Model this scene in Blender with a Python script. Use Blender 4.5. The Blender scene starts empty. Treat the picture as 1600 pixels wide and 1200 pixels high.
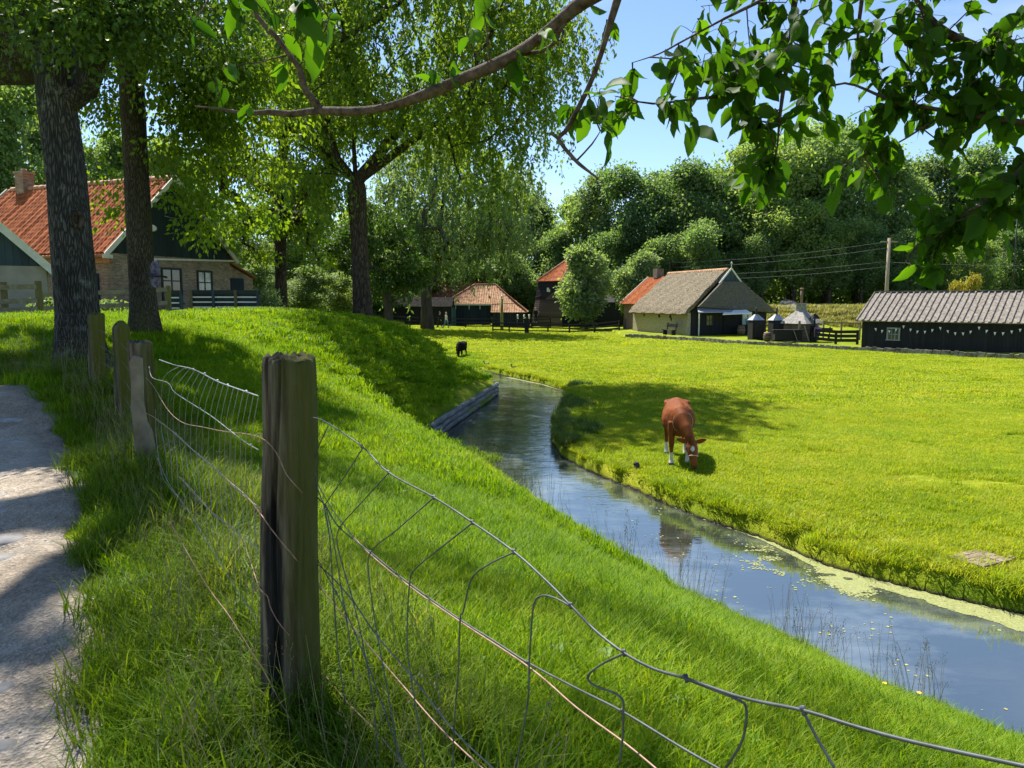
import bpy, math, random
import numpy as np
from mathutils import Vector, Matrix

S = bpy.context.scene
COL = S.collection
EYE, PITCH, F = 3.36, math.radians(6.2), 1200.0
CP, SP = math.cos(PITCH), math.sin(PITCH)
SUNH = (0.52, -0.854)                 # horizontal heading of the light
SUN_EL = math.radians(56)

# ---------------------------------------------------------------- survey helpers
def ray(u, v):
    dx = (u-800)/F; dy = (600-v)/F
    return dx, CP+dy*SP, dy*CP-SP
def at(u, v, Y):
    x, y, z = ray(u, v); t = Y/y
    return Vector((x*t, Y, EYE+z*t))
def atz(u, v, Z):
    x, y, z = ray(u, v); t = (Z-EYE)/z
    return Vector((x*t, y*t, Z))

# ---------------------------------------------------------------- mesh builder
class MB:
    def __init__(s): s.v = []; s.f = []; s.m = []; s.s = []
    def add(s, vs, fs, mi=0, sm=False):
        b = len(s.v); s.v.extend([tuple(p) for p in vs])
        for f in fs:
            s.f.append(tuple(b+i for i in f)); s.m.append(mi); s.s.append(sm)
        return s
    def poly(s, pts, mi=0): return s.add(pts, [tuple(range(len(pts)))], mi)
    def box(s, c, size, rz=0, mi=0, top=1.0):
        x, y, z = size[0]/2, size[1]/2, size[2]/2
        cz, sz = math.cos(rz), math.sin(rz); vs = []
        for dz in (-z, z):
            k = top if dz > 0 else 1.0
            for dx, dy in ((-x, -y), (x, -y), (x, y), (-x, y)):
                dx *= k; dy *= k
                vs.append((c[0]+dx*cz-dy*sz, c[1]+dx*sz+dy*cz, c[2]+dz))
        return s.add(vs, [(3,2,1,0),(4,5,6,7),(0,1,5,4),(1,2,6,5),(2,3,7,6),(3,0,4,7)], mi)
    def bar(s, p, q, w, h, mi=0, up=(0,0,1)):
        p, q, up = Vector(p), Vector(q), Vector(up)
        d = (q-p).normalized(); a = d.cross(up)
        if a.length < 1e-4: a = d.cross(Vector((1,0,0)))
        a = a.normalized()*w/2; b = a.cross(d).normalized()*h/2
        vs = [p-a-b, p+a-b, p+a+b, p-a+b, q-a-b, q+a-b, q+a+b, q-a+b]
        return s.add(vs, [(0,1,2,3),(7,6,5,4),(1,0,4,5),(2,1,5,6),(3,2,6,7),(0,3,7,4)], mi)
    def tube(s, pts, r, n=8, mi=0, cap=True, sm=True, warp=None):
        pts = [Vector(p) for p in pts]; m = len(pts)
        rs = r if hasattr(r, '__len__') else [r]*m
        d = (pts[1]-pts[0]).normalized()
        a = d.cross(Vector((0,0,1)))
        if a.length < 1e-3: a = Vector((1,0,0))
        a.normalize(); vs = []
        for i in range(m):
            t = (pts[min(i+1,m-1)]-pts[max(i-1,0)])
            t = t.normalized() if t.length > 1e-9 else d
            a = (a-t*a.dot(t))
            a = a.normalized() if a.length > 1e-6 else t.orthogonal().normalized()
            b = t.cross(a)
            for k in range(n):
                w = 2*math.pi*k/n; rr = rs[i]*(warp(i, w, pts[i]) if warp else 1)
                vs.append(pts[i]+a*(math.cos(w)*rr)+b*(math.sin(w)*rr))
        fs = [(i*n+k, i*n+(k+1)%n, (i+1)*n+(k+1)%n, (i+1)*n+k) for i in range(m-1) for k in range(n)]
        s.add(vs, fs, mi, sm)
        if cap:
            b0 = len(s.v)-len(vs)
            s.f.append(tuple(b0+k for k in range(n-1,-1,-1))); s.m.append(mi); s.s.append(False)
            s.f.append(tuple(b0+(m-1)*n+k for k in range(n))); s.m.append(mi); s.s.append(False)
        return s
    def loft(s, secs, n=14, mi=0):
        """secs: (centre, axis_a, axis_b) ellipses"""
        vs = []; m = len(secs)
        for c, a, b in secs:
            c, a, b = Vector(c), Vector(a), Vector(b)
            for k in range(n):
                w = 2*math.pi*k/n
                vs.append(c+a*math.cos(w)+b*math.sin(w))
        fs = [(i*n+k, i*n+(k+1)%n, (i+1)*n+(k+1)%n, (i+1)*n+k) for i in range(m-1) for k in range(n)]
        fs += [tuple(range(n-1,-1,-1)), tuple((m-1)*n+k for k in range(n))]
        return s.add(vs, fs, mi, True)
    def lathe(s, prof, n=16, c=(0,0,0), mi=0, sm=True):
        vs = [(c[0]+r*math.cos(2*math.pi*k/n), c[1]+r*math.sin(2*math.pi*k/n), c[2]+z) for r, z in prof for k in range(n)]
        m = len(prof)
        fs = [(i*n+k, i*n+(k+1)%n, (i+1)*n+(k+1)%n, (i+1)*n+k) for i in range(m-1) for k in range(n)]
        fs += [tuple(range(n-1,-1,-1)), tuple((m-1)*n+k for k in range(n))]
        return s.add(vs, fs, mi, sm)
    def prism(s, pts, d, mi=0):
        """polygon pts (3-D, planar) extruded by vector d"""
        d = Vector(d); n = len(pts); a = [Vector(p) for p in pts]; b = [p+d for p in a]
        fs = [tuple(range(n-1,-1,-1)), tuple(range(n,2*n))]+[(i,(i+1)%n,n+(i+1)%n,n+i) for i in range(n)]
        return s.add(a+b, fs, mi)
    def sheet(s, p00, p10, p01, p11, nu, nv, fn=None, th=0.06, mi=0, sm=False):
        """bilinear slab (eave p00-p10, ridge p01-p11), fn(a,b,u_m,v_m)->offset along the normal"""
        p00, p10, p01, p11 = map(Vector, (p00, p10, p01, p11))
        nrm = (p10-p00).cross((p01+p11-p00-p10)).normalized()
        if nrm.z < 0: nrm = -nrm
        lu = (p10-p00).length; lv = ((p01+p11)-(p00+p10)).length/2
        top = []
        for j in range(nv+1):
            b = j/nv
            for i in range(nu+1):
                a = i/nu
                p = (p00*(1-a)+p10*a)*(1-b)+(p01*(1-a)+p11*a)*b
                um = (p-p00).dot((p10-p00).normalized())
                top.append(p+nrm*(th+(fn(a, b, um, b*lv) if fn else 0)))
        W = nu+1
        s.add(top, [(j*W+i, j*W+i+1, (j+1)*W+i+1, (j+1)*W+i) for j in range(nv) for i in range(nu)], mi, sm)
        # underside and rim
        bot = [p00, p10, p11, p01]
        tc = [top[0], top[nu], top[-1], top[nv*W]]
        s.add(bot, [(3,2,1,0)], mi)
        e0 = [top[i] for i in range(nu+1)]; s.add([p00, p10]+e0[::-1], [tuple(range(nu+3))], mi)
        e1 = [top[j*W+nu] for j in range(nv+1)]; s.add([p10, p11]+e1[::-1], [tuple(range(nv+3))], mi)
        e2 = [top[nv*W+i] for i in range(nu+1)]; s.add([p11, p01]+e2, [tuple(range(nu+3))], mi)
        e3 = [top[j*W] for j in range(nv+1)]; s.add([p01, p00]+e3, [tuple(range(nv+3))], mi)
        return s
    def build(s, name, mats, parent=None, off=None):
        me = bpy.data.meshes.new(name)
        vs = s.v
        if off is not None: vs = [(p[0]-off[0], p[1]-off[1], p[2]-off[2]) for p in vs]
        me.from_pydata(vs, [], s.f)
        for m in (mats if isinstance(mats, (list, tuple)) else [mats]): me.materials.append(m)
        me.polygons.foreach_set('material_index', s.m)
        me.polygons.foreach_set('use_smooth', s.s)
        me.update()
        o = bpy.data.objects.new(name, me); COL.objects.link(o)
        if parent is not None: o.parent = parent
        return o

def tag(o, label=None, cat=None, group=None, kind=None):
    if label: o['label'] = label
    if cat: o['category'] = cat
    if group: o['group'] = group
    if kind: o['kind'] = kind
    return o
def thing(name, label, cat, loc=(0,0,0), rz=0, group=None):
    o = bpy.data.objects.new(name, None); COL.objects.link(o)
    o.location = loc; o.rotation_euler = (0,0,rz); o.empty_display_size = .2
    return tag(o, label, cat, group)
def solo(name, mb, mats, label, cat, loc=(0,0,0), group=None):
    o = mb.build(name, mats, None, loc); o.location = loc
    return tag(o, label, cat, group)
def struct(name, mb, mats): return tag(mb.build(name, mats), kind='structure')
def dup(o, loc, rz=None, scale=None, label=None, group=None):
    r = o.copy(); COL.objects.link(r); r.location = loc
    if rz is not None: r.rotation_euler = (0,0,rz)
    if scale is not None: r.scale = (scale,)*3 if not hasattr(scale, '__len__') else scale
    if label: r['label'] = label
    if group: r['group'] = group
    for ch in list(o.children):
        c = ch.copy(); COL.objects.link(c); c.parent = r
        for g in list(ch.children):
            d = g.copy(); COL.objects.link(d); d.parent = c
    return r

def np_mesh(name, verts, faces4, mat, attr=None, smooth=False, faces3=None):
    """fast quad/tri mesh from arrays"""
    me = bpy.data.meshes.new(name)
    n4 = 0 if faces4 is None else len(faces4); n3 = 0 if faces3 is None else len(faces3)
    me.vertices.add(len(verts)); me.vertices.foreach_set('co', np.ascontiguousarray(verts, dtype=np.float32).ravel())
    idx = []
    if n4: idx.append(np.asarray(faces4, dtype=np.int32).ravel())
    if n3: idx.append(np.asarray(faces3, dtype=np.int32).ravel())
    idx = np.concatenate(idx)
    me.loops.add(len(idx)); me.loops.foreach_set('vertex_index', idx)
    st = np.concatenate([np.arange(n4)*4, n4*4+np.arange(n3)*3]).astype(np.int32)
    me.polygons.add(n4+n3); me.polygons.foreach_set('loop_start', st)
    me.update(calc_edges=True)
    me.polygons.foreach_set('use_smooth', np.full(n4+n3, smooth))
    me.materials.append(mat)
    if attr is not None:
        a = me.attributes.new('var', 'FLOAT', 'FACE'); a.data.foreach_set('value', np.asarray(attr, dtype=np.float32))
    me.validate()
    return me

def blob(mb, voxel=.02, smooth=4, mats=(), pick=None, name='body', parent=None):
    """fuses overlapping lofts into one continuous skin"""
    o = mb.build(name+'_tmp', [])
    m = o.modifiers.new('r', 'REMESH'); m.mode = 'VOXEL'; m.voxel_size = voxel
    m2 = o.modifiers.new('s', 'SMOOTH'); m2.iterations = smooth; m2.factor = .5
    dg = bpy.context.evaluated_depsgraph_get()
    me = bpy.data.meshes.new_from_object(o.evaluated_get(dg))
    old = o.data
    bpy.data.objects.remove(o); bpy.data.meshes.remove(old)
    me.name = name; me.materials.clear()
    for mt in mats: me.materials.append(mt)
    for p in me.polygons:
        p.use_smooth = True
        if pick: p.material_index = pick(p.center)
    r = bpy.data.objects.new(name, me); COL.objects.link(r)
    if parent is not None: r.parent = parent
    return r

# ---------------------------------------------------------------- materials
def new_mat(name):
    m = bpy.data.materials.new(name); m.use_nodes = True
    nt = m.node_tree; return m, nt, nt.nodes['Principled BSDF']
def N(nt, t, **kw):
    n = nt.nodes.new(t)
    for k, v in kw.items():
        if k in n.inputs.keys() if isinstance(k, str) else False: n.inputs[k].default_value = v
        else: setattr(n, k, v)
    return n
def L(nt, a, b): nt.links.new(a, b)
def rgba(c): return (c[0], c[1], c[2], 1)
def ramp(nt, fac, stops):
    r = nt.nodes.new('ShaderNodeValToRGB'); e = r.color_ramp.elements
    while len(e) > 1: e.remove(e[0])
    e[0].position, e[0].color = stops[0][0], rgba(stops[0][1])
    for p, c in stops[1:]:
        x = e.new(p); x.color = rgba(c)
    L(nt, fac, r.inputs[0]); return r.outputs[0]
def coords(nt, scale=(1,1,1), kind='Object', obj=None):
    tc = nt.nodes.new('ShaderNodeTexCoord'); mp = nt.nodes.new('ShaderNodeMapping')
    mp.inputs['Scale'].default_value = scale
    L(nt, tc.outputs[kind], mp.inputs['Vector']); return mp.outputs[0]
def noise(nt, vec, scale, detail=4, rough=.55):
    n = nt.nodes.new('ShaderNodeTexNoise'); n.inputs['Scale'].default_value = scale
    n.inputs['Detail'].default_value = detail; n.inputs['Roughness'].default_value = rough
    L(nt, vec, n.inputs['Vector']); return n.outputs[0]
def bump(nt, bs, h, strength=.4, dist=.02):
    b = nt.nodes.new('ShaderNodeBump'); b.inputs['Strength'].default_value = strength; b.inputs['Distance'].default_value = dist
    L(nt, h, b.inputs['Height']); L(nt, b.outputs[0], bs.inputs['Normal'])
def mixc(nt, f, a, b, mode='MIX'):
    m = nt.nodes.new('ShaderNodeMix'); m.data_type = 'RGBA'; m.blend_type = mode
    for s, x in ((m.inputs[0], f), (m.inputs[6], a), (m.inputs[7], b)):
        if isinstance(x, (int, float)): s.default_value = x
        elif isinstance(x, (tuple, list)): s.default_value = rgba(x)
        else: L(nt, x, s)
    return m.outputs[2]
def mth(nt, op, a, b=None):
    m = nt.nodes.new('ShaderNodeMath'); m.operation = op
    for s, x in ((m.inputs[0], a), (m.inputs[1], b)):
        if x is None: continue
        if isinstance(x, (int, float)): s.default_value = x
        else: L(nt, x, s)
    return m.outputs[0]
def dk(c, k): return tuple(x*k for x in c)

def plain(name, col, rough=.8, var=.25, scale=6, bmp=.25, dist=.01, stretch=(1,1,1), col2=None, metal=0, spec=.3):
    m, nt, bs = new_mat(name); v = coords(nt, stretch)
    f = noise(nt, v, scale, 5)
    c = ramp(nt, f, [(.3, dk(col, 1-var)), (.7, col2 or dk(col, 1+var))])
    L(nt, c, bs.inputs['Base Color']); bs.inputs['Roughness'].default_value = rough
    bs.inputs['Metallic'].default_value = metal; bs.inputs['Specular IOR Level'].default_value = spec
    if bmp: bump(nt, bs, noise(nt, v, scale*3, 5), bmp, dist)
    return m
def wood(name, col, col2, groove=1.0, rough=.85, moss=None, zs=.1, sc=22):
    """weathered grain running along local z"""
    m, nt, bs = new_mat(name); v = coords(nt, (1,1,zs))
    f = noise(nt, v, sc, 6, .65); f2 = noise(nt, coords(nt), 3, 3)
    c = ramp(nt, f, [(.28, dk(col, .35)), (.42, col), (.7, col2)])
    if moss:
        f3 = noise(nt, coords(nt, (1,1,.35)), 5, 4)
        c = mixc(nt, ramp(nt, f3, [(.45, (0,0,0)), (.62, (1,1,1))]), c, moss)
    c = mixc(nt, .5, c, mixc(nt, f2, dk(col, .6), col2), 'MIX')
    L(nt, c, bs.inputs['Base Color']); bs.inputs['Roughness'].default_value = rough
    bs.inputs['Specular IOR Level'].default_value = .2
    bump(nt, bs, f, groove, .02); return m
def along(nt, k=1.0):
    """along-wall coordinate x+y, and z, of the local frame"""
    tc = nt.nodes.new('ShaderNodeTexCoord'); sp = nt.nodes.new('ShaderNodeSeparateXYZ')
    L(nt, tc.outputs['Object'], sp.inputs[0])
    return mth(nt, 'ADD', sp.outputs[0], sp.outputs[1]), sp.outputs[2]
def planks(name, col, width=.2, horiz=False, var=.35, rough=.7):
    m, nt, bs = new_mat(name); a, z = along(nt)
    t = mth(nt, 'DIVIDE', z if horiz else a, width)
    fl = mth(nt, 'FLOOR', t); fr = mth(nt, 'FRACT', t)
    wn = nt.nodes.new('ShaderNodeTexWhiteNoise'); wn.noise_dimensions = '1D'; L(nt, fl, wn.inputs['W'])
    grain = noise(nt, coords(nt, (.3,.3,8) if horiz else (6,6,.4)), 4, 5)
    f = mth(nt, 'ADD', mth(nt, 'MULTIPLY', wn.outputs[0], .6), mth(nt, 'MULTIPLY', grain, .5))
    c = ramp(nt, f, [(.1, dk(col, 1-var)), (.9, dk(col, 1+var))])
    L(nt, c, bs.inputs['Base Color']); bs.inputs['Roughness'].default_value = rough
    bs.inputs['Specular IOR Level'].default_value = .25
    h = ramp(nt, fr, [(0, (0,0,0)), (.08, (1,1,1)), (.92, (.85,.85,.85)), (1, (0,0,0))])
    bump(nt, bs, mixc(nt, .25, h, grain), .8, .03); return m
def brick(name, c1, c2, mortar, bw=.21, rh=.065):
    m, nt, bs = new_mat(name); a, z = along(nt)
    cb = nt.nodes.new('ShaderNodeCombineXYZ'); L(nt, a, cb.inputs[0]); L(nt, z, cb.inputs[1])
    b = nt.nodes.new('ShaderNodeTexBrick'); L(nt, cb.outputs[0], b.inputs['Vector'])
    b.inputs['Color1'].default_value = rgba(c1); b.inputs['Color2'].default_value = rgba(c2); b.inputs['Mortar'].default_value = rgba(mortar)
    b.inputs['Scale'].default_value = 1; b.inputs['Brick Width'].default_value = bw; b.inputs['Row Height'].default_value = rh
    b.inputs['Mortar Size'].default_value = .006; b.inputs['Bias'].default_value = -.1
    f = noise(nt, coords(nt), 1.3, 5)
    c = mixc(nt, .7, b.outputs[0], ramp(nt, f, [(.3, (.45,.45,.42)), (.7, (1.25,1.2,1.15))]), 'MULTIPLY')
    f2 = noise(nt, coords(nt, (3,3,9)), 1.5, 3)
    c = mixc(nt, .5, c, ramp(nt, f2, [(.35, (.5,.5,.5)), (.65, (1.3,1.3,1.3))]), 'MULTIPLY')
    L(nt, c, bs.inputs['Base Color']); bs.inputs['Roughness'].default_value = .9
    bump(nt, bs, mth(nt, 'SUBTRACT', 1, b.outputs[1]), .5, .01); return m
def leaf_mat(name, c1, c2, trans=.4, tcol=None, rough=.5, spec=.35, clump=.35, tmul=1.6):
    m, nt, bs = new_mat(name)
    at_ = nt.nodes.new('ShaderNodeAttribute'); at_.attribute_name = 'var'
    c = ramp(nt, at_.outputs['Fac'], [(0, c1), (1, c2)])
    ob = nt.nodes.new('ShaderNodeObjectInfo')
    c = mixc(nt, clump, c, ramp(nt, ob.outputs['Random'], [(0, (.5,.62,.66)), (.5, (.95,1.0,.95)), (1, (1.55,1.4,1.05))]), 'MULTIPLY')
    L(nt, c, bs.inputs['Base Color']); bs.inputs['Roughness'].default_value = rough; bs.inputs['Specular IOR Level'].default_value = spec
    tr = nt.nodes.new('ShaderNodeBsdfTranslucent')
    L(nt, mixc(nt, 1.0, c, tcol or (tmul*1.05, tmul, tmul*.35), 'MULTIPLY'), tr.inputs[0])
    mx = nt.nodes.new('ShaderNodeMixShader'); mx.inputs[0].default_value = trans
    L(nt, bs.outputs[0], mx.inputs[1]); L(nt, tr.outputs[0], mx.inputs[2])
    L(nt, mx.outputs[0], nt.nodes['Material Output'].inputs[0]); return m
def bark(name, c1, c2, sc=14, zs=.14, strength=1.0, dist=.04, lichen=None, green=None):
    m, nt, bs = new_mat(name); v = coords(nt, (1,1,zs))
    vo = nt.nodes.new('ShaderNodeTexVoronoi'); vo.feature = 'DISTANCE_TO_EDGE'; vo.inputs['Scale'].default_value = sc
    nv = nt.nodes.new('ShaderNodeVectorMath'); nv.operation = 'ADD'
    nn = nt.nodes.new('ShaderNodeTexNoise'); nn.inputs['Scale'].default_value = 6; L(nt, v, nn.inputs['Vector'])
    sc_ = nt.nodes.new('ShaderNodeVectorMath'); sc_.operation = 'SCALE'; sc_.inputs[3].default_value = .12
    L(nt, nn.outputs[1], sc_.inputs[0]); L(nt, v, nv.inputs[0]); L(nt, sc_.outputs[0], nv.inputs[1]); L(nt, nv.outputs[0], vo.inputs['Vector'])
    h = ramp(nt, vo.outputs[0], [(0, (0,0,0)), (.22, (1,1,1))])
    f = noise(nt, v, sc*1.5, 6, .7)
    c = mixc(nt, f, dk(c1, .8), c2)
    c = mixc(nt, h, dk(c1, .45), c)
    if lichen:
        f2 = noise(nt, coords(nt), 4.5, 6, .75)
        c = mixc(nt, ramp(nt, f2, [(.56, (0,0,0)), (.68, (.75,.75,.75))]), c, lichen)
    if green:
        f3 = noise(nt, coords(nt, (1,1,.3)), 1.6, 4)
        c = mixc(nt, ramp(nt, f3, [(.48, (0,0,0)), (.7, (.8,.8,.8))]), c, green)
    f4 = noise(nt, coords(nt, (1,1,.45)), 2.3, 5, .6)
    c = mixc(nt, .75, c, ramp(nt, f4, [(.3, (.5,.5,.48)), (.5, (1,1,1)), (.72, (1.5,1.45,1.38))]), 'MULTIPLY')
    L(nt, c, bs.inputs['Base Color']); bs.inputs['Roughness'].default_value = .92; bs.inputs['Specular IOR Level'].default_value = .15
    bump(nt, bs, mixc(nt, .35, h, f), strength, dist); return m

M = {}
M['bark_grey'] = bark('bark_grey', (.060,.056,.052), (.135,.128,.12), 38, .17, 1.0, .035, lichen=(.25,.26,.23), green=(.05,.055,.028))
M['bark_olive'] = bark('bark_olive', (.075,.062,.045), (.145,.122,.09), 40, .2, 1.0, .03, green=(.065,.072,.026))
M['bark_dark'] = bark('bark_dark', (.06,.045,.032), (.13,.10,.075), 12, .2, .8, .04)
M['bark_far'] = plain('bark_far', (.075,.06,.045), .9, .4, 5, .4, .03, (1,1,.2))
M['bark_branch'] = plain('bark_branch', (.075,.048,.036), .85, .5, 40, .9, .006, (1,1,1), (.155,.11,.088), spec=.12)
M['post_grey'] = wood('post_grey', (.13,.10,.065), (.29,.235,.16), 1.0, moss=(.10,.105,.025))
def post_mat(name='post_near', scorch=True, moss=1.0, tone=1.0, mcol=(.075,.080,.014)):
    m, nt, bs = new_mat(name); v = coords(nt, (1,1,.07)); o_ = coords(nt)
    f = noise(nt, v, 34, 7, .7); f1 = noise(nt, v, 11, 4, .6); f2 = noise(nt, coords(nt, (1,1,.5)), 7, 5, .65)
    c = ramp(nt, f, [(.30, (.018,.014,.010)), (.44, (.13,.104,.07)), (.60, (.25,.21,.15)), (.8, (.37,.325,.25))])
    c = mixc(nt, .85, c, ramp(nt, f1, [(.36, (.22,.2,.18)), (.48, (1.0,1.0,1.0)), (.75, (1.3,1.25,1.15))]), 'MULTIPLY')
    tc = nt.nodes.new('ShaderNodeTexCoord'); sp = nt.nodes.new('ShaderNodeSeparateXYZ'); L(nt, tc.outputs['Object'], sp.inputs[0])
    c = mixc(nt, 1.0, c, (tone, tone, tone), 'MULTIPLY')
    # green algae on the right-hand side and low down
    g_ = mth(nt, 'ADD', mth(nt, 'MULTIPLY', sp.outputs[0], 5.5), mth(nt, 'SUBTRACT', f2, .12/moss-.12*(moss > 1)))
    c = mixc(nt, ramp(nt, g_, [(.35, (0,0,0)), (.75, (.85,.85,.85))]), c, mcol)
    if not scorch:
        L(nt, c, bs.inputs['Base Color']); bs.inputs['Roughness'].default_value = .9; bs.inputs['Specular IOR Level'].default_value = .15
        bump(nt, bs, mixc(nt, .45, f, f1), 1.0, .03); return m
    # scorch mark: a ragged vertical stain on the side facing the path
    zz = mth(nt, 'ABSOLUTE', mth(nt, 'SUBTRACT', sp.outputs[2], .60))
    xx = mth(nt, 'ABSOLUTE', mth(nt, 'ADD', sp.outputs[0], mth(nt, 'ADD', .028, mth(nt, 'MULTIPLY', sp.outputs[2], -.012))))
    k = mth(nt, 'ADD', mth(nt, 'MULTIPLY', xx, 16), mth(nt, 'MULTIPLY', mth(nt, 'POWER', zz, 2.0), 4.6))
    k = mth(nt, 'ADD', k, mth(nt, 'MULTIPLY', mth(nt, 'SUBTRACT', f1, .5), 1.5)); k = mth(nt, 'ADD', k, mth(nt, 'MULTIPLY', mth(nt, 'SUBTRACT', f2, .5), .9))
    fr = ramp(nt, sp.outputs[1], [(.5, (1,1,1)), (.54, (0,0,0))])
    k2 = mixc(nt, 1.0, ramp(nt, k, [(.48, (.97,.97,.97)), (.70, (0,0,0))]), ramp(nt, mth(nt, 'ADD', sp.outputs[1], .5), [(.47, (1,1,1)), (.52, (0,0,0))]), 'MULTIPLY')
    c = mixc(nt, k2, c, ramp(nt, f, [(.4, (.006,.006,.006)), (.75, (.045,.042,.04))]))
    L(nt, c, bs.inputs['Base Color']); bs.inputs['Roughness'].default_value = .88; bs.inputs['Specular IOR Level'].default_value = .2
    bump(nt, bs, mixc(nt, .45, f, f1), 1.0, .03); return m
M['post_near'] = post_mat(tone=.72)
M['post_brown'] = post_mat('post_brown', False, .6, .75)
M['post_green'] = post_mat('post_green', False, 1.3, .7, (.095,.098,.012))
M['post_split'] = wood('post_split', (.12,.085,.06), (.25,.18,.125), 1.0)
M['post_moss'] = wood('post_moss', (.12,.10,.05), (.20,.17,.09), .8, moss=(.15,.13,.02))
M['rail_wood'] = wood('rail_wood', (.16,.13,.09), (.32,.27,.2), .8, zs=1, sc=6)
M['char'] = plain('char', (.012,.011,.01), .8, .5, 30, .6, .006, (1,1,.2), (.06,.05,.04))
M['timber_wet'] = plain('timber_wet', (.085,.088,.08), .6, .5, 3, .7, .03, (.6,.6,5), (.23,.235,.215))
M['edging'] = plain('edging', (.42,.36,.22), .8, .3, 8, .3, .01)
M['wire_light'] = plain('wire_light', (.26,.28,.29), .5, .35, 30, .1, .002, metal=.2)
M['wire'] = plain('wire', (.085,.094,.098), .5, .35, 30, .1, .002, metal=.3)
M['cable'] = plain('cable', (.16,.17,.17), .8, .2, 3, 0)
M['wire_rust'] = plain('wire_rust', (.30,.17,.12), .55, .3, 40, .1, .002, (1,1,1), (.42,.27,.2), metal=.25)
M['brick_brown'] = brick('brick_brown', (.34,.24,.17), (.20,.14,.10), (.38,.34,.28))
M['brick_red'] = brick('brick_red', (.40,.24,.18), (.30,.17,.12), (.42,.36,.3))
M['brick_dark'] = brick('brick_dark', (.2,.15,.12), (.12,.09,.075), (.22,.2,.18))
M['plaster_grey'] = plain('plaster_grey', (.30,.265,.22), .95, .2, 1.6, .2, .01)
M['pantile'] = plain('pantile', (.38,.090,.028), .85, .5, 3, .2, .01, (1,1,1), (.52,.16,.05), spec=.15)
M['pantile_orange'] = plain('pantile_orange', (.42,.20,.10), .85, .45, 2.4, .2, .01, (1,1,1), (.54,.33,.19), spec=.15)
M['pantile_dark'] = plain('pantile_dark', (.26,.10,.065), .85, .35, 4, .2, .01)
M['tile_ridge'] = plain('tile_ridge', (.46,.24,.16), .8, .3, 4, .2, .01)
M['planks_green'] = planks('planks_green', (.013,.024,.025), .2)
M['planks_blue'] = planks('planks_blue', (.035,.055,.068), .22)
M['planks_black'] = planks('planks_black', (.016,.017,.019), .19)
M['planks_black_h'] = planks('planks_black_h', (.016,.015,.014), .22, True)
M['planks_sunlit_h'] = planks('planks_sunlit_h', (.075,.058,.048), .26, True, .55)
M['planks_navy'] = planks('planks_navy', (.012,.022,.04), .16)
M['teal'] = planks('teal', (.10,.20,.19), .3)
M['white_paint'] = plain('white_paint', (.72,.71,.66), .5, .08, 5, .1, .005)
M['white_wood'] = plain('white_wood', (.62,.6,.52), .6, .12, 5, .15, .005)
M['orange_paint'] = plain('orange_paint', (.50,.20,.09), .6, .15, 5, .1, .005)
M['green_black'] = plain('green_black', (.012,.022,.022), .5, .3, 6, .1, .005)
M['black_wood'] = plain('black_wood', (.022,.02,.018), .8, .4, 6, .3, .01, (2,2,2))
M['dark_metal'] = plain('dark_metal', (.03,.03,.032), .45, .4, 5, .2, .01, metal=.3)
M['grey_metal'] = plain('grey_metal', (.32,.34,.36), .4, .25, 5, .1, .01, metal=.5)
M['interior'] = plain('interior', (.02,.02,.02), .9, .2, 3, 0)
M['thatch'] = plain('thatch', (.15,.115,.07), .95, .5, 6, 1.0, .08, (1,1,1.6), (.30,.25,.165))
M['thatch_dark'] = plain('thatch_dark', (.13,.12,.105), .95, .4, 7, 1.0, .06, (1,1,2.2))
M['rubble'] = plain('rubble', (.42,.355,.24), .95, .4, 5, .6, .03, (1,1,2), (.54,.48,.36))
M['board_roof'] = plain('board_roof', (.19,.16,.13), .9, .4, 4, .5, .02, (1.5,1.5,1), (.31,.275,.235))
M['stone'] = plain('stone', (.30,.28,.25), .9, .4, 6, .5, .02)
M['cobble'] = plain('cobble', (.27,.25,.23), .85, .35, 9, .5, .01, (1,1,1), (.42,.39,.36))
M['canvas_grey'] = plain('canvas_grey', (.30,.31,.33), .8, .15, 4, .1, .01)
M['canvas_white'] = plain('canvas_white', (.80,.79,.76), .8, .05, 4, .1, .01)
M['skin'] = plain('skin', (.55,.36,.27), .6, .08, 8, 0)
M['cloth_white'] = plain('cloth_white', (.72,.68,.62), .9, .1, 10, .2, .01)
M['cloth_denim'] = plain('cloth_denim', (.09,.15,.27), .9, .2, 10, .2, .01)
M['cloth_black'] = plain('cloth_black', (.014,.014,.017), .9, .3, 10, .2, .01)
M['cloth_blue'] = plain('cloth_blue', (.08,.34,.46), .9, .15, 10, .2, .01)
M['cloth_pink'] = plain('cloth_pink', (.50,.22,.55), .9, .15, 10, .2, .01)
M['hair'] = plain('hair', (.06,.035,.02), .6, .3, 20, .2, .01)
M['hair_fair'] = plain('hair_fair', (.45,.33,.18), .6, .3, 20, .2, .01)
M['cow_red'] = plain('cow_red', (.15,.036,.008), .7, .3, 3.2, .35, .012, (1,1,1), (.27,.078,.018), spec=.14)
M['cow_white'] = plain('cow_white', (.66,.6,.5), .7, .1, 10, .2, .005)
M['cow_black'] = plain('cow_black', (.005,.005,.005), .85, .3, 6, .2, .005, spec=.1)
M['hoof'] = plain('hoof', (.05,.04,.035), .5, .2, 10, .1, .005)
M['muzzle'] = plain('muzzle', (.07,.028,.016), .5, .2, 10, .1, .005)
M['halter'] = plain('halter', (.58,.44,.34), .7, .1, 10, .1, .005)
M['bird_dark'] = plain('bird_dark', (.05,.04,.075), .5, .35, 25, .1, .005)
M['bird_wing'] = plain('bird_wing', (.06,.045,.11), .6, .5, 14, .1, .005, (1,1,1), (.30,.26,.42))
M['duck_brown'] = plain('duck_brown', (.06,.045,.03), .7, .5, 30, .1, .005)
M['yellow_post'] = plain('yellow_post', (.20,.19,.05), .8, .25, 3, .2, .01)
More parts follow.
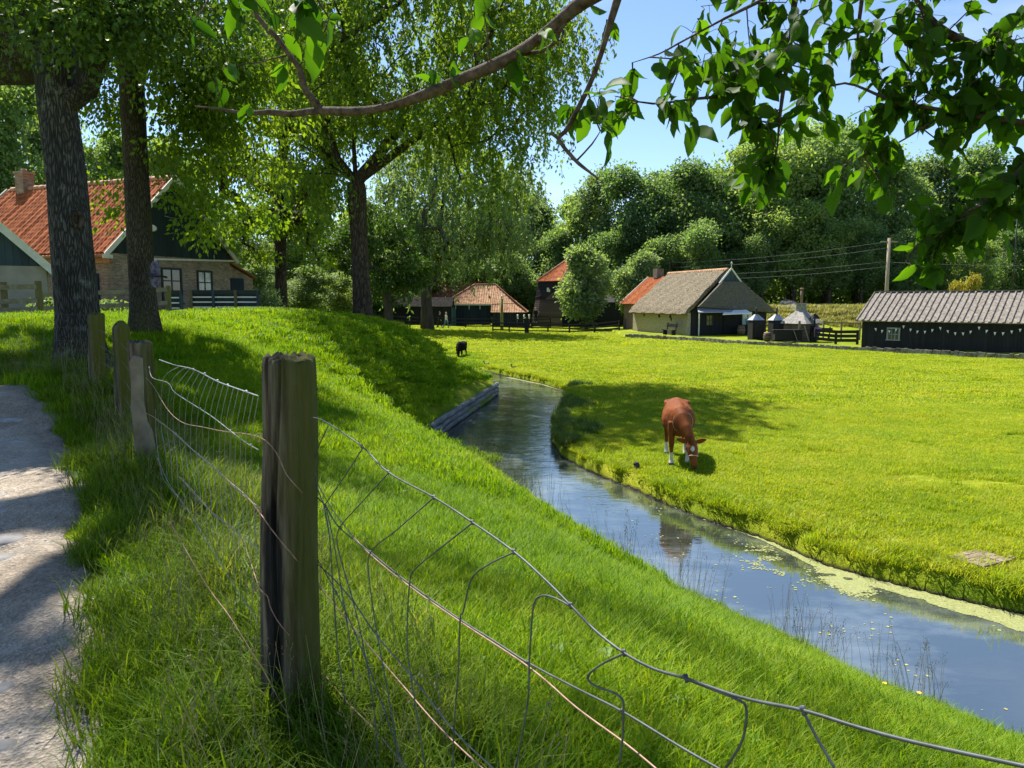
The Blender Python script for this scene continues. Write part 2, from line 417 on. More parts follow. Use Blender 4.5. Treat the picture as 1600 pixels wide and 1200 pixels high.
M['barrel_wood'] = plain('barrel_wood', (.2,.13,.08), .7, .3, 8, .2, .01)
M['petal'] = plain('petal', (.85,.48,.02), .5, .1, 10, 0)
M['stem_green'] = plain('stem_green', (.10,.17,.03), .6, .3, 10, 0)
M['pale_dry'] = plain('pale_dry', (.34,.29,.16), .8, .3, 20, 0)

def glass_mat(name, col, rough=.08):
    m, nt, bs = new_mat(name)
    L(nt, ramp(nt, noise(nt, coords(nt), 2.2, 3), [(.35, dk(col, .5)), (.65, col)]), bs.inputs['Base Color'])
    bs.inputs['Roughness'].default_value = rough; bs.inputs['Specular IOR Level'].default_value = .9; return m
M['pane'] = glass_mat('pane', (.30,.38,.40))
M['pane_dark'] = glass_mat('pane_dark', (.05,.055,.06))

# ---------------------------------------------------------------- camera, sky, sun
cam = bpy.data.cameras.new('camera'); camo = bpy.data.objects.new('camera', cam); COL.objects.link(camo)
camo.location = (0,0,EYE); camo.rotation_euler = (math.radians(90)-PITCH, 0, 0)
cam.sensor_width = 36; cam.lens = 27; cam.clip_end = 3000; cam.clip_start = .02
S.camera = camo
W = bpy.data.worlds.new('World'); S.world = W; W.use_nodes = True
wn = W.node_tree; bg = wn.nodes['Background']
sky = wn.nodes.new('ShaderNodeTexSky'); sky.sky_type = 'NISHITA'; sky.sun_disc = False
sky.sun_elevation = SUN_EL; sky.sun_rotation = math.atan2(-SUNH[0], -SUNH[1])
sky.altitude = 0; sky.air_density = .85; sky.dust_density = .1; sky.ozone_density = 3.0
tc = wn.nodes.new('ShaderNodeTexCoord'); mp = wn.nodes.new('ShaderNodeMapping'); mp.inputs['Scale'].default_value = (1.2,1.2,4.5)
wn.links.new(tc.outputs['Generated'], mp.inputs['Vector'])
nz = wn.nodes.new('ShaderNodeTexNoise'); nz.inputs['Scale'].default_value = 2.6; nz.inputs['Detail'].default_value = 7; nz.inputs['Roughness'].default_value = .6
wn.links.new(mp.outputs[0], nz.inputs['Vector'])
cr = wn.nodes.new('ShaderNodeValToRGB'); cr.color_ramp.elements[0].position = .56; cr.color_ramp.elements[1].position = .85
cr.color_ramp.elements[1].color = (.25,.25,.25,1)
wn.links.new(nz.outputs[0], cr.inputs[0])
mx = wn.nodes.new('ShaderNodeMix'); mx.data_type = 'RGBA'; mx.inputs[7].default_value = (7.5,7.8,8.2,1)
wn.links.new(cr.outputs[0], mx.inputs[0]); wn.links.new(sky.outputs[0], mx.inputs[6]); wn.links.new(mx.outputs[2], bg.inputs['Color'])
bg.inputs['Strength'].default_value = .10
sl = bpy.data.lights.new('sun', 'SUN'); sl.energy = 5.0; sl.angle = math.radians(.53); sl.color = (1,.95,.86)
so = bpy.data.objects.new('sun', sl); COL.objects.link(so)
hd = Vector((SUNH[0]*math.cos(SUN_EL), SUNH[1]*math.cos(SUN_EL), -math.sin(SUN_EL)))
so.rotation_euler = hd.to_track_quat('-Z', 'Y').to_euler(); so.location = (-20, 30, 60)
S.view_settings.view_transform = 'Standard'; S.view_settings.look = 'None'
S.view_settings.exposure = 1.03; S.view_settings.gamma = 1
S.cycles.max_bounces = 7; S.cycles.diffuse_bounces = 4; S.cycles.transmission_bounces = 4; S.cycles.glossy_bounces = 3
S.cycles.caustics_reflective = False; S.cycles.caustics_refractive = False
# ================================================================ LAND
WZ = -0.5
near_px = [(1600,1192),(1400,1104),(1200,1008),(1000,908),(900,850),(800,780),(700,708),(667,692)]
NEAR = [(9.2,-3.2)]+[tuple(atz(u,v,WZ)[:2]) for u, v in near_px]+[tuple(atz(720,654,WZ)[:2]), tuple(atz(775,616,WZ)[:2]), (-1.6,38.0), (-3.6,41.2), (-6.5,43.6), (-9.5,45.2)]
far_px = [(1600,953),(1500,930),(1400,906),(1300,880),(1200,838),(1100,806),(1050,786),(1000,763),(930,736),(885,713),(866,690),(868,660),(886,632),(893,612),(852,599),(800,588),(760,579)]
FAR = [(13.5,-1.5)]+[tuple(atz(u,v,WZ+.05)[:2]) for u, v in far_px]+[(-4.2,46.6),(-7.0,48.2),(-9.5,48.6)]
CANAL = np.array(NEAR+FAR[::-1])

def seg_dist(x, y, A, B):
    d = np.full(x.shape, 1e9)
    for (ax, ay), (bx, by) in zip(A, B):
        ex, ey = bx-ax, by-ay; l2 = ex*ex+ey*ey+1e-12
        t = np.clip(((x-ax)*ex+(y-ay)*ey)/l2, 0, 1)
        d = np.minimum(d, np.hypot(x-ax-t*ex, y-ay-t*ey))
    return d
def canal_sd(x, y):
    x = np.asarray(x, float); y = np.asarray(y, float)
    P = CANAL; Q = np.roll(P, -1, 0)
    d = seg_dist(x, y, P, Q)
    ins = np.zeros(x.shape, bool)
    for (ax, ay), (bx, by) in zip(P, Q):
        if ay == by: continue
        c = ((ay > y) != (by > y)) & (x < (bx-ax)*(y-ay)/(by-ay)+ax)
        ins ^= c
    return np.where(ins, d, -d)
def sstep(a, b, x):
    t = np.clip((x-a)/(b-a), 0, 1); return t*t*(3-2*t)

CP_ = [(-1.3,2.2,1.9),(-2.5,1,1.88),(-3,4.2,1.95),(-4.3,4.5,1.92),(-3.8,6.6,2.0),(-5.2,6.5,1.98),(-6.7,10,2.12),(-8.2,9,2.1),
 (-10,12,2.25),(-6,2,1.9),(0,-1,1.95),(0,-4,1.9),(-5,-4,1.9),(-10,-4,2),(-10,4,2.05),(-.7,2.4,2.0),(-2.75,5.7,2.1),(-4.2,8,2.25),
 (1.4,-1,1.9),(-5.3,9.3,2.43),(-6.7,14,2.75),(-12,14,2.75),(-9,20,2.82),(-15,20,2.8),(-22,20,2.75),(-12,26,2.75),(-18,30,2.68),
 (-26,36,2.6),(-13,38,2.6),(-9,34,2.5),(-20,45,2.6),(-5.9,30,2.5),(-6.3,24,2.62),(-6.2,18.5,2.5),(-4.4,33.4,1.85),(-2.9,34,.42),
 (-1.5,34.6,.05),(-6,37.5,1.1),(-5.0,40.5,-.1),(-10,42,1.2),(-10,38,2.1),(-14,44,1.9),(-9,50,.5),
 (3.8,.5,.95),(-4.2,20.5,1.15),(-3.6,26,1.15),(-5.2,20.8,1.9),(-4.8,26,1.95),(-2.3,6.6,1.82),(-3.6,10,1.9),
 (6,-4,.95),(3.0,-4,1.7),
 (12,6,0),(9,14,0),(6,20,0),(12,12,0),(20,8,0),(20,20,0),(12,30,0),(4.2,30,0),(20,40,0),(5,45,0),(0,50,0),(-4,55,.1),(10,60,0),
 (0,80,.15),(-20,75,1.0),(-10,70,.6),(-30,60,2.0),(20,70,0),(40,20,0),(40,0,0),(20,-10,0),(40,-20,0),(60,50,.2),(0,120,.2),
 (-40,100,1.2),(-60,60,2.2),(-60,0,2.3),(-60,-40,2),(-20,-20,2),(0,-25,1.5),(60,120,.2),(100,60,.2),(100,-20,0),(30,100,.1),(-32,20,2.7),(-34,45,2.5),(5.0,36,0),(3.6,22.5,0)]
for (a, b) in NEAR[1:9]:                     # hollow slope down to the near edge
    for f, k in ((.93,.05),(.85,.10),(.7,.17),(.56,.20)):
        if (a*f)+.6*(b*f) > .75+.0*a: CP_.append((a*f, b*f, EYE+(WZ+.1-EYE)*f-k))
for (a, b) in NEAR[1:9]: CP_.append((a-.08, b-.05, WZ+.12))
for (a, b) in NEAR[9:11]: CP_.append((a-.1, b, -.06))
for (a, b) in NEAR[7:9]: CP_.append((a-.3, b, -.2))
for (a, b) in NEAR[11:]: CP_.append((a, b, WZ+.14))
for (a, b) in FAR[:20]: CP_.append((a+.12, b+.12, WZ+.24))
CP_ = np.array(CP_)
def _tps_fit(P):
    n = len(P); r2 = ((P[:,None,:2]-P[None,:,:2])**2).sum(-1)
    K = .5*r2*np.log(r2+1e-9)+np.eye(n)*.02
    A = np.zeros((n+3,n+3)); A[:n,:n] = K; A[:n,n] = 1; A[:n,n+1:] = P[:,:2]; A[n,:n] = 1; A[n+1:,:n] = P[:,:2].T
    return np.linalg.solve(A, np.concatenate([P[:,2], [0,0,0]]))
_TW = _tps_fit(CP_)
def tps(x, y):
    sh = np.shape(x); x = np.ravel(np.clip(x,-60,100)); y = np.ravel(np.clip(y,-30,120)); out = np.empty(len(x))
    for k in range(0, len(x), 40000):
        xx, yy = x[k:k+40000], y[k:k+40000]
        r2 = (xx[:,None]-CP_[None,:,0])**2+(yy[:,None]-CP_[None,:,1])**2
        out[k:k+40000] = (.5*r2*np.log(r2+1e-9))@_TW[:-3]+_TW[-3]+_TW[-2]*xx+_TW[-1]*yy
    return out.reshape(sh)
KERB = [(10.5,70.0),(14.0,65.0),(18.0,56.8),(23.0,50.2),(28.9,43.4),(38.0,33.0)]
def kerb_side(x, y):
    """metres behind the low kerb wall (positive on the yard side)"""
    x = np.asarray(x, float); y = np.asarray(y, float)
    kx = np.array([p[0] for p in KERB]); ky = np.array([p[1] for p in KERB])
    yy = np.interp(x, kx, ky); return (y-yy)*.72*np.where((x > 10.5) & (x < 39), 1, 0)-np.where((x > 10.5) & (x < 39), 0, 9)
def height(x, y):
    x = np.asarray(x, float); y = np.asarray(y, float)
    z = tps(x, y)
    far = sstep(60, 90, np.hypot(x, y))
    sd = canal_sd(x, y)
    mead = sstep(2.2, .0, np.abs(z))            # flat pasture: low hummocks
    z = z+mead*(.03*np.sin(x*.9+.4*y)+.025*np.sin(1.7*y-.6*x+1)+.012*np.sin(4.1*x+2.3*y)*np.sin(3.3*y-1.1*x))
    z = z+.018*np.sin(2.9*x+1.3*y)*np.sin(2.1*y-1.7*x)
    z = z-sstep(0, .32, sd)*1.1
    z = z+.30*sstep(.05, 1.6, kerb_side(x, y))*sstep(95, 80, y)
    dike = sstep(80, 88, y+.25*(x-30))*sstep(19, 27, x)          # grassy dike behind the yard
    z = z+dike*2.2
    return z
def hz(x, y): return float(height(np.array([x]), np.array([y]))[0])

def axis(dense, lo, hi, far_lo, far_hi, step):
    a = list(np.arange(dense[0], dense[1]+1e-6, step))
    def grow(start, end, s0, sgn):
        out = []; s = s0; p = start
        while (p-end)*sgn < 0:
            s *= 1.12; p += sgn*min(s, 60); out.append(p)
        return out
    return np.array(grow(a[0], far_lo, step, -1)[::-1]+a+grow(a[-1], far_hi, step, 1))
gx = axis((-13,15), 0, 0, -900, 900, .16); gy = axis((-3,48), 0, 0, -300, 1500, .16)
X, Y = np.meshgrid(gx, gy)
Z = height(X, Y)
V = np.stack([X, Y, Z], -1).reshape(-1, 3)
nx, ny = len(gx), len(gy)
I = np.arange(nx*ny).reshape(ny, nx)
FQ = np.stack([I[:-1,:-1], I[:-1,1:], I[1:,1:], I[1:,:-1]], -1).reshape(-1, 4)

# ground: thin turf colour in patches, bare soil where worn
m, nt, bs = new_mat('turf'); geo = nt.nodes.new('ShaderNodeNewGeometry'); P_ = geo.outputs['Position']
n1 = noise(nt, P_, .35, 4); n2 = noise(nt, P_, 3.5, 5, .65); n3 = noise(nt, P_, 28, 4, .7)
c = ramp(nt, n1, [(.3, (.11,.18,.010)), (.5, (.20,.25,.012)), (.68, (.30,.31,.022))])
c = mixc(nt, .55, c, ramp(nt, n2, [(.3, (.55,.6,.5)), (.7, (1.35,1.3,1.2))]), 'MULTIPLY')
c = mixc(nt, ramp(nt, noise(nt, P_, 1.1, 5, .6), [(.66, (0,0,0)), (.75, (.55,.55,.55))]), c, (.24,.19,.09))
c = mixc(nt, .6, c, ramp(nt, n3, [(.25, (.45,.5,.4)), (.7, (1.3,1.3,1.2))]), 'MULTIPLY')
sx = nt.nodes.new('ShaderNodeSeparateXYZ'); L(nt, P_, sx.inputs[0])
c = mixc(nt, ramp(nt, mth(nt, 'ADD', mth(nt, 'MULTIPLY', sx.outputs[2], -1), mth(nt, 'MULTIPLY', n2, .12)), [(.49, (0,0,0)), (.54, (1,1,1))]), c, (.035,.03,.02))
L(nt, c, bs.inputs['Base Color']); bs.inputs['Roughness'].default_value = .95; bs.inputs['Specular IOR Level'].default_value = .1
bump(nt, bs, mixc(nt, .5, n2, n3), .9, .05)
M['turf'] = m
g = bpy.data.objects.new('ground', np_mesh('ground', V, FQ, M['turf'], smooth=True)); COL.objects.link(g); tag(g, kind='structure')

# ---------------------------------------------------------------- path
PR = [(.35,-1.2),(-.35,.5),(-1.27,2.25),(-1.96,3.48),(-2.9,5.1),(-3.8,6.6),(-5.25,8.4),(-6.9,10.3),(-9.5,12.6),(-13,15)]
pr = np.array(PR); sl_ = np.concatenate([[0], np.cumsum(np.hypot(*np.diff(pr, axis=0).T))])
def path_right(s): return np.interp(s, sl_, pr[:,0]), np.interp(s, sl_, pr[:,1])
PW = 2.7
ns, nw = 430, 68
ss = np.linspace(0, sl_[-1], ns); tt = np.linspace(0, 1, nw)
px_, py_ = path_right(ss); tx = np.gradient(px_, ss); ty = np.gradient(py_, ss); tl = np.hypot(tx, ty); tx /= tl; ty /= tl
jit = .07*np.sin(ss*2.3)+.05*np.sin(ss*5.9+1)+.03*np.sin(ss*13.1)
off = (tt[None,:]*(PW)+jit[:,None]*(1-tt[None,:])-.02)
PX = px_[:,None]-ty[:,None]*off; PY = py_[:,None]+tx[:,None]*off
PZ = height(PX, PY)
rs_ = np.random.RandomState(3)
def vnoise(x, y, s, seed):
    r = np.random.RandomState(seed).rand(64,64)
    fx, fy = x*s, y*s; ix, iy = np.floor(fx).astype(int), np.floor(fy).astype(int); u, v = fx-ix, fy-iy
    u = u*u*(3-2*u); v = v*v*(3-2*v); q = lambda a, b: r[b % 64, a % 64]
    return (q(ix,iy)*(1-u)+q(ix+1,iy)*u)*(1-v)+(q(ix,iy+1)*(1-u)+q(ix+1,iy+1)*u)*v
edge = np.minimum(1, np.minimum(tt, 1-tt)*12)[None,:]
rough = .035*(vnoise(PX,PY,1.7,1)-.4)+.022*vnoise(PX,PY,5,2)+.010*vnoise(PX,PY,17,4)
wheel = sstep(.35, .8, tt)[None,:]*(np.maximum(0, vnoise(PX*.8,PY,6.5,7)-.5)*.11)
PZ = PZ+.012+edge*(rough+wheel+.012)
PZ[:,0] -= .03; PZ[:,-1] -= .03
I2 = np.arange(ns*nw).reshape(ns, nw)
PF = np.stack([I2[:-1,:-1], I2[1:,:-1], I2[1:,1:], I2[:-1,1:]], -1).reshape(-1, 4)
m, nt, bs = new_mat('gravel_path'); geo = nt.nodes.new('ShaderNodeNewGeometry'); P_ = geo.outputs['Position']
a1 = noise(nt, P_, 1.2, 5, .6); a2 = noise(nt, P_, 60, 3, .8); a3 = noise(nt, P_, 9, 5, .7)
vo = nt.nodes.new('ShaderNodeTexVoronoi'); vo.inputs['Scale'].default_value = 75; L(nt, P_, vo.inputs['Vector'])
c = ramp(nt, a1, [(.32, (.24,.195,.145)), (.5, (.345,.29,.225)), (.7, (.45,.395,.32))])
c = mixc(nt, .75, c, ramp(nt, vo.outputs[1], [(0, (.5,.5,.5)), (1, (1.45,1.42,1.38))]), 'MULTIPLY')
c = mixc(nt, .6, c, ramp(nt, a3, [(.3, (.55,.53,.5)), (.7, (1.25,1.25,1.25))]), 'MULTIPLY')
L(nt, c, bs.inputs['Base Color']); bs.inputs['Roughness'].default_value = .9; bs.inputs['Specular IOR Level'].default_value = .2
bump(nt, bs, mixc(nt, .5, vo.outputs[0], a3), 1.0, .02); M['gravel_path'] = m
p = bpy.data.objects.new('path', np_mesh('path', np.stack([PX,PY,PZ],-1).reshape(-1,3), PF, m, smooth=True)); COL.objects.link(p); tag(p, kind='structure')
def path_off(x, y):
    """distance right of the path edge (negative on the path)"""
    x = np.asarray(x, float); y = np.asarray(y, float)
    d = seg_dist(x, y, pr[:-1], pr[1:])
    best = np.full(x.shape, 1e9); side = np.zeros(x.shape)
    for (ax, ay), (bx, by) in zip(pr[:-1], pr[1:]):
        ex, ey = bx-ax, by-ay; t = np.clip(((x-ax)*ex+(y-ay)*ey)/(ex*ex+ey*ey), 0, 1)
        dd = np.hypot(x-ax-t*ex, y-ay-t*ey); k = dd < best
        side = np.where(k, np.sign(ex*(y-ay)-ey*(x-ax)), side); best = np.minimum(best, dd)
    return -side*best          # left of the edge (the path) is negative

# ---------------------------------------------------------------- water
m, nt, bs = new_mat('canal_water'); geo = nt.nodes.new('ShaderNodeNewGeometry'); P_ = geo.outputs['Position']
bs.inputs['Base Color'].default_value = (.030,.036,.026,1); bs.inputs['Roughness'].default_value = .03
bs.inputs['IOR'].default_value = 4.2; bs.inputs['Specular IOR Level'].default_value = .5
mp = nt.nodes.new('ShaderNodeMapping'); mp.inputs['Scale'].default_value = (.55,1.3,1); mp.inputs['Rotation'].default_value = (0,0,.25); L(nt, P_, mp.inputs[0])
w1 = noise(nt, mp.outputs[0], 5.5, 3, .5); w2 = noise(nt, mp.outputs[0], 1.3, 2, .5)
sy = nt.nodes.new('ShaderNodeSeparateXYZ'); L(nt, P_, sy.inputs[0])
amp = nt.nodes.new('ShaderNodeMapRange'); amp.inputs[1].default_value = 10; amp.inputs[2].default_value = 19; amp.inputs[3].default_value = .035; amp.inputs[4].default_value = .34
L(nt, sy.outputs[1], amp.inputs[0])
b = nt.nodes.new('ShaderNodeBump'); b.inputs['Distance'].default_value = .045; L(nt, amp.outputs[0], b.inputs['Strength'])
L(nt, mixc(nt, .35, w1, w2), b.inputs['Height']); L(nt, b.outputs[0], bs.inputs['Normal'])
# scum film drifting on the near water
fm = noise(nt, P_, .5, 6, .6); fm2 = noise(nt, mp.outputs[0], 2.2, 7, .75)
film = ramp(nt, mth(nt, 'MULTIPLY', fm, mth(nt, 'ADD', fm2, .45)), [(.42, (0,0,0)), (.72, (.55,.55,.55))])
L(nt, mixc(nt, film, (.032,.040,.030), (.27,.31,.30)), bs.inputs['Base Color'])
L(nt, mth(nt, 'ADD', mth(nt, 'MULTIPLY', film, .25), .02), bs.inputs['Roughness'])
M['water'] = m
cw = np.array([(12,-5),(20,-5),(20,8),(12,14),(6,22),(5,32),(3,42),(-5,50),(-13,52),(-13,42),(-7,41),(-4,36),(-4,20),(0,12),(3,6)])
mb = MB(); mb.poly([(a, b, WZ) for a, b in cw]); struct('water', mb, m)

# duckweed: a lacy skin along the far bank, one mass of tiny leaves
rs_ = np.random.RandomState(11)
fx = np.array([p[0] for p in FAR]); fy = np.array([p[1] for p in FAR])
fl = np.concatenate([[0], np.cumsum(np.hypot(np.diff(fx), np.diff(fy)))])
s_ = rs_.rand(230000)*fl[16]; bx = np.interp(s_, fl, fx); by = np.interp(s_, fl, fy)
dx = np.interp(s_+.05, fl, fx)-bx; dy = np.interp(s_+.05, fl, fy)-by; dl = np.hypot(dx, dy)+1e-9
wid = .15+.85*sstep(14, 7, by)*(.3+.7*vnoise(s_, s_*0, .55, 5))+.25*sstep(30,40,by)
o_ = -.32+rs_.rand(len(s_))*(1.3*wid+.16)
qx = bx-dy/dl*o_; qy = by+dx/dl*o_
edge_n = vnoise(qx, qy, 1.6, 21)*.55+vnoise(qx, qy, 5, 22)*.45
keep = (o_/wid < .28+1.15*(edge_n)) & (o_/wid < 1.25)
isl = atz(1318, 905, WZ); isl2 = atz(1215,878,WZ)
k2 = rs_.randn(9000, 2)*[.11,.22]+[isl.x, isl.y]; k3 = rs_.randn(900, 2)*[.3,.4]+[isl2.x, isl2.y]
k4 = np.stack([rs_.rand(1600)*6+1.5, rs_.rand(1600)*10+6.5], -1); k4 = k4[canal_sd(k4[:,0], k4[:,1]) > .3]
k2 = k2[vnoise(k2[:,0], k2[:,1], 6, 8) > .3]
pts = np.concatenate([np.stack([qx, qy], -1)[keep], k2, k3[vnoise(k3[:,0],k3[:,1],5,9) > .6], k4[vnoise(k4[:,0],k4[:,1],2.2,19) > .66]])
pts = pts[canal_sd(pts[:,0], pts[:,1]) > -.34]
n = len(pts); sz = (.008+.012*rs_.rand(n)); ang = rs_.rand(n)*6.28
vs = np.zeros((n,4,3)); 
for k in range(4):
    vs[:,k,0] = pts[:,0]+np.cos(ang+k*1.57)*sz*1.35; vs[:,k,1] = pts[:,1]+np.sin(ang+k*1.57)*sz*1.35
    vs[:,k,2] = WZ+.003+rs_.rand(n)*.004
M['duckweed'] = leaf_mat('duckweed', (.25,.28,.09), (.37,.38,.17), .1, clump=0)
dw = bpy.data.objects.new('duckweed', np_mesh('duckweed', vs.reshape(-1,3), np.arange(n*4).reshape(n,4), M['duckweed'], rs_.rand(n)))
COL.objects.link(dw); tag(dw, 'yellow-green duckweed skin floating along the pasture bank of the canal', 'duckweed', kind='stuff')

# timber bank wall (revetment) and plank edging
a, b_ = Vector((*NEAR[8], 0)), Vector((*NEAR[10], 0)); mid = Vector((*NEAR[9], 0))
t = thing('bank_wall', 'low weathered timber wall holding up the foot of the grassy bank at the canal bend', 'retaining wall', (a.x, a.y, WZ))
for k, (z, r) in enumerate(((-.42,.09),(-.25,.09),(-.08,.09))):
    mb = MB(); pts = []
    for i in range(25):
        f = i/24; p = a.lerp(mid, f*2) if f < .5 else mid.lerp(b_, f*2-1)
        pts.append((p.x+.06+.01*math.sin(i*1.7+k), p.y, z+.012*math.sin(i*.9+k*2)))
    mb.tube(pts, r, 9); mb.build('log', M['timber_wet'], t, t.location)
mb = MB(); n0 = [Vector((*q, WZ+.035)) for q in NEAR[:9]]
for i in range(len(n0)-1): mb.bar(n0[i]+Vector((.02,0,.015*(i%2))), n0[i+1]+Vector((.02,0,.015*(i%2))), .045, .2)
solo('edging_plank', mb, M['edging'], 'pale plank edging where the near grass slope meets the canal', 'edging', n0[3])
# ================================================================ GRASS
PROTO = bpy.data.collections.new('grass_patches')      # kept out of the scene; instanced below
def blade_mat(name, stops, trans=.45, hue=.5):
    m, nt, bs = new_mat(name)
    geo = nt.nodes.new('ShaderNodeNewGeometry'); P_ = geo.outputs['Position']
    at_ = nt.nodes.new('ShaderNodeAttribute'); at_.attribute_name = 'var'
    f = mth(nt, 'ADD', mth(nt, 'MULTIPLY', noise(nt, P_, .45, 4, .6), .62), mth(nt, 'MULTIPLY', at_.outputs['Fac'], .42))
    f = mth(nt, 'ADD', f, mth(nt, 'MULTIPLY', mth(nt, 'SUBTRACT', noise(nt, P_, 2.6, 3), .5), .35))
    c = ramp(nt, f, stops)
    L(nt, c, bs.inputs['Base Color']); bs.inputs['Roughness'].default_value = .55; bs.inputs['Specular IOR Level'].default_value = .16
    tr = nt.nodes.new('ShaderNodeBsdfTranslucent'); L(nt, mixc(nt, 1.0, c, (1.45,1.35,.5), 'MULTIPLY'), tr.inputs[0])
    mx = nt.nodes.new('ShaderNodeMixShader'); mx.inputs[0].default_value = trans
    L(nt, bs.outputs[0], mx.inputs[1]); L(nt, tr.outputs[0], mx.inputs[2]); L(nt, mx.outputs[0], nt.nodes['Material Output'].inputs[0])
    return m
M['grass_lawn'] = blade_mat('grass_lawn', [(.25,(.085,.19,.004)),(.5,(.165,.30,.006)),(.72,(.27,.37,.010)),(.92,(.42,.43,.06))])
M['grass_meadow'] = blade_mat('grass_meadow', [(.22,(.14,.27,.010)),(.42,(.25,.36,.014)),(.58,(.36,.43,.022)),(.74,(.44,.46,.05)),(.92,(.56,.52,.16))])
M['grass_verge'] = blade_mat('grass_verge', [(.22,(.06,.13,.008)),(.5,(.12,.205,.010)),(.72,(.20,.265,.018)),(.93,(.38,.36,.13))])
M['grass_dry'] = blade_mat('grass_dry', [(.3,(.16,.2,.03)),(.5,(.3,.29,.09)),(.8,(.46,.42,.2))], .3)

def blades(name, n, rad, h0, h1, w, bend, mat, seed, rim=.5, flop=0.):
    r = np.random.RandomState(seed)
    rr = rad*r.rand(n)**rim; th = r.rand(n)*6.283
    x, y = rr*np.cos(th), rr*np.sin(th)
    h = h0+(h1-h0)*r.rand(n)**1.4; az = r.rand(n)*6.283; bd = bend*(.3+r.rand(n))*h
    ux, uy = np.cos(az), np.sin(az); sx, sy = -uy, ux
    ww = w*(.6+.8*r.rand(n))
    vs = np.zeros((n,7,3))
    for k, (t, wk) in enumerate(((0,1.),(.4,.9),(.75,.6))):
        ox = ux*bd*t**2; oy = uy*bd*t**2; z = h*(t-flop*.35*t*t*(bd/h))
        for j, s in ((0,-1),(1,1)):
            vs[:,2*k+j,0] = x+ox+s*sx*ww*wk*.5; vs[:,2*k+j,1] = y+oy+s*sy*ww*wk*.5; vs[:,2*k+j,2] = z-.01*(k == 0)
    vs[:,6,0] = x+ux*bd; vs[:,6,1] = y+uy*bd; vs[:,6,2] = h*(1-flop*.5*bd/h)
    b = (np.arange(n)*7)[:,None]
    f4 = np.concatenate([b+[0,1,3,2], b+[2,3,5,4]]); f3 = b+[4,5,6]
    va = r.rand(n)
    me = np_mesh(name, vs.reshape(-1,3), f4, mat, np.concatenate([va,va,va]), False, f3)
    o = bpy.data.objects.new(name, me); PROTO.objects.link(o); return o

def scatter(name, pts, scl, protos, label, cat='grass', seed=0, tilt=None):
    r = np.random.RandomState(seed); n = len(pts)
    col = bpy.data.collections.new(name+'_patches')
    for p in protos: col.objects.link(p)
    me = bpy.data.meshes.new(name); me.vertices.add(n); me.vertices.foreach_set('co', np.asarray(pts, np.float32).ravel())
    rot = np.zeros((n,3), np.float32); rot[:,2] = r.rand(n)*6.283
    if tilt is not None: rot[:,0] = (r.rand(n)-.5)*tilt; rot[:,1] = (r.rand(n)-.5)*tilt
    a = me.attributes.new('rot', 'FLOAT_VECTOR', 'POINT'); a.data.foreach_set('vector', rot.ravel())
    sc = np.repeat(np.asarray(scl, np.float32).reshape(-1,1), 3, 1)*(1+.0*rot); sc[:,2] *= .75+.5*r.rand(n)
    a = me.attributes.new('scl', 'FLOAT_VECTOR', 'POINT'); a.data.foreach_set('vector', sc.astype(np.float32).ravel())
    a = me.attributes.new('idx', 'INT', 'POINT'); a.data.foreach_set('value', r.randint(0, len(protos), n).astype(np.int32))
    ng = bpy.data.node_groups.new(name, 'GeometryNodeTree')
    ng.interface.new_socket('Geometry', in_out='INPUT', socket_type='NodeSocketGeometry')
    ng.interface.new_socket('Geometry', in_out='OUTPUT', socket_type='NodeSocketGeometry')
    gi, go = ng.nodes.new('NodeGroupInput'), ng.nodes.new('NodeGroupOutput')
    ip = ng.nodes.new('GeometryNodeInstanceOnPoints'); ci = ng.nodes.new('GeometryNodeCollectionInfo')
    ci.inputs['Collection'].default_value = col; ci.inputs['Separate Children'].default_value = True; ci.inputs['Reset Children'].default_value = True
    def na(nm, ty):
        q = ng.nodes.new('GeometryNodeInputNamedAttribute'); q.data_type = ty; q.inputs['Name'].default_value = nm; return q.outputs[0]
    ng.links.new(gi.outputs[0], ip.inputs['Points']); ng.links.new(ci.outputs[0], ip.inputs['Instance'])
    ip.inputs['Pick Instance'].default_value = True
    ng.links.new(na('idx','INT'), ip.inputs['Instance Index'])
    ng.links.new(na('rot','FLOAT_VECTOR'), ip.inputs['Rotation']); ng.links.new(na('scl','FLOAT_VECTOR'), ip.inputs['Scale'])
    ng.links.new(ip.outputs[0], go.inputs[0])
    o = bpy.data.objects.new(name, me); COL.objects.link(o)
    md = o.modifiers.new('scatter', 'NODES'); md.node_group = ng
    tag(o, label, cat, kind='stuff'); return o

rg = np.random.RandomState(5)
def rnd(n, x0, x1, y0, y1): return rg.rand(n)*(x1-x0)+x0, rg.rand(n)*(y1-y0)+y0
def seen(x, y, pad=.12): return (np.abs(x)/np.maximum(y, .05) < .72+pad) | (np.hypot(x, y) < 2.5)
def lift(x, y, dz=0): return np.stack([x, y, height(x, y)+dz], -1)
FX = np.array([-9.8,-4.2,-2.75,-.7,1.4,3.4]); FY = np.array([17.2,8,5.7,2.4,-1.0,-4.3])
def fence_off(x, y):
    """signed distance from the wire fence, positive on the canal side"""
    best = np.full(np.shape(x), 1e9); side = np.zeros(np.shape(x))
    for i in range(5):
        ax, ay, bx, by = FX[i], FY[i], FX[i+1], FY[i+1]; ex, ey = bx-ax, by-ay
        t = np.clip(((x-ax)*ex+(y-ay)*ey)/(ex*ex+ey*ey), 0, 1); d = np.hypot(x-ax-t*ex, y-ay-t*ey)
        k = d < best; side = np.where(k, np.sign(ex*(y-ay)-ey*(x-ax)), side); best = np.minimum(best, d)
    return side*best

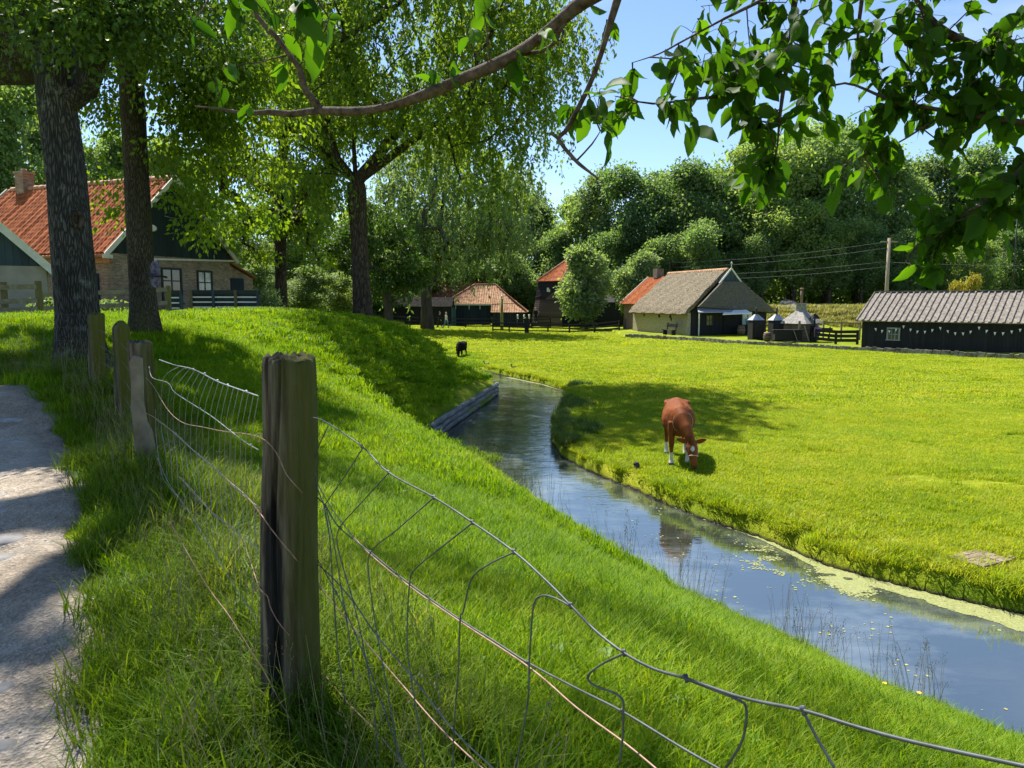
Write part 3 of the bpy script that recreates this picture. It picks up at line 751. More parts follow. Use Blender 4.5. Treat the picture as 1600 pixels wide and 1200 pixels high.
G = M['grass_lawn']
lawn = [blades('lawn_patch', 330, .17, .025, .085, .0042, 1.0, G, s) for s in (1,2,3,4)]
lawn_mid = [blades('lawn_patch', 420, .34, .04, .10, .009, .8, G, s) for s in (5,6,7)]
lawn_far = [blades('lawn_patch', 420, .62, .04, .11, .02, .8, G, s) for s in (8,9,10)]
GM = M['grass_meadow']
mead_n = [blades('pasture_patch', 420, .34, .02, .075, .009, .9, GM, s) for s in (11,12,13,14)]
mead_f = [blades('pasture_patch', 420, .75, .025, .085, .022, .9, GM, s) for s in (15,16,17)]
mead_x = [blades('pasture_patch', 500, 1.7, .03, .12, .055, .9, GM, s) for s in (18,19)]
GV = M['grass_verge']
verge = [blades('verge_tuft', 110, .13, .14, .40, .0055, .95, GV, s, .5, .6) for s in (21,22,23,24,25)]
verge_s = [blades('verge_tuft', 130, .16, .06, .19, .005, .8, GV, s, .5, .4) for s in (26,27,28)]
bankt = [blades('bank_tuft', 110, .17, .06, .24, .010, .9, GM, s, .6, .4) for s in (31,32,33)]

def put(name, cand, keep, protos, s0, s1, label, seed, dz=0., tilt=None, cat='grass'):
    x, y = cand; k = keep; x, y = x[k], y[k]
    return scatter(name, lift(x, y, dz), s0+(s1-s0)*rg.rand(len(x)), protos, label, cat, seed, tilt)

dc = None
for Yy in np.linspace(2.5, 8, 200):
    w_ = at(345, 772, Yy)
    if w_.z <= hz(w_.x, w_.y)+.02: dc = w_; break
worn = lambda x, y: np.hypot((x-dc.x)*1.0, (y-dc.y)*.8) < .42+.18*(vnoise(x, y, 3, 91)-.5)
# near slope lawn (canal side of the fence)
x, y = rnd(16000, -5, 7, 0.2, 9)
sd = canal_sd(x, y); po = path_off(x, y); fo = fence_off(x, y)
put('lawn_grass', (x, y), seen(x,y) & (sd < -.10) & (x < 7) & (fo > .05) & (~worn(x, y) | (rg.rand(len(x)) < .12)), lawn, .8, 1.35, 'short bright mown grass on the near slope below the wire fence', 1, tilt=.25)
x, y = rnd(9000, -9, 5, 8, 20)
sd = canal_sd(x, y); po = path_off(x, y)
put('lawn_grass', (x, y), seen(x,y) & (sd < -.26) & (po > .25) & (fence_off(x,y) > -.6) & (x < 1.5), lawn_mid, .8, 1.3, 'mown grass on the shaded slope past the second fence post', 2, tilt=.2)
x, y = rnd(9000, -30, 0, 17, 50)
sd = canal_sd(x, y)
left = (x < np.interp(y, [p[1] for p in NEAR[5:12]], [p[0] for p in NEAR[5:12]])) | (x < -5)
put('lawn_grass', (x, y), seen(x,y,.05) & (sd < np.where((y > 19) & (y < 37) & (x > -5), -.62, 0)) & left, lawn_far, .8, 1.3, 'grass over the crest of the dike round the forked tree', 3, tilt=.15)
x, y = rnd(2600, -22, -5, 9, 24)
put('lawn_grass', (x, y), seen(x,y,.1) & (path_off(x,y) > .2) & (fence_off(x,y) < .8), lawn_mid, .9, 1.5, 'sunlit grass of the paddock left of the two big trunks', 4, tilt=.15)
# verge between path and fence: tall and shaggy
x, y = rnd(9000, -9, 3, -.6, 12.5)
po = path_off(x, y); fo = fence_off(x, y)
tall = sstep(.2, .55, po)*sstep(.65, .15, fo)
put('verge_grass', (x, y), seen(x,y,.2) & (rg.rand(len(x)) < tall*.55) & (po > .1), verge, .6, 1.1, 'long shaggy grass of the verge between the path and the wire fence', 5, tilt=.5)
x, y = rnd(14000, -10, 3, -.6, 13.5)
po = path_off(x, y); fo = fence_off(x, y)
jn = vnoise(x, y, 2.5, 33)
put('verge_grass', (x, y), seen(x,y,.2) & (po > -.05+.17*jn) & (fo < .5) & (po < 2.3), verge_s, .6, 1.25, 'short tufts of grass creeping over the path edge', 6, tilt=.4)
x, y = rnd(9000, -9, 2.5, -.4, 13)
put('verge_grass', (x, y), seen(x,y,.2) & (path_off(x,y) > .10) & (fence_off(x,y) < .2), lawn, .8, 1.4, 'short turf under the long verge grass', 20, tilt=.3)
straw = [blades('straw_patch', 90, .14, .02, .09, .004, 1.3, M['grass_dry'], s, .5, .9) for s in (63,64)]
x, y = rnd(900, dc.x-.7, dc.x+.7, dc.y-.8, dc.y+.8)
put('dry_grass', (x, y), worn(x, y) & (rg.rand(len(x)) < .5), straw, .7, 1.2, 'worn straw-coloured patch in the turf behind the far netting', 17, tilt=.6)
# pasture
x, y = rnd(17000, 0, 16, 6.5, 26)
sd = canal_sd(x, y); rt = x > np.interp(y, [p[1] for p in FAR[1:12]], [p[0] for p in FAR[1:12]])+.05
bare = vnoise(x, y, .9, 41)*.6+vnoise(x, y, 2.7, 42)*.4
put('pasture_grass', (x, y), seen(x,y,.03) & (sd < -.28) & rt & (bare > .31), mead_n, .7, 1.25, 'cropped yellow-green pasture grass round the brown cow', 7, tilt=.15)
x, y = rnd(9500, -4, 32, 24, 58)
sd = canal_sd(x, y); rt = (x > np.interp(y, [20,33,36,44,46,60], [1.2,2.7,2.0,-1.5,-4,-12]))
put('pasture_grass', (x, y), seen(x,y,.02) & (sd < -.5) & rt & (kerb_side(x,y) < .0), mead_f, .8, 1.3, 'cropped pasture grass in the middle of the field', 8, tilt=.12)
x, y = rnd(4200, -34, 45, 50, 92)
put('pasture_grass', (x, y), seen(x,y,.02) & (kerb_side(x,y) < -.3), mead_x, .7, 1.1, 'far pasture grass towards the dark rail fence', 9, tilt=.06)
# tufts on the pasture bank
x, y = rnd(60000, -6, 14, 4, 48)
sd = canal_sd(x, y); rt = (x > np.interp(y, [p[1] for p in FAR[:18]], [p[0] for p in FAR[:18]])-.2)
k = seen(x,y,.03) & (sd < -.02) & (sd > -.6) & rt & (rg.rand(len(x)) < .7)
put('bank_grass', (x, y), k & ((vnoise(x,y,1.1,51) > .38) | (sd > -.12)), bankt, .5, 1.1, 'coarse grass tufts hanging over the pasture edge of the canal', 10, tilt=.5)
x, y = rnd(9000, -3, 7.5, 2, 21)
sd = canal_sd(x, y)
put('bank_grass', (x, y), seen(x,y,.05) & (sd < -.06) & (sd > -.42) & (x < np.interp(y, [0,10,21], [8,3.6,-1.5])), verge_s, .5, 1.05, 'longer grass along the near edge of the canal', 11, tilt=.4)
# tall dark weeds at the canal bend
GW = blade_mat('grass_weed', [(.25,(.045,.10,.015)),(.5,(.08,.15,.03)),(.75,(.14,.20,.06)),(.95,(.24,.28,.13))], .4)
weedp = [blades('weed_tuft', 120, .22, .12, .48, .012, .8, GW, s, .5, .4) for s in (81,82,83)]
wx = np.array([p[0] for p in FAR]); wy = np.array([p[1] for p in FAR]); wl = np.concatenate([[0], np.cumsum(np.hypot(np.diff(wx), np.diff(wy)))])
s_ = wl[10]+(wl[14]-wl[10])*rg.rand(900); x = np.interp(s_, wl, wx); y = np.interp(s_, wl, wy); o_ = rg.rand(900)**1.3
put('bank_weeds', (x+o_*(.75+.5*np.sin(s_*1.3)), y+o_*.5), vnoise(x, y, .9, 95) > .42, weedp, .3, .75, 'tall dark weeds overhanging the water at the canal bend', 18, tilt=.5, cat='weeds')
x, y = rnd(2600, 0, 30, 7, 55)
put('pasture_tufts', (x, y), (canal_sd(x,y) < -.4) & (x > np.interp(y, [6,20,33,36,46,60], [7,1.5,3.2,2.5,-3,-10])) & (kerb_side(x,y) < -.5) & (vnoise(x,y,.35,97)*.6+vnoise(x,y,1.3,98)*.4 > .52), bankt, .45, .95, 'scattered longer tufts in the grazed pasture', 19, tilt=.4)
# dry grass on the dike behind the yard
dryp = [blades('dry_patch', 420, 1.3, .15, .5, .07, .8, M['grass_dry'], s) for s in (61,62)]
x, y = rnd(1500, 20, 60, 76, 100)
put('dry_grass', (x, y), (height(x,y) > .6), dryp, .7, 1.1, 'dry yellow grass on the dike behind the smokehouse', 12, tilt=.2)

# seeding stalks along the near water edge
def seed_mesh(seed):
    r = random.Random(seed); mb = MB()
    for k in range(7):
        x, y = r.uniform(-.12,.12), r.uniform(-.12,.12); h = r.uniform(.28,.62); dx, dy = r.uniform(-.12,.12), r.uniform(-.12,.12)
        pts = [(x+dx*t*t, y+dy*t*t, h*t) for t in (0,.35,.7,1)]
        mb.tube(pts, [.0018,.0015,.0012,.0008], 3, cap=False)
        if r.random() < .75:
            e = Vector(pts[-1])
            for j in range(9):
                q = e+Vector((r.uniform(-.016,.016), r.uniform(-.016,.016), -j*.009+r.uniform(-.004,.012)))
                d = Vector((r.uniform(-1,1), r.uniform(-1,1), 1.6)).normalized()*.014; s_ = d.orthogonal().normalized()*.0028
                mb.add([q, q+d*.5+s_, q+d, q+d*.5-s_], [(0,1,2,3)])
    return mb
M['seed'] = plain('seed_stalk', (.16,.16,.05), .8, .4, 20, 0, col2=(.33,.28,.15))
sproto = []
for s in range(4):
    o = seed_mesh(s).build('seed_stalk', M['seed']); COL.objects.unlink(o); sproto.append(o)
x, y = rnd(2900, -2, 7.5, 3, 17)
sd = canal_sd(x, y)
put('seeding_grass', (x, y), seen(x,y,.05) & (sd < .0) & (sd > -.42) & (x < np.interp(y, [0,10,21], [8,3.4,-1.5])) & (vnoise(x,y,1.2,71) > .38), sproto, .75, 1.5, 'thin seeding grass stalks standing against the water of the canal', 13, tilt=.25)
x, y = rnd(2000, -9, 1, 1, 11)
put('seeding_grass', (x, y), (path_off(x,y) > .15) & (fence_off(x,y) < .5), sproto, .5, .9, 'pale seeding stalks among the long verge grass', 14, tilt=.6)

# pebbles on the path
def pebble(seed):
    r = random.Random(seed); mb = MB(); mb.lathe([(.3,-.4),(.9,-.1),(1,.2),(.7,.55),(.2,.7)], 7, sm=False)
    mb.v = [(a*r.uniform(.75,1.25)*.01, b*r.uniform(.75,1.25)*.01, c*.008) for a, b, c in mb.v]
    o = mb.build('pebble', M['cobble']); COL.objects.unlink(o); return o
x, y = rnd(16000, -8, .6, .5, 11)
po = path_off(x, y)
put('gravel', (x, y), (po < -.02) & (po > -2.3) & (rg.rand(len(x)) < 1.25-y*.09), [pebble(s) for s in range(5)], .25, .95, 'loose pale gravel on the dirt path', 15, dz=.035, cat='gravel')
# weeds: broad low leaves in the turf
def weed(seed):
    r = random.Random(seed); mb = MB()
    for k in range(r.randint(4,7)):
        a = r.uniform(0,6.28); l = r.uniform(.05,.11); u = Vector((math.cos(a), math.sin(a), .55)).normalized(); s_ = Vector((-u.y,u.x,0)).normalized()*l*.28
        mb.add([(0,0,0), u*l*.5+s_, u*l+Vector((0,0,-.02)), u*l*.5-s_], [(0,1,2,3)])
    o = mb.build('weed', M['stem_green']); COL.objects.unlink(o); return o
x, y = rnd(1700, -6, 6, 1, 13)
put('weeds', (x, y), (path_off(x,y) > .1) & (canal_sd(x,y) < -.1) & (x < 6), [weed(s) for s in range(5)], .6, 1.3, 'broad-leaved weeds dotted through the near turf', 16, dz=.03, cat='weeds')
# ================================================================ TREES
M['leaf_lime'] = leaf_mat('leaf_lime', (.095,.175,.012), (.21,.285,.022), .64)
M['leaf_deep'] = leaf_mat('leaf_deep', (.034,.085,.014), (.085,.145,.020), .42)
M['leaf_willow'] = leaf_mat('leaf_willow', (.085,.165,.020), (.19,.265,.042), .62)
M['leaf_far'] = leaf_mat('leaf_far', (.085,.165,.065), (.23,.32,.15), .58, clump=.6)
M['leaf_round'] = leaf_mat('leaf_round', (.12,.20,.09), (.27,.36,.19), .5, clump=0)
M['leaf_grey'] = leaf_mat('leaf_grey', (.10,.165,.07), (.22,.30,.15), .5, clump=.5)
M['leaf_yellow'] = leaf_mat('leaf_yellow', (.22,.22,.03), (.36,.32,.06), .35)
M['leaf_plum'] = leaf_mat('leaf_plum', (.030,.078,.008), (.078,.15,.012), .58, tcol=(1.6,1.9,.3), rough=.55, spec=.2, clump=0)

def leaves_mesh(name, pos, dr, nr, ln, wd, var, mat):
    """one folded leaf blade per point"""
    sd_ = np.cross(dr, nr); sd_ /= np.linalg.norm(sd_, axis=1, keepdims=True)+1e-9
    ln = ln[:,None]; wd = wd[:,None]; n = len(pos); v = np.empty((n,4,3))
    v[:,0] = pos; v[:,1] = pos+dr*ln*.45+sd_*wd*.5; v[:,2] = pos+dr*ln-nr*ln*.12; v[:,3] = pos+dr*ln*.45-sd_*wd*.5
    return np_mesh(name, v.reshape(-1,3), np.arange(n*4).reshape(n,4), mat, var)
def unit(a): return a/(np.linalg.norm(a, axis=-1, keepdims=True)+1e-9)

def crown_leaves(rs, tips, n_per, rad, ln, wd, droop=0., flat=.75, strand=0., soft=False):
    P, D, VV = [], [], []; rad0 = rad
    for t in tips:
        kr = rs.uniform(.5,1.4) if soft else 1.0; rad = rad0*kr
        n = max(6, int(n_per*rs.uniform(.55,1.4)*kr**1.4)); cv = rs.rand()
        if strand > 0:
            k = max(2, n//22); m_ = n//k
            st = np.array(t)+rs.randn(k,3)*[rad*.75, rad*.75, rad*.4]
            out = unit(rs.randn(k,3)*[1,1,.1]); Ls = strand*(.35+rs.rand(k))
            tt_ = np.sort(rs.rand(k,m_), 1)
            p = st[:,None,:]+out[:,None,:]*(.45*tt_**.6*Ls[:,None])[:,:,None]; p[:,:,2] -= (tt_**1.35)*Ls[:,None]
            p = p.reshape(-1,3)+rs.randn(k*m_,3)*.05
            d = rs.randn(k*m_,3)*.7+[0,0,-1.0]
        else:
            q = rs.randn(n,3); q = q*.52 if soft else q/(np.linalg.norm(q,axis=1,keepdims=True))*(rs.rand(n,1)**.45)
            p = np.array(t)+q*[rad,rad,rad*flat]
            d = q*.6+rs.randn(n,3)*.6+[0,0,-.35-droop]
        P.append(p); D.append(d); VV.append(np.clip(.55*cv+.45*rs.rand(len(p)), 0, 1))
    P = np.concatenate(P); D = unit(np.concatenate(D)); VV = np.concatenate(VV); n = len(P)
    nr = rs.randn(n,3)*.9+[0,0,.6 if soft else .8]; nr = unit(nr-D*(nr*D).sum(1,keepdims=True))
    s = .7+.6*rs.rand(n)
    return P, D, nr, ln*s, wd*s, VV

def grow(rs, trunk, r_base, r_top, limbs, tips, jit=.5, tip_r=.012, up=.25):
    """branches from each tip back to the skeleton -> list of (points, radii)"""
    nodes = []; par = []
    def chain(pts, start):
        last = start
        for p in pts:
            nodes.append(np.array(p, float)); par.append(last); last = len(nodes)-1
        return last
    chain(trunk, -1); ntr = len(nodes); ids = [list(range(ntr))]
    for pts in limbs:
        d = [np.linalg.norm(np.array(pts[0])-q) for q in nodes[:ntr]]; k = int(np.argmin(d))
        b = len(nodes); chain(pts[1:], k); ids.append([k]+list(range(b, len(nodes))))
    top = nodes[ntr-1]; lo = max(0, ntr-2)
    tips = sorted(tips, key=lambda t: np.linalg.norm(np.array(t)-top))
    ends = []
    for t in tips:
        t = np.array(t); A = np.array(nodes); d = np.linalg.norm(A-t, axis=1)+np.maximum(0, A[:,2]-t[2])*.8
        d[:lo] += 50
        k = int(np.argmin(d)); a = nodes[k]; ln = np.linalg.norm(t-a)
        m_ = max(2, min(6, int(ln/.7)+1)); pts = []
        for i in range(1, m_+1):
            f = i/m_; q = a*(1-f)+t*f; q = q+rs.randn(3)*jit*ln*.10*(1-f)*2*f*2; q[2] += up*ln*f*(1-f)
            pts.append(q)
        b = len(nodes); chain(pts, k); ids.append([k]+list(range(b, len(nodes)))); ends.append(len(nodes)-1)
    cnt = np.zeros(len(nodes))
    for e in ends:
        while e >= 0: cnt[e] += 1; e = par[e]
    cnt = np.maximum(cnt, 1); tot = cnt[ntr-1]
    rad = np.maximum(tip_r, r_top*(cnt/max(tot,1))**.5)
    for i in range(ntr): rad[i] = r_base+(r_top-r_base)*(i/max(1,ntr-1))
    out = []
    for c in ids[1:]:
        rr = [rad[i] for i in c]; rr[0] = min(rr[0], rr[1]*1.25)
        out.append(([tuple(nodes[i]) for i in c], rr))
    return out

def ell(rs, n, c, r, zmin=None, shell=.5, cut=None):
    out = []
    while len(out) < n:
        q = rs.randn(3); q /= np.linalg.norm(q); q = q*(shell+(1-shell)*rs.rand())**.8
        p = np.array(c)+q*np.array(r)
        if zmin is not None and p[2] < zmin: continue
        if cut and not cut(p): continue
        out.append(tuple(p))
    return out

def trunk_mesh(pts, radii, n=40, seg=.09, knobs=(), seed=0, ridge=.06):
    """near trunk: ridged section, root flare"""
    r = random.Random(seed); P = [Vector(p) for p in pts]; fine = []; fr = []
    for i in range(len(P)-1):
        k = max(2, int((P[i+1]-P[i]).length/seg))
        for j in range(k):
            f = j/k
            a = P[max(i-1,0)]; b, c, d = P[i], P[i+1], P[min(i+2,len(P)-1)]
            q = .5*((2*b)+(c-a)*f+(2*a-5*b+4*c-d)*f*f+(3*b-a-3*c+d)*f**3)
            fine.append(q); fr.append(radii[i]*(1-f)+radii[i+1]*f)
    fine.append(P[-1]); fr.append(radii[-1]); ph = [r.uniform(0,6.28) for _ in range(8)]
    def warp(i, w, p):
        s = 1+ridge*.55*math.sin(9*w+ph[0]+1.1*math.sin(p.z*.9+ph[1]))*abs(math.sin(4*w+ph[2]+p.z*.5))+ridge*.6*math.sin(2*w+ph[3]+p.z*.7)+ridge*.4*math.sin(17*w+ph[4]+2*math.sin(p.z*1.7))
        hgt = (p-P[0]).length
        if hgt < .9: s += (.9-hgt)**2*.35*(1+.8*math.sin(5*w+ph[5]))
        return s
    return MB().tube(fine, fr, n, warp=warp)

def tree(name, label, cat, base, trunk_pts, trunk_r, limbs, tips, bark_m, leaf_m, n_per, rad, ln, wd, seed, droop=0., strand=0., flat=.75, near=False, group=None, extra=(), sides=7, tip_r=.012, ridge=.06, jit=.5, soft=False, hang=()):
    rs = np.random.RandomState(seed)
    t = thing(name, label, cat, base, 0, group)
    b = grow(rs, [tuple(p) for p in trunk_pts], trunk_r[0], trunk_r[-1], [[tuple(q) for q in l] for l in limbs], tips, tip_r=tip_r, jit=jit)
    mb = trunk_mesh(trunk_pts, trunk_r, seed=seed, ridge=ridge) if near else MB().tube(trunk_pts, trunk_r, 12)
    mb.build('trunk', bark_m, t, base)
    mb = MB()
    for pts, rr in b: mb.tube(pts, rr, sides, cap=False)
    kk = len(trunk_pts)//2; mb.tube(trunk_pts[kk-1:], [.55*q for q in trunk_r[kk-1:]], 6)
    ends = np.array([p[-1] for p, _ in b]) if b else np.zeros((1,3))
    for h in hang:                      # thin pendulous sprays below the crown
        h = np.array(h); e = ends[np.argmin(np.linalg.norm((ends-h)*[1,1,.35], axis=1)+np.maximum(0, h[2]+.6-ends[:,2])*3)]
        pts = [e]+[e*(1-f)+h*f+[0,0,(1-f)*f*.9*abs(e[2]-h[2])*.6]+rs.randn(3)*.05 for f in (.25,.5,.75)]+[h]
        mb.tube([tuple(q) for q in pts], [.014,.012,.010,.007,.004], 5, cap=False)
        extra = list(extra)+[tuple(pts[3]), tuple(h)]
    mb.build('branches', bark_m, t, base)
    P, D, nr, l_, w_, VV = crown_leaves(rs, list(tips)+list(extra), n_per, rad, ln, wd, droop, flat, strand, soft)
    me = leaves_mesh('crown', P-np.array(base), D, nr, l_, w_, VV, leaf_m)
    o = bpy.data.objects.new('crown', me); COL.objects.link(o); o.parent = t
    return t

R_ = np.random.RandomState(77)
# --- two big trunks by the path
b1 = at(132,590,9.4); b1.z = hz(b1.x, b1.y)-.12
tr = [b1, at(121,480,9.4), at(112,380,9.4), at(103,270,9.4), at(90,170,9.45), at(86,90,9.5), at(80,0,9.6), at(76,-90,9.8)]
lim = [[at(104,190,9.45), at(138,140,9.4), at(158,85,9.3), at(172,20,9.2), at(200,-80,9.0)],
       [at(86,90,9.5), at(60,20,9.9), at(20,-60,10.3)], [at(80,0,9.6), at(120,-90,9.8), at(170,-200,9.9)]]
tips = ell(R_, 95, (-8.3,10.8,10.8), (3.7,4.2,4.4), 6.3, .35)
hang = [(-2.6,6.4,9.8),(-1.6,7.4,10.3),(-3.2,8.6,10.0),(-.9,8.2,10.9),(-2.2,9.2,11.2),(-4.2,7.6,10.2),(-.2,9.6,11.4)]+[tuple(at(u,v,d)) for u, v, d in ((20,60,9.2),(70,40,8.6),(120,60,8.4),(180,60,8.8),(240,70,9.0),(0,20,9.5),(150,20,8.3),(220,20,8.6),(60,0,8.5),(300,50,9.5),(190,110,9.4),(120,20,8.2),(30,110,10.5),(280,10,9),(350,30,9.2),(410,20,9.4),(340,70,10))]  # high sprays to the right are out of view, added to dapple the lawn
tree('shade_tree', 'thick rough grey trunk beside the mossy post, tree nearest the path', 'tree', b1, tr, [.295,.235,.22,.21,.21,.225,.17,.12], lim, tips, M['bark_grey'], M['leaf_deep'], 290, .62, .078, .047, 1, near=True, ridge=.05, hang=hang)
kn = at(120,345,9.4); mb = MB(); q_ = Vector((-kn.x, -kn.y, 0)).normalized()*.205
mb.loft([(kn+q_, Vector((q_.y,-q_.x,0))*.38, Vector((0,0,.11))), (kn+q_*1.03, Vector((q_.y,-q_.x,0))*.34, Vector((0,0,.10))), (kn+q_*1.0, Vector((q_.y,-q_.x,0))*.2, Vector((0,0,.06)))], 16)
kt = [o for o in bpy.data.objects if o.name.startswith('shade_tree') and o.parent is None][0]; mb.build('knot', M['bark_dark'], kt, kt.location)  # flat dark patch on the bark for the shade inside a hollow
b2 = at(226,524,14); b2.z = hz(b2.x, b2.y)-.15
tr = [b2, at(222,440,14), at(217,340,14), at(211,230,14), at(206,130,14), at(203,30,14.1), at(200,-90,14.3)]
lim = [[at(206,130,14), at(240,70,13.8), at(280,0,13.6), at(320,-90,13.4)], [at(203,30,14.1), at(170,-40,14.4), at(140,-120,14.8)]]
tips = ell(R_, 100, (-9.4,15.6,12.2), (4.2,4.6,5.2), 7.0, .35)
low = [(300,300,14.2),(265,235,13.8),(290,200,13.8),(310,250,14),(360,250,14.4),(330,180,14),(400,200,14.5),(255,150,13.6),(180,330,14.6),(175,270,14.8),(380,320,15),(420,130,14.5),(450,190,14.8),(380,120,14),(320,110,13.8),(250,100,13.5),(185,180,14.5),(325,300,14),(335,340,14.6),(318,360,14.4),(290,300,14),(420,270,15),(410,340,15.2)]
hang = [tuple(at(u,v,d)) for u, v, d in low]
tree('shade_tree', 'straight olive-brown trunk in front of the farmhouse gable, its leafy sprays hanging over the roof', 'tree', b2, tr, [.26,.215,.205,.20,.205,.18,.12], lim, tips, M['bark_olive'], M['leaf_lime'], 215, .60, .105, .062, 2, droop=.5, near=True, ridge=.04, hang=hang)
# --- forked willow on the crest of the dike
b3 = at(568,506,34.00); b3.z = hz(b3.x, b3.y)-.15
tr = [b3, at(564,440,34.00), at(561,370,34.00), at(557,300,34.00), at(556,285,34.00)]
lim = [[at(557,292,34.00), at(528,248,34.00), at(513,205,34.00), at(505,150,33.80), at(492,60,33.50), at(470,-60,33.00)],
       [at(557,290,34.00), at(553,230,34.20), at(556,160,34.40), at(552,70,34.80), at(560,-40,35.00)],
       [at(557,292,34.00), at(590,245,33.80), at(622,200,33.60), at(655,130,33.40), at(690,30,33.00)],
       [at(590,245,33.80), at(650,215,33.00), at(720,170,32.40), at(770,110,32.00)],
       [at(520,225,34.00), at(480,195,34.20), at(440,180,34.40)], [at(513,205,34.00), at(470,225,33.00), at(440,250,32.60)]]
tips = ell(R_, 210, (-4.4,33.4,14.4), (7.0,6.0,7.2), 10.8, .4)
tips += [tuple(at(u,v,d)) for u, v, d in ((835,150,34.0),(820,60,34.0),(800,200,33.5),(830,230,34.0),(760,220,33.0),(700,210,33.0),(720,280,33.0),(780,280,34.0),(500,270,33.0),(480,300,33.0),(450,270,33.5),(520,300,35.0),(420,250,34.0),(680,150,32.0),(740,130,32.4),(780,140,33.0),(470,230,33.0),(700,90,32.0),(660,50,32.0),(840,20,34.5),(520,60,31.8))]
tree('willow_tree', 'large tree with its trunk forking into three limbs on the crest of the dike', 'tree', b3, tr, [.45,.385,.37,.41,.34], lim, tips, M['bark_dark'], M['leaf_willow'], 400, .92, .20, .092, 3, droop=.9, strand=1.5, near=True, ridge=.05, tip_r=.014)
b4 = at(440,493,40); b4.z = hz(b4.x, b4.y)-.15
tr = [b4, at(439,430,40), at(438,370,40), at(437,310,40)]
lim = [[at(438,345,40), at(460,320,40), at(480,290,40)], [at(437,310,40), at(415,250,40), at(400,180,40)], [at(437,310,40), at(440,230,40), at(445,150,40)]]
tips = ell(R_, 130, tuple(at(425,190,40)), (5.2,4.6,6.0), 8.5, .4)+[tuple(at(u,v,d)) for u, v, d in ((380,380,38),(410,400,38),(480,380,39),(500,350,39),(365,350,37),(395,340,37),(470,340,38),(430,350,37),(350,300,37),(500,410,40),(340,260,36),(360,220,36))]
tree('shade_tree', 'dark-trunked tree standing behind the white and green fence, right of the farmhouse', 'tree', b4, tr, [.34,.3,.3,.26], lim, tips, M['bark_dark'], M['leaf_lime'], 250, .95, .20, .105, 4, droop=.5)
# --- willow by the rail fence and its smaller neighbour
b5 = at(668,517,76); b5.z = hz(b5.x, b5.y)-.2
tr = [b5, at(667,490,76), at(666,460,76), at(668,448,76)]
lim = [[at(668,450,76), at(652,428,76), at(640,400,76), at(640,360,76)], [at(667,452,76), at(677,420,76), at(684,380,76), at(690,330,76), at(700,260,76)], [at(684,380,76), at(710,350,76), at(740,320,76)]]
tips = ell(R_, 120, tuple(at(700,310,76)), (8.2,6.5,8.4), 8, .45)+[tuple(at(u,v,d)) for u, v, d in ((620,430,74),(640,400,73),(790,390,76),(770,360,76),(750,400,75),(720,410,75),(600,400,75),(690,400,74))]
tree('willow_tree', 'big loose grey-green tree with a pale trunk by the dark rail fence', 'tree', b5, tr, [.75,.58,.5,.5], lim, tips, M['bark_far'], M['leaf_grey'], 300, 1.5, .42, .15, 5, droop=.8, strand=2.6, near=False)
b6 = at(608,503,66); b6.z = hz(b6.x, b6.y)-.2
tr = [b6, at(607,475,66), at(605,450,66)]
tips = ell(R_, 60, tuple(at(590,395,66)), (4.6,4.2,4.4), None, .4)
tree('shade_tree', 'smaller dark tree beyond the forked tree, in front of the low sheds', 'tree', b6, tr, [.4,.35,.3], [], tips, M['bark_far'], M['leaf_deep'], 240, 1.1, .32, .16, 6, droop=.4)

# --- trees of the wood behind: a few moulds, each tree a copy
def mould(seed, h, rx, base_z, leaf, n_tips, n_per, rad, ln, wd, cat='tree', nm='wood_tree', strand=0., egg=0.):
    rs = np.random.RandomState(seed)
    tr = [(0,0,-.3), (rs.uniform(-.2,.2), 0, h*.2), (rs.uniform(-.5,.5), rs.uniform(-.4,.4), h*.45), (rs.uniform(-.7,.7), rs.uniform(-.5,.5), h*.7)]
    # crown of several uneven lobes
    tips = []
    lobes = [((rs.uniform(-.45,.45)*rx, rs.uniform(-.45,.45)*rx, base_z+(h-base_z)*f), rx*k) for f, k in ((.25,.6),(.45,.72),(.6,.62),(.78,.5),(.9,.32),(.35,.6))]
    for c, r in lobes: tips += ell(rs, n_tips//6, c, (r, r, r*.8), base_z, .55)
    return tree(nm, 'x', cat, (0,0,0), tr, [h*.022,h*.018,h*.013,h*.007], [], tips, M['bark_far'], leaf, n_per, rad, ln, wd, seed, sides=5, strand=strand, tip_r=.02, soft=True, flat=.95)
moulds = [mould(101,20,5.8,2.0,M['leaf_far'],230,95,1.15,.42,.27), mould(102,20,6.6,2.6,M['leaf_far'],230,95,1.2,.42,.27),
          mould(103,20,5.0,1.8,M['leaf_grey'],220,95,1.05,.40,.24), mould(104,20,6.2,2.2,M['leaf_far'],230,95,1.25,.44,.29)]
used = set()
def wood(u, D, vtop, k, wide, label, group, z0=None, rz=None):
    x = ray(u, 470)[0]/ray(u, 470)[1]*D; z = hz(x, D) if z0 is None else z0
    top = at(u, vtop, D).z; s = max(.15, (top-z)/20.3)
    rz = random.Random(int(u*7+D)).uniform(0,6.28) if rz is None else rz
    sc = (s*wide, s*wide, s)
    if k not in used:
        o = moulds[k]; o.location = (x, D, z); o.rotation_euler = (0,0,rz); o.scale = sc; used.add(k)
        o['label'] = label; o['group'] = group
    else: o = dup(moulds[k], (x, D, z), rz, sc, label, group)
    return o
GR = 'tall trees of the wood behind the cottages'
LB = 'tall leafy green tree in the wood behind the cottage and the long black shed'
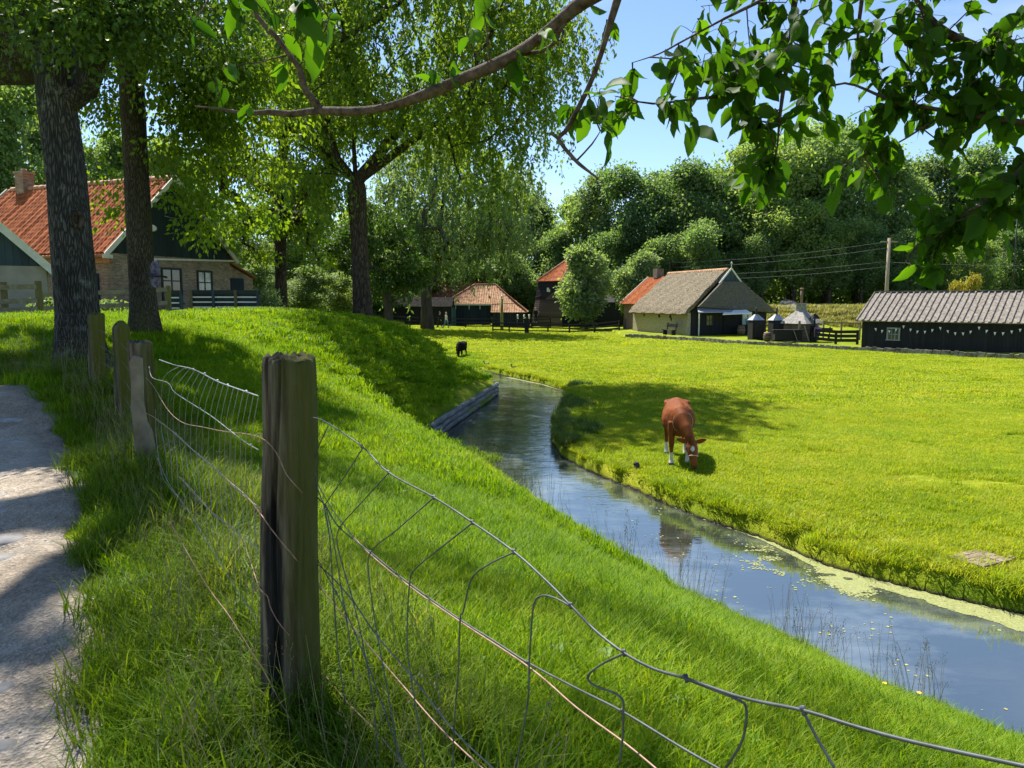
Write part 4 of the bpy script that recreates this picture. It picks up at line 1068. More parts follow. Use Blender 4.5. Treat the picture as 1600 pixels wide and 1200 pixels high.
for u, D, v, k, w in ((905,118,300,0,1.0),(950,112,262,2,1.0),(1000,106,258,0,1.05),(1050,112,268,1,1.0),(1095,104,252,3,1.0),(1140,110,236,0,1.0),(1185,103,216,1,1.0),(1235,108,196,3,1.0),(1290,104,188,0,1.0),(1335,110,218,1,.95),(1395,108,246,3,1.0),(1450,115,240,2,1.1),(1510,112,232,1,1.0),(1570,106,262,0,1.1),(1640,104,250,3,1.1),(1710,104,250,1,1.1)):
    wood(u, D, v, k, w, LB, GR)
LB2 = 'lower dark tree filling the edge of the wood under the tall crowns'
for u, D, v, k, w in ((1045,99,366,1,1.16),(1090,96,344,3,1.08),(1140,97,394,0,1.12),(1190,97,363,1,0.97),(1240,99,316,3,1.27),(1295,98,336,0,1.04),(1345,97,340,1,1.02),(1400,96,361,3,1.11),(1455,99,381,0,1.12),(1520,95,376,1,1.25),(1590,96,360,3,1.17),(1660,95,379,1,1.09),(975,105,361,0,1.18),(870,116,360,3,1.01)):
    wood(u, D, v, k, w, LB2, 'lower trees along the edge of the wood')
LB3 = 'pale green tree in the row behind the orange-roofed barn'
for u, D, v, k, w in ((760,122,318,2,1.1),(805,126,298,0,1.0),(850,122,315,2,1.1),(715,124,320,1,1.1),(735,112,400,3,1.7),(800,113,395,1,1.7)):
    wood(u, D, v, k, w, LB3, 'trees behind the orange-roofed barn')
LB4 = 'hazy grey-green tree seen between the trunks right of the farmhouse'
for u, D, v, k, w in ((340,72,300,2,1.1),(390,80,330,2,1.2),(440,88,320,0,1.2),(500,92,300,2,1.2),(555,98,320,1,1.2),(610,104,330,2,1.2),(660,108,330,0,1.2),(480,72,415,2,2.0),(530,78,425,2,2.0),(410,66,410,2,2.0),(585,90,430,3,2.0),(630,98,440,1,2.0)):
    wood(u, D, v, k, w, LB4, 'trees between the trunks right of the farmhouse')
LB5 = 'open-crowned tree against the sky behind the farmhouse roof'
for u, D, v, k, w in ((-40,62,110,2,.9),(20,58,90,0,.8),(95,66,150,2,.8),(165,62,200,0,.8),(225,70,230,2,.9),(285,66,220,1,.9),(-120,60,100,1,1.0)):
    wood(u, D, v, k, w, LB5, 'trees behind the farmhouse')
# two rounded trees and the yellow bush
rm = mould(105,20,7.2,1.6,M['leaf_round'],170,170,1.5,.75,.46,nm='round_tree')
x = .0967*88; rm.location = (x, 88, hz(x,88)); s = (at(915,388,88).z-rm.location[2])/20.3; rm.scale = (s*1.0,)*3; rm.rotation_euler = (0,0,1)
rm['label'] = 'rounded bushy tree in front of the dark red-topped mill'; rm['group'] = 'rounded trees by the cottage'
x = .158*90; dup(rm, (x, 90, hz(x,90)), 3.1, s*.93, 'rounded bushy tree behind the left end of the thatched cottage', 'rounded trees by the cottage')
yb = mould(106,20,9,1.5,M['leaf_yellow'],120,120,1.9,1.0,.6,'bush','yellow_bush')
x = .585*78; yb.location = (x, 78, hz(x,78)); s = (at(1497,432,78).z-yb.location[2])/20.3; yb.scale = (s*.6,s*.6,s*.97)
yb['label'] = 'yellow-leaved bush showing over the roof ridge of the long black shed'

# undergrowth along the foot of the wood, one mass
rs = np.random.RandomState(55); n = 52000
tx_ = rs.rand(n)*150-45; ty_ = 116+rs.randn(n)*2.2+3*np.sin(tx_*.11); hm = 3.4+2.6*vnoise(tx_, tx_*0, .22, 61)+1.4*vnoise(tx_, ty_, .8, 62)
P = np.stack([tx_, ty_, height(tx_, ty_)+rs.rand(n)**.8*hm], -1)
D = unit(rs.randn(n,3)+[0,0,-.2]); nr = unit(rs.randn(n,3)+[0,0,.6])
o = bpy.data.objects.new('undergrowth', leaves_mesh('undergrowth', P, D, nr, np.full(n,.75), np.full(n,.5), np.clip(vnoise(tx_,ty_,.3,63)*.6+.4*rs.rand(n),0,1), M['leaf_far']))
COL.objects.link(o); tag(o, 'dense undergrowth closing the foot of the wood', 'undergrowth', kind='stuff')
# ================================================================ OVERHANGING TREE (leans in from the right)
def over_tree():
    rs = np.random.RandomState(9); r = random.Random(9)
    base = Vector((3.9, 1.5, hz(3.9,1.5)-.1))
    t = thing('overhanging_tree', 'near fruit tree whose bare bough and big serrated leaves hang in from above', 'tree', base)
    tk = [base, Vector((3.85,1.5,2.6)), Vector((3.7,1.6,3.8)), Vector((3.45,1.7,4.7)), Vector((3.2,1.75,5.5))]
    mb = trunk_mesh(tk, [.17,.13,.12,.11,.07], n=24, seed=4); mb.build('trunk', M['bark_branch'], t, base)
    B = []
    def br(pts, rr, name='branch', warp=True):
        pts = [Vector(p) for p in pts]; P = []; R2 = []
        m_ = len(pts)
        for i in range(m_-1):
            k = max(2, int((pts[i+1]-pts[i]).length/.035)); a, b, c, d = pts[max(i-1,0)], pts[i], pts[i+1], pts[min(i+2,m_-1)]
            for j in range(k):
                f = j/k; q = .5*((2*b)+(c-a)*f+(2*a-5*b+4*c-d)*f*f+(3*b-a-3*c+d)*f**3)
                P.append(q); R2.append((.76 if name == 'bough' else .9)*(rr[i]*(1-f)+rr[i+1]*f))
        P.append(pts[-1]); R2.append(rr[-1]); ph = r.uniform(0,6)
        mb = MB().tube(P, R2, 12, warp=lambda i, w, p: 1+.08*math.sin(i*.9+ph)+.09*math.sin(i*.37+2*w+ph)+.05*math.sin(3*w+i*1.3))
        for i in range(4, len(P)-3, 5):        # spurs and buds
            if r.random() < .55 and R2[i] < .03:
                d = Vector((r.uniform(-1,1), r.uniform(-1,1), r.uniform(-1,1))).normalized(); l = R2[i]*r.uniform(1.6,3.4)
                mb.tube([P[i], P[i]+d*l*.6, P[i]+d*l+Vector((0,0,.3*R2[i]))], [R2[i]*.5, R2[i]*.4, R2[i]*.12], 5)
        mb.build(name, M['bark_branch'], t, base); B.extend(P); return P
    f = lambda *a: [at(*q) for q in a]
    br([tk[3]]+f((1250,-260,2.0),(1050,-90,2.15),(960,-25,2.2),(912,2,2.22),(860,45,2.25),(800,88,2.3),(720,124,2.4),(640,157,2.45),(570,173,2.5),(500,173,2.55),(455,178,2.58),(420,175,2.6),(385,178,2.63),(350,171,2.66),(305,166,2.7)),
       [.05,.04,.032,.028,.026,.0245,.0225,.021,.0195,.018,.0165,.0125,.0105,.0085,.0065,.002], 'bough')
    br(f((505,174,2.55),(478,142,2.55),(468,108,2.54),(450,84,2.52),(432,58,2.5),(402,26,2.48),(385,-30,2.45)), [.012,.0115,.011,.0095,.009,.007,.006])
    br(f((452,86,2.52),(425,92,2.53),(405,98,2.54)), [.004,.003,.0015])
    br(f((893,22,2.23),(874,48,2.24),(868,66,2.25),(845,80,2.28),(815,85,2.3),(765,97,2.34)), [.008,.0075,.007,.006,.005,.003])
    br(f((868,50,2.24),(880,48,2.22),(877,64,2.21)), [.005,.0035,.001])
    br([tk[3]]+f((1180,-220,2.25),(1000,-90,2.1),(966,-5,2.1),(948,55,2.1),(930,112,2.12),(905,166,2.14),(884,205,2.15),(873,218,2.15),(897,248,2.12),(912,262,2.1),(936,280,2.08)),
       [.03,.022,.014,.0115,.0095,.0085,.0075,.0065,.006,.0055,.0045,.002])
    br(f((873,218,2.15),(862,210,2.15),(854,208,2.15)), [.004,.003,.001])
    br(f((902,250,2.12),(925,225,2.08),(938,205,2.06)), [.003,.0025,.001])
    br([tk[4]]+f((1290,-200,2.5),(1246,-20,2.4),(1236,60,2.35),(1228,112,2.33),(1220,170,2.3),(1214,235,2.28)), [.03,.02,.010,.009,.008,.005,.002])
    br(f((1230,100,2.34),(1190,130,2.3),(1140,148,2.26),(1080,155,2.22),(1020,162,2.18),(960,150,2.14)), [.006,.0055,.005,.004,.003,.001])
    br(f((1130,30,2.4),(1060,68,2.3),(1030,84,2.26),(988,98,2.2)), [.004,.003,.002,.001]); br(f((1300,-60,2.5),(1200,-5,2.45),(1130,30,2.4)), [.008,.006,.004])
    br([tk[2]]+f((1760,120,2.3),(1600,95,2.4),(1520,72,2.42),(1462,38,2.45),(1425,-10,2.5)), [.035,.025,.019,.016,.012,.008])
    br(f((1640,200,2.35),(1560,185,2.4),(1470,172,2.45),(1390,155,2.5),(1320,130,2.5),(1260,150,2.5)), [.011,.009,.008,.006,.004,.002])
    br(f((1760,120,2.3),(1640,200,2.35)), [.02,.011])
    br(f((1640,200,2.35),(1600,260,2.3),(1560,300,2.3),(1500,340,2.35),(1440,375,2.4),(1415,410,2.4)), [.012,.010,.008,.006,.004,.002])
    br(f((1500,165,2.45),(1440,200,2.45),(1400,225,2.45),(1330,250,2.5)), [.005,.004,.003,.001])
    br([tk[4]]+f((1500,-300,2.4),(1380,-120,2.5),(1350,-20,2.5),(1340,60,2.5)), [.03,.02,.012,.008,.003])
    br([tk[4]]+f((700,-420,1.9),(420,-260,1.65),(360,-90,1.6),(330,-20,1.6)), [.03,.016,.010,.007,.003])
    br(f((420,-260,1.65),(480,-120,1.65),(490,-10,1.65)), [.008,.005,.002])
    # leaf clusters: (u, v, spread px, count, depth)
    CL = [(935,140,48,20,2.13),(905,180,40,9,2.14),(985,95,30,7,2.15),(1000,150,38,13,2.16),(1040,80,42,11,2.25),(1035,165,28,9,2.2),(1085,60,50,20,2.33),(1110,105,55,30,2.28),(1150,150,50,26,2.28),(1090,170,24,7,2.22),
          (1170,90,50,22,2.3),(1190,190,48,24,2.3),(1225,60,55,26,2.35),(1250,130,55,28,2.36),(1215,250,48,26,2.28),(1180,285,30,10,2.28),(1240,290,32,12,2.28),(1290,95,50,22,2.45),(1300,160,40,16,2.5),(1275,215,26,8,2.45),
          (1335,40,50,20,2.5),(1370,85,50,24,2.48),(1410,50,62,40,2.45),(1440,110,60,44,2.45),(1480,60,60,40,2.43),(1540,40,65,44,2.42),(1585,110,60,40,2.4),(1530,130,60,44,2.42),(1490,180,55,34,2.43),(1440,175,45,24,2.46),(1400,155,40,16,2.5),
          (1405,215,36,13,2.45),(1360,190,28,8,2.5),(1560,200,52,26,2.38),(1595,250,48,26,2.3),(1560,285,50,26,2.3),(1520,325,48,22,2.35),(1470,350,45,24,2.37),(1430,330,36,15,2.4),(1440,400,36,16,2.4),(1410,300,22,6,2.42),(1495,390,34,12,2.36),(1570,355,46,18,2.34),(1600,310,40,18,2.3),(1130,20,50,18,2.4),(1190,10,45,16,2.45),(1270,10,45,14,2.45),
          (1340,225,34,12,2.5),(1310,265,24,8,2.45),
          (690,85,18,5,2.4),(700,105,14,4,2.4),(672,98,10,3,2.42),(800,85,14,5,2.3),(838,68,16,5,2.26),(745,20,14,4,2.35),(735,40,12,3,2.35),(455,70,14,4,2.5),(440,110,10,2,2.5),(375,118,8,2,2.6),(384,156,8,3,2.6),(335,115,12,4,2.6),(545,60,10,2,2.5),
          (260,-10,26,5,1.55),(350,22,30,8,1.6),(300,-30,40,9,1.55),(400,-20,36,10,1.6),(480,30,40,10,1.65),(500,70,26,6,1.65),(450,10,40,9,1.6),(540,-20,30,6,1.7),(590,-20,30,6,1.8),
          (1000,-70,70,14,2.2),(1180,-90,90,24,2.4),(1350,-100,90,26,2.5),(1520,-90,90,30,2.4),(1680,40,70,30,2.35),(1690,180,70,30,2.3),(1680,320,70,24,2.3),(900,-110,70,12,2.1),(960,20,20,4,2.12),(1660,-120,100,30,2.3)]
    BA = np.array([tuple(p) for p in B]); P, D, NR, LN, VV = [], [], [], [], []
    tw = MB()
    for u, v, sp, cnt, d in CL:
        cnt = max(2, int(cnt*((1.12 if u > 1330 else .95) if d > 1.9 else .55)))
        c = np.array(at(u, v, d)); s = 1.12*sp*d/1200
        k = max(1, cnt//6); a = BA[int(np.argmin(np.linalg.norm(BA-c, axis=1)))]
        for j in range(k):
            e = c+rs.randn(3)*[s*.6, max(s,.08)*.9, s*.6]
            a2 = BA[int(np.argmin(np.linalg.norm(BA-(e+rs.randn(3)*.03), axis=1)))]
            if rs.rand() < .5: a2 = a
            if np.linalg.norm(e-a2) < .02: e = e+rs.randn(3)*.03
            m1 = (a2+e)/2+rs.randn(3)*.012; q3 = [a2, a2*.55+m1*.45, m1, m1*.5+e*.5+[0,0,-.004], e]
            tw.tube([tuple(q) for q in q3], [.0024,.0021,.0018,.0014,.0010], 5, cap=False)
            nl = int(np.ceil(cnt/k)); ax = (e-a2)/(np.linalg.norm(e-a2)+1e-6)
            for i in range(nl):
                f = 1-(i/nl)*min(1, .55*cnt/k/3); f = max(.25, f); b = a2*(1-f)+e*f if f < 1 else e
                b = m1*(1-abs(2*f-1))+(a2 if f < .5 else e)*abs(2*f-1)
                off = s*.28*rs.randn(3) if cnt > 8 else .015*rs.randn(3)
                p0 = b; p1 = b+off*.5+rs.randn(3)*.006
                tw.tube([tuple(p0), tuple((p0+p1)/2+[0,0,.002]), tuple(p1)], [.0009,.0008,.0007], 4, cap=False)
                dr = ax*.35+rs.randn(3)*[.6,.6,.5]+[0,0,-.75]; dr /= np.linalg.norm(dr)
                nn = rs.randn(3)*.8+[-.1,-.25,.7]; nn -= dr*nn.dot(dr); nn /= np.linalg.norm(nn)
                P.append(p1); D.append(dr); NR.append(nn); LN.append((.040+.052*rs.rand())*(1.0 if d > 1.9 else .95)); VV.append(rs.rand())
    tw.build('twigs', M['bark_branch'], t, base)
    P, D, NR, LN, VV = map(np.array, (P, D, NR, LN, VV)); SD = np.cross(D, NR); n = len(P)
    # ovate, finely toothed blade: midrib + two margins, folded, arched, tip drawn out
    prof = [(0,.0),(.06,.14),(.16,.28),(.28,.36),(.42,.385),(.56,.36),(.70,.28),(.82,.18),(.91,.09),(1,0)]
    K = len(prof); V = np.zeros((n,K,3,3)); fold = (.15+.5*rs.rand(n)); arch = .12+.5*rs.rand(n); wv = rs.rand(n)*.06; wr = .58+.34*rs.rand(n); tws = rs.randn(n)*.35
    for k, (f, w) in enumerate(prof):
        c = P+D*(LN*f)[:,None]-NR*(LN*arch*f*f*.6)[:,None]
        ww = LN*w*wr*.95*(1+.035*((k % 2)*2-1)); hh = ww*fold+LN*wv*np.sin(f*9+n)
        a_ = tws*f; s2 = SD*np.cos(a_)[:,None]+NR*np.sin(a_)[:,None]; n2 = NR*np.cos(a_)[:,None]-SD*np.sin(a_)[:,None]
        V[:,k,0] = c-s2*ww[:,None]+n2*hh[:,None]; V[:,k,1] = c; V[:,k,2] = c+s2*ww[:,None]+n2*hh[:,None]
    b = (np.arange(n)*K*3)[:,None]; fc = []
    for k in range(K-1):
        for j in (0,1): fc.append(b+[k*3+j, k*3+j+1, (k+1)*3+j+1, (k+1)*3+j])
    me = np_mesh('leaves', V.reshape(-1,3)-np.array(base), np.concatenate(fc), M['leaf_plum'], np.tile(VV, (K-1)*2), smooth=True)
    o = bpy.data.objects.new('leaves', me); COL.objects.link(o); o.parent = t
over_tree()

# ================================================================ FENCE POSTS
def post(name, label, uv_top, uv_bot, D, r0, r1, mat, seed, top='flat', char=False, splinter=False):
    r = random.Random(seed); a = at(*uv_bot, D); b = at(*uv_top, D); a.z = min(a.z, hz(a.x,a.y)+.02)-.18
    t = thing(name, label, 'post', a, 0, 'fence posts along the wire fence'); n = 96; m_ = 60
    d = b-a; ph = [r.uniform(0,6.28) for _ in range(12)]; cr = [(r.uniform(0,6.28), r.uniform(.35,1)) for _ in range(11)]
    vs = []
    for i in range(m_+1):
        f = i/m_; c = a+d*f+Vector((.004*math.sin(f*7+ph[0]), .004*math.sin(f*5+ph[1]), 0)); rr = r0+(r1-r0)*f
        for k in range(n):
            w = 2*math.pi*k/n
            s = 1+.035*math.sin(2*w+ph[2]+f*.6)+.025*math.sin(5*w+ph[3]+1.3*f)+.012*math.sin(13*w+ph[4]+3*f)+.012*math.sin(17*f+3*w)
            for cw, cd in cr:
                dw = abs((w-cw-.10*math.sin(f*6+cw*3)+math.pi) % (2*math.pi)-math.pi)
                if dw < .13: s -= .17*cd*(1-dw/.13)*sstep(0, .3, np.array(f+.25*math.sin(cw*9)))
            z = 0
            if i == m_: z = .004*math.sin(2*w+ph[5])+.003*math.sin(7*w+ph[6]); s *= .965
            if char and f > .82:                      # rotten bite out of the top right
                dw = abs((w-.35*math.pi*0-ph[7]*0-0.25+math.pi) % (2*math.pi)-math.pi)
            vs.append(c+Vector((math.cos(w)*rr*s, math.sin(w)*rr*s, z)))
    fs = [(i*n+k, i*n+(k+1)%n, (i+1)*n+(k+1)%n, (i+1)*n+k) for i in range(m_) for k in range(n)]
    # top: concentric, rough end grain
    tb = m_*n; rings = [.8,.55,.3]
    dome = .07 if top == 'round' else .006
    last = tb
    for q in rings:
        st = len(vs)
        for k in range(n):
            c = b; o_ = vs[tb+k]-c; w = 2*math.pi*k/n
            vs.append(c+Vector((o_.x*q, o_.y*q, o_.z+dome*(1-q*q)+(.009*math.sin(5*w+q*9+ph[8])+.007*math.sin(11*w+q*17) if top != 'round' else 0))))
        fs += [(last+k, last+(k+1)%n, st+(k+1)%n, st+k) for k in range(n)]; last = st
    vs.append(b+Vector((0,0,dome))); fs += [(last+k, last+(k+1)%n, len(vs)-1) for k in range(n)]
    MB().add(vs, fs, 0, True).build('shaft', mat, t, a)
    return t, a, b, d
p1t, pa, pb, pd = post('fence_post', 'big weathered nearest post with cracks, a charred stripe and rusty wires, standing in the verge', (450,560), (456,1122), 2.4, .098, .083, M['post_near'], 3, char=True)
p2t, qa, qb, qd = post('fence_post', 'split brown post with a grey broken slab nailed to its front, second along the fence', (219,535), (230,722), 5.7, .088, .085, M['post_brown'], 5)
mb = MB(); vs = []
ol = [(196,566),(202,556),(212,560),(214,600),(214,628),(220,660),(228,676),(232,700),(230,724),(214,726),(204,700),(203,668),(198,640),(199,600)]
mb.prism([at(u+6,v,5.55) for u, v in ol], (0,.05,0)); mb.build('broken_slab', M['rail_wood'], p2t, p2t.location)
post('fence_post', 'round-topped greenish grey post behind the split post', (189,512), (194,660), 7.4, .082, .080, M['post_green'], 7, top='round')
post('fence_post', 'yellow-green mossy post leaning against the thick rough trunk', (150,491), (151,598), 8.3, .085, .08, M['post_green'], 8)

# ================================================================ WIRE FENCE
def on_line(u, v, A, d, off=0.):
    """point on the vertical plane through A along d, seen at (u, v)"""
    x, y, z = ray(u, v); nx_, ny_ = d[1], -d[0]; l = math.hypot(nx_, ny_); nx_ /= l; ny_ /= l
    Ax, Ay = A[0]-nx_*off, A[1]-ny_*off
    t = (nx_*Ax+ny_*Ay)/(nx_*x+ny_*y)
    return Vector((x*t, y*t, EYE+z*t))
A1 = (-.62, 2.4); dR = (2, -3.3); dL = (2.05, -3.3)
A2 = (-.74, 2.42)
def curve(pts, sub=6):
    P = []; m_ = len(pts)
    for i in range(m_-1):
        a, b, c, d = pts[max(i-1,0)], pts[i], pts[i+1], pts[min(i+2,m_-1)]
        for j in range(sub):
            f = j/sub; P.append(.5*((2*b)+(c-a)*f+(2*a-5*b+4*c-d)*f*f+(3*b-a-3*c+d)*f**3))
    P.append(pts[-1]); return P
wf = thing('wire_fence', 'sagging galvanised sheep netting strung between the fence posts, nearest the camera', 'fence', (-.62,2.4,hz(-.62,2.4)), 0)
def strand(pts, r, mat, name, knots=(), parent=wf, soft=True):
    P = curve(pts) if soft else pts
    mb = MB().tube(P, r, 7)
    for k in knots:
        for a_ in (0, 1.3, 2.4):
            d = Vector((math.cos(a_)*.6, math.sin(a_)*.6, .7 if a_ else -.5)).normalized()*r*2.6
            mb.tube([k-d, k+d*.1+Vector((r*.5,r*.3,0)), k+d], [r*.9, r*1.25, r*.9], 6)
    return mb.build(name, mat, parent, wf.location)
topR = [(488,652),(510,660),(565,697),(607,738),(678,777),(738,816),(803,862),(850,904),(892,946),(930,985),(975,1020),(1022,1045),(1072,1060),(1160,1090),(1255,1110),(1340,1136),(1430,1160),(1600,1197),(1760,1232)]
secR = [(490,772),(508,790),(530,824),(579,863),(640,912),(719,968),(770,1000),(826,1036),(900,1075),(973,1112),(1060,1165),(1130,1205),(1300,1300)]
thrR = [(494,880),(517,900),(552,940),(590,995),(642,1055),(708,1140),(770,1200),(840,1270)]
forR = [(494,760),(520,872),(548,935),(575,1000),(600,1060),(640,1130),(664,1195)]
fifR = [(494,870),(525,925),(555,990),(590,1080),(625,1180),(650,1230)]
pl = lambda ps, off=0.: [on_line(u, v, A1, dR, off) for u, v in ps]
strand(pl(topR, -.05), .0020, M['wire'], 'top_wire', pl([(565,697),(607,738),(678,777),(738,816),(803,862),(892,946),(975,1020),(1072,1060),(1255,1110)], -.05))
strand(pl(secR), .0019, M['wire'], 'line_wire', pl([(508,790),(530,824),(579,863),(640,912),(719,968),(826,1036),(973,1112)]))
strand(pl(thrR), .0019, M['wire'], 'line_wire', pl([(552,940),(590,995),(642,1055),(708,1140)]))
strand(pl(fifR), .0017, M['wire'], 'line_wire', pl([(525,925),(555,990),(590,1080)]))
strand(pl([(497,758),(522,800),(552,838),(585,872),(645,920),(720,972),(826,1042),(900,1105),(975,1160),(1030,1205)], .004), .0016, M['wire_rust'], 'line_wire')
stays = [[(513,665),(493,713),(495,757),(506,790),(514,830),(518,880),(524,960),(528,1020),(540,1100)],
 [(568,698),(540,742),(508,788)],[(608,738),(565,785),(531,824),(527,850),(540,900),(552,940),(568,1010),(582,1090),(592,1190)],
 [(677,778),(620,828),(579,863),(577,905),(590,995),(604,1070),(614,1130),(626,1205)],
 [(738,817),(690,855),(650,888),(640,912),(636,1000),(642,1055),(652,1120),(664,1200)],
 [(803,863),(760,884),(736,906),(724,955),(719,968),(716,1050),(709,1140),(708,1210)],
 [(891,947),(866,934),(846,931),(834,945),(829,1000),(827,1036),(824,1100),(806,1200)],
 [(975,1021),(940,1038),(920,1054),(920,1064),(935,1074),(958,1082),(973,1094),(974,1112),(973,1150),(968,1195)],
 [(1072,1061),(1110,1076),(1150,1092),(1166,1106),(1162,1150),(1146,1182),(1130,1205)],[(1255,1111),(1275,1150),(1304,1200)],
 [(508,800),(516,850),(519,900),(523,960),(526,1000)],[(510,795),(522,850),(530,900),(545,990),(553,1060)]]
for s in stays:
    if len(s) > 3: strand(pl(s, -.01), .0017, M['wire'], 'stay_wire')
    else: strand(pl(s, -.03), .0017, M['wire'], 'stay_wire')
# far bay, between the nearest and the split post
pl2 = lambda ps, off=0.: [on_line(u, v, A2, dL, off) for u, v in ps]
t1 = [(249,562),(272,570),(302,577),(340,596),(370,607),(404,619)]; t2 = [(233,573),(238,590),(262,598),(273,613),(305,634),(330,650),(356,670),(382,690),(404,703)]
t3 = [(243,655),(275,678),(302,703),(340,735),(370,765),(404,792)]; t4 = [(246,716),(262,752),(275,772),(292,795),(326,850),(362,910),(404,972)]
t5 = [(243,640),(244,680),(248,715),(254,745),(262,758),(275,774)]
strand(pl2(t1, -.22), .0016, M['wire_light'], 'top_wire', pl2([(290,575),(302,577),(320,584),(340,595),(356,602),(385,612)], -.22))
strand(pl2(t2, -.06), .0015, M['wire_light'], 'line_wire', pl2([(313,638),(346,663),(360,673),(368,680),(392,695)], -.06))
strand(pl2(t3), .0014, M['wire_light'], 'line_wire', pl2([(275,678),(310,710),(372,766),(390,780)]))
strand(pl2(t4), .0015, M['wire_light'], 'line_wire', pl2([(292,795),(326,850),(345,880)])); strand(pl2(t5), .0012, M['wire_light'], 'line_wire')
strand(pl2([(278,743),(300,765),(330,800),(344,812),(380,838),(404,858)]), .0012, M['wire_light'], 'line_wire', pl2([(288,760),(344,812),(358,822)]))
def lerp_poly(ps, f):
    ps = np.array(ps, float); s = np.concatenate([[0], np.cumsum(np.hypot(*np.diff(ps, axis=0).T))]); s /= s[-1]
    return np.interp(f, s, ps[:,0]), np.interp(f, s, ps[:,1])
for i in range(17):
    f = i/16; a = lerp_poly(t1, .20+.8*f); b = lerp_poly(t2, .16+.78*f**.9); c = lerp_poly(t3, .05+.9*f); e = lerp_poly(t4, .12+.88*f)
    strand([pl2([a], -.22)[0], pl2([b], -.06)[0], pl2([c])[0], pl2([((c[0]+e[0])/2+2, (c[1]+e[1])/2)])[0], pl2([e])[0]], .0011, M['wire_light'], 'stay_wire')
# netting on past the split post, to the round-topped and mossy posts and along the paddock
A3 = (-2.75, 5.75); d3 = (1.6, -2.6); mbn = None
for k in range(5):
    P = [Vector((-2.78-.0*k, 5.75, 2.15+.17*k)), Vector((-3.75,7.35,2.28+.17*k)), Vector((-4.45,8.25,2.38+.17*k))]
    strand(curve(P, 4), .0017, M['wire'], 'line_wire', soft=False)
pad = thing('wire_fence', 'thin wire netting crossing the paddock left of the thick trunk', 'fence', (-7,9.6,hz(-7,9.6)))
for k in range(6):
    P = [Vector((x_, 8.4+(-4.5-x_)*.42, hz(x_, 8.4+(-4.5-x_)*.42)+.12+.15*k)) for x_ in (-4.5,-5.8,-7.2,-8.6,-10,-11.5)]
    MB().tube(P, .0015, 5).build('line_wire', M['wire'], pad, pad.location)
for j in range(38):
    x_ = -4.6-j*.18; y_ = 8.4+(-4.5-x_)*.42; z_ = hz(x_, y_)
    MB().tube([(x_,y_,z_+.1),(x_,y_,z_+.87)], .0013, 4).build('stay_wire', M['wire'], pad, pad.location)

# rusty wires looped round the nearest post
def rusty(label, left, mid, right, r):
    hug = lambda u, v: at(u, v, 2.4-math.sqrt(max(.100**2-((u-453)/500)**2, .02**2))-.010)
    pts = pl2(left)+[hug(u, v) for u, v in mid]+pl(right, .02)
    mb = MB().tube(curve(pts, 5), r, 7)
    q = hug(*mid[0])
    mb.tube([q+Vector((.012*math.cos(a)-.004, .004*math.sin(a), .012*math.sin(a))) for a in np.linspace(0,8,18)], r, 6)
    solo('rusty_wire', mb, M['wire_rust'], label, 'wire', pts[0], 'rusty wires twisted round the nearest post')
rusty('rusty wire twisted round the nearest post, topmost of the three', [(228,590),(240,604),(262,640),(285,660),(315,667),(350,674),(385,678)], [(407,684),(424,697),(436,715),(447,740),(466,763)], [(492,788),(508,798)], .0016)
rusty('rusty wire twisted round the nearest post, middle of the three', [(214,640),(246,655),(302,704),(350,745),(385,775)], [(405,800),(425,828),(455,865)], [(500,918),(560,990),(620,1060),(690,1140),(770,1215)], .0018)
rusty('rusty wire twisted round the nearest post, lowest of the three, kinked at the wood', [(280,745),(320,790),(350,815),(375,838),(392,880)], [(405,918),(418,932),(424,952),(445,985)], [(505,1052),(545,1100),(590,1145),(640,1210)], .0017)
mb = MB().tube(curve([at(u, v, d) for u, v, d in ((265,815,2.6),(285,850,2.6),(302,880,2.55),(330,925,2.5),(360,965,2.4),(400,1030,2.3),(412,1048,2.28),(437,1095,2.22),(470,1150,2.15),(505,1205,2.1))], 5), .0014, 6)
solo('loose_wire', mb, M['wire_rust'], 'slack rusty wire trailing through the long grass at the foot of the nearest post', 'wire', at(400,1030,2.3))

# stones on the path edge
def stone(u, v, sx_, sy_, sz_, seed, label, mat='cobble'):
    r = random.Random(seed); D0 = 2
    q = None
    for Yy in np.linspace(1.5, 12, 400):
        w = at(u, v, Yy)
        if w.z <= hz(w.x, w.y)+.03: q = w; break
    q = q or at(u, v, 4)
    mb = MB(); n = 14; rows = [(.0,-.5),(.75,-.45),(.98,-.1),(1,.2),(.86,.62),(.55,.9),(.2,1.0)]
    ph = [r.uniform(0,6.28) for _ in range(4)]; vs = []
    for R1, z in rows:
        for k in range(n):
            w = 6.283*k/n; s = 1+.12*math.sin(2*w+ph[0])+.09*math.sin(3*w+ph[1]+z)+.05*math.sin(5*w+ph[2])
            vs.append((q.x+R1*s*math.cos(w)*sx_, q.y+R1*s*math.sin(w)*sy_, q.z+z*sz_-.015))
    fs = [(i*n+k, i*n+(k+1)%n, (i+1)*n+(k+1)%n, (i+1)*n+k) for i in range(len(rows)-1) for k in range(n)]+[tuple((len(rows)-1)*n+k for k in range(n))]
    mb.add(vs, fs, 0, True); solo('stone', mb, M[mat], label, 'stone', q, 'stones set along the path')
stone(6,872,.09,.08,.035,1,'rounded brown stone at the left path edge, just below the broad tree shadow','stone')
stone(8,1078,.07,.06,.04,2,'half-buried stone at the left path edge, second from the bottom of the photo','stone')
stone(6,1172,.06,.055,.045,3,'dark knobbly stone at the bottom left corner of the path','stone')
stone(22,772,.20,.10,.03,4,'long flat pale paving slab lying across the path')
stone(10,800,.17,.09,.035,5,'broad grey slab just nearer than the long pale slab')
stone(12,842,.16,.1,.04,6,'domed tan slab catching the sun on the path')
stone(24,735,.16,.1,.03,7,'small flat slab just beyond the long pale slab')
stone(28,690,.22,.12,.03,8,'smooth flat slab in the dappled light by the verge')
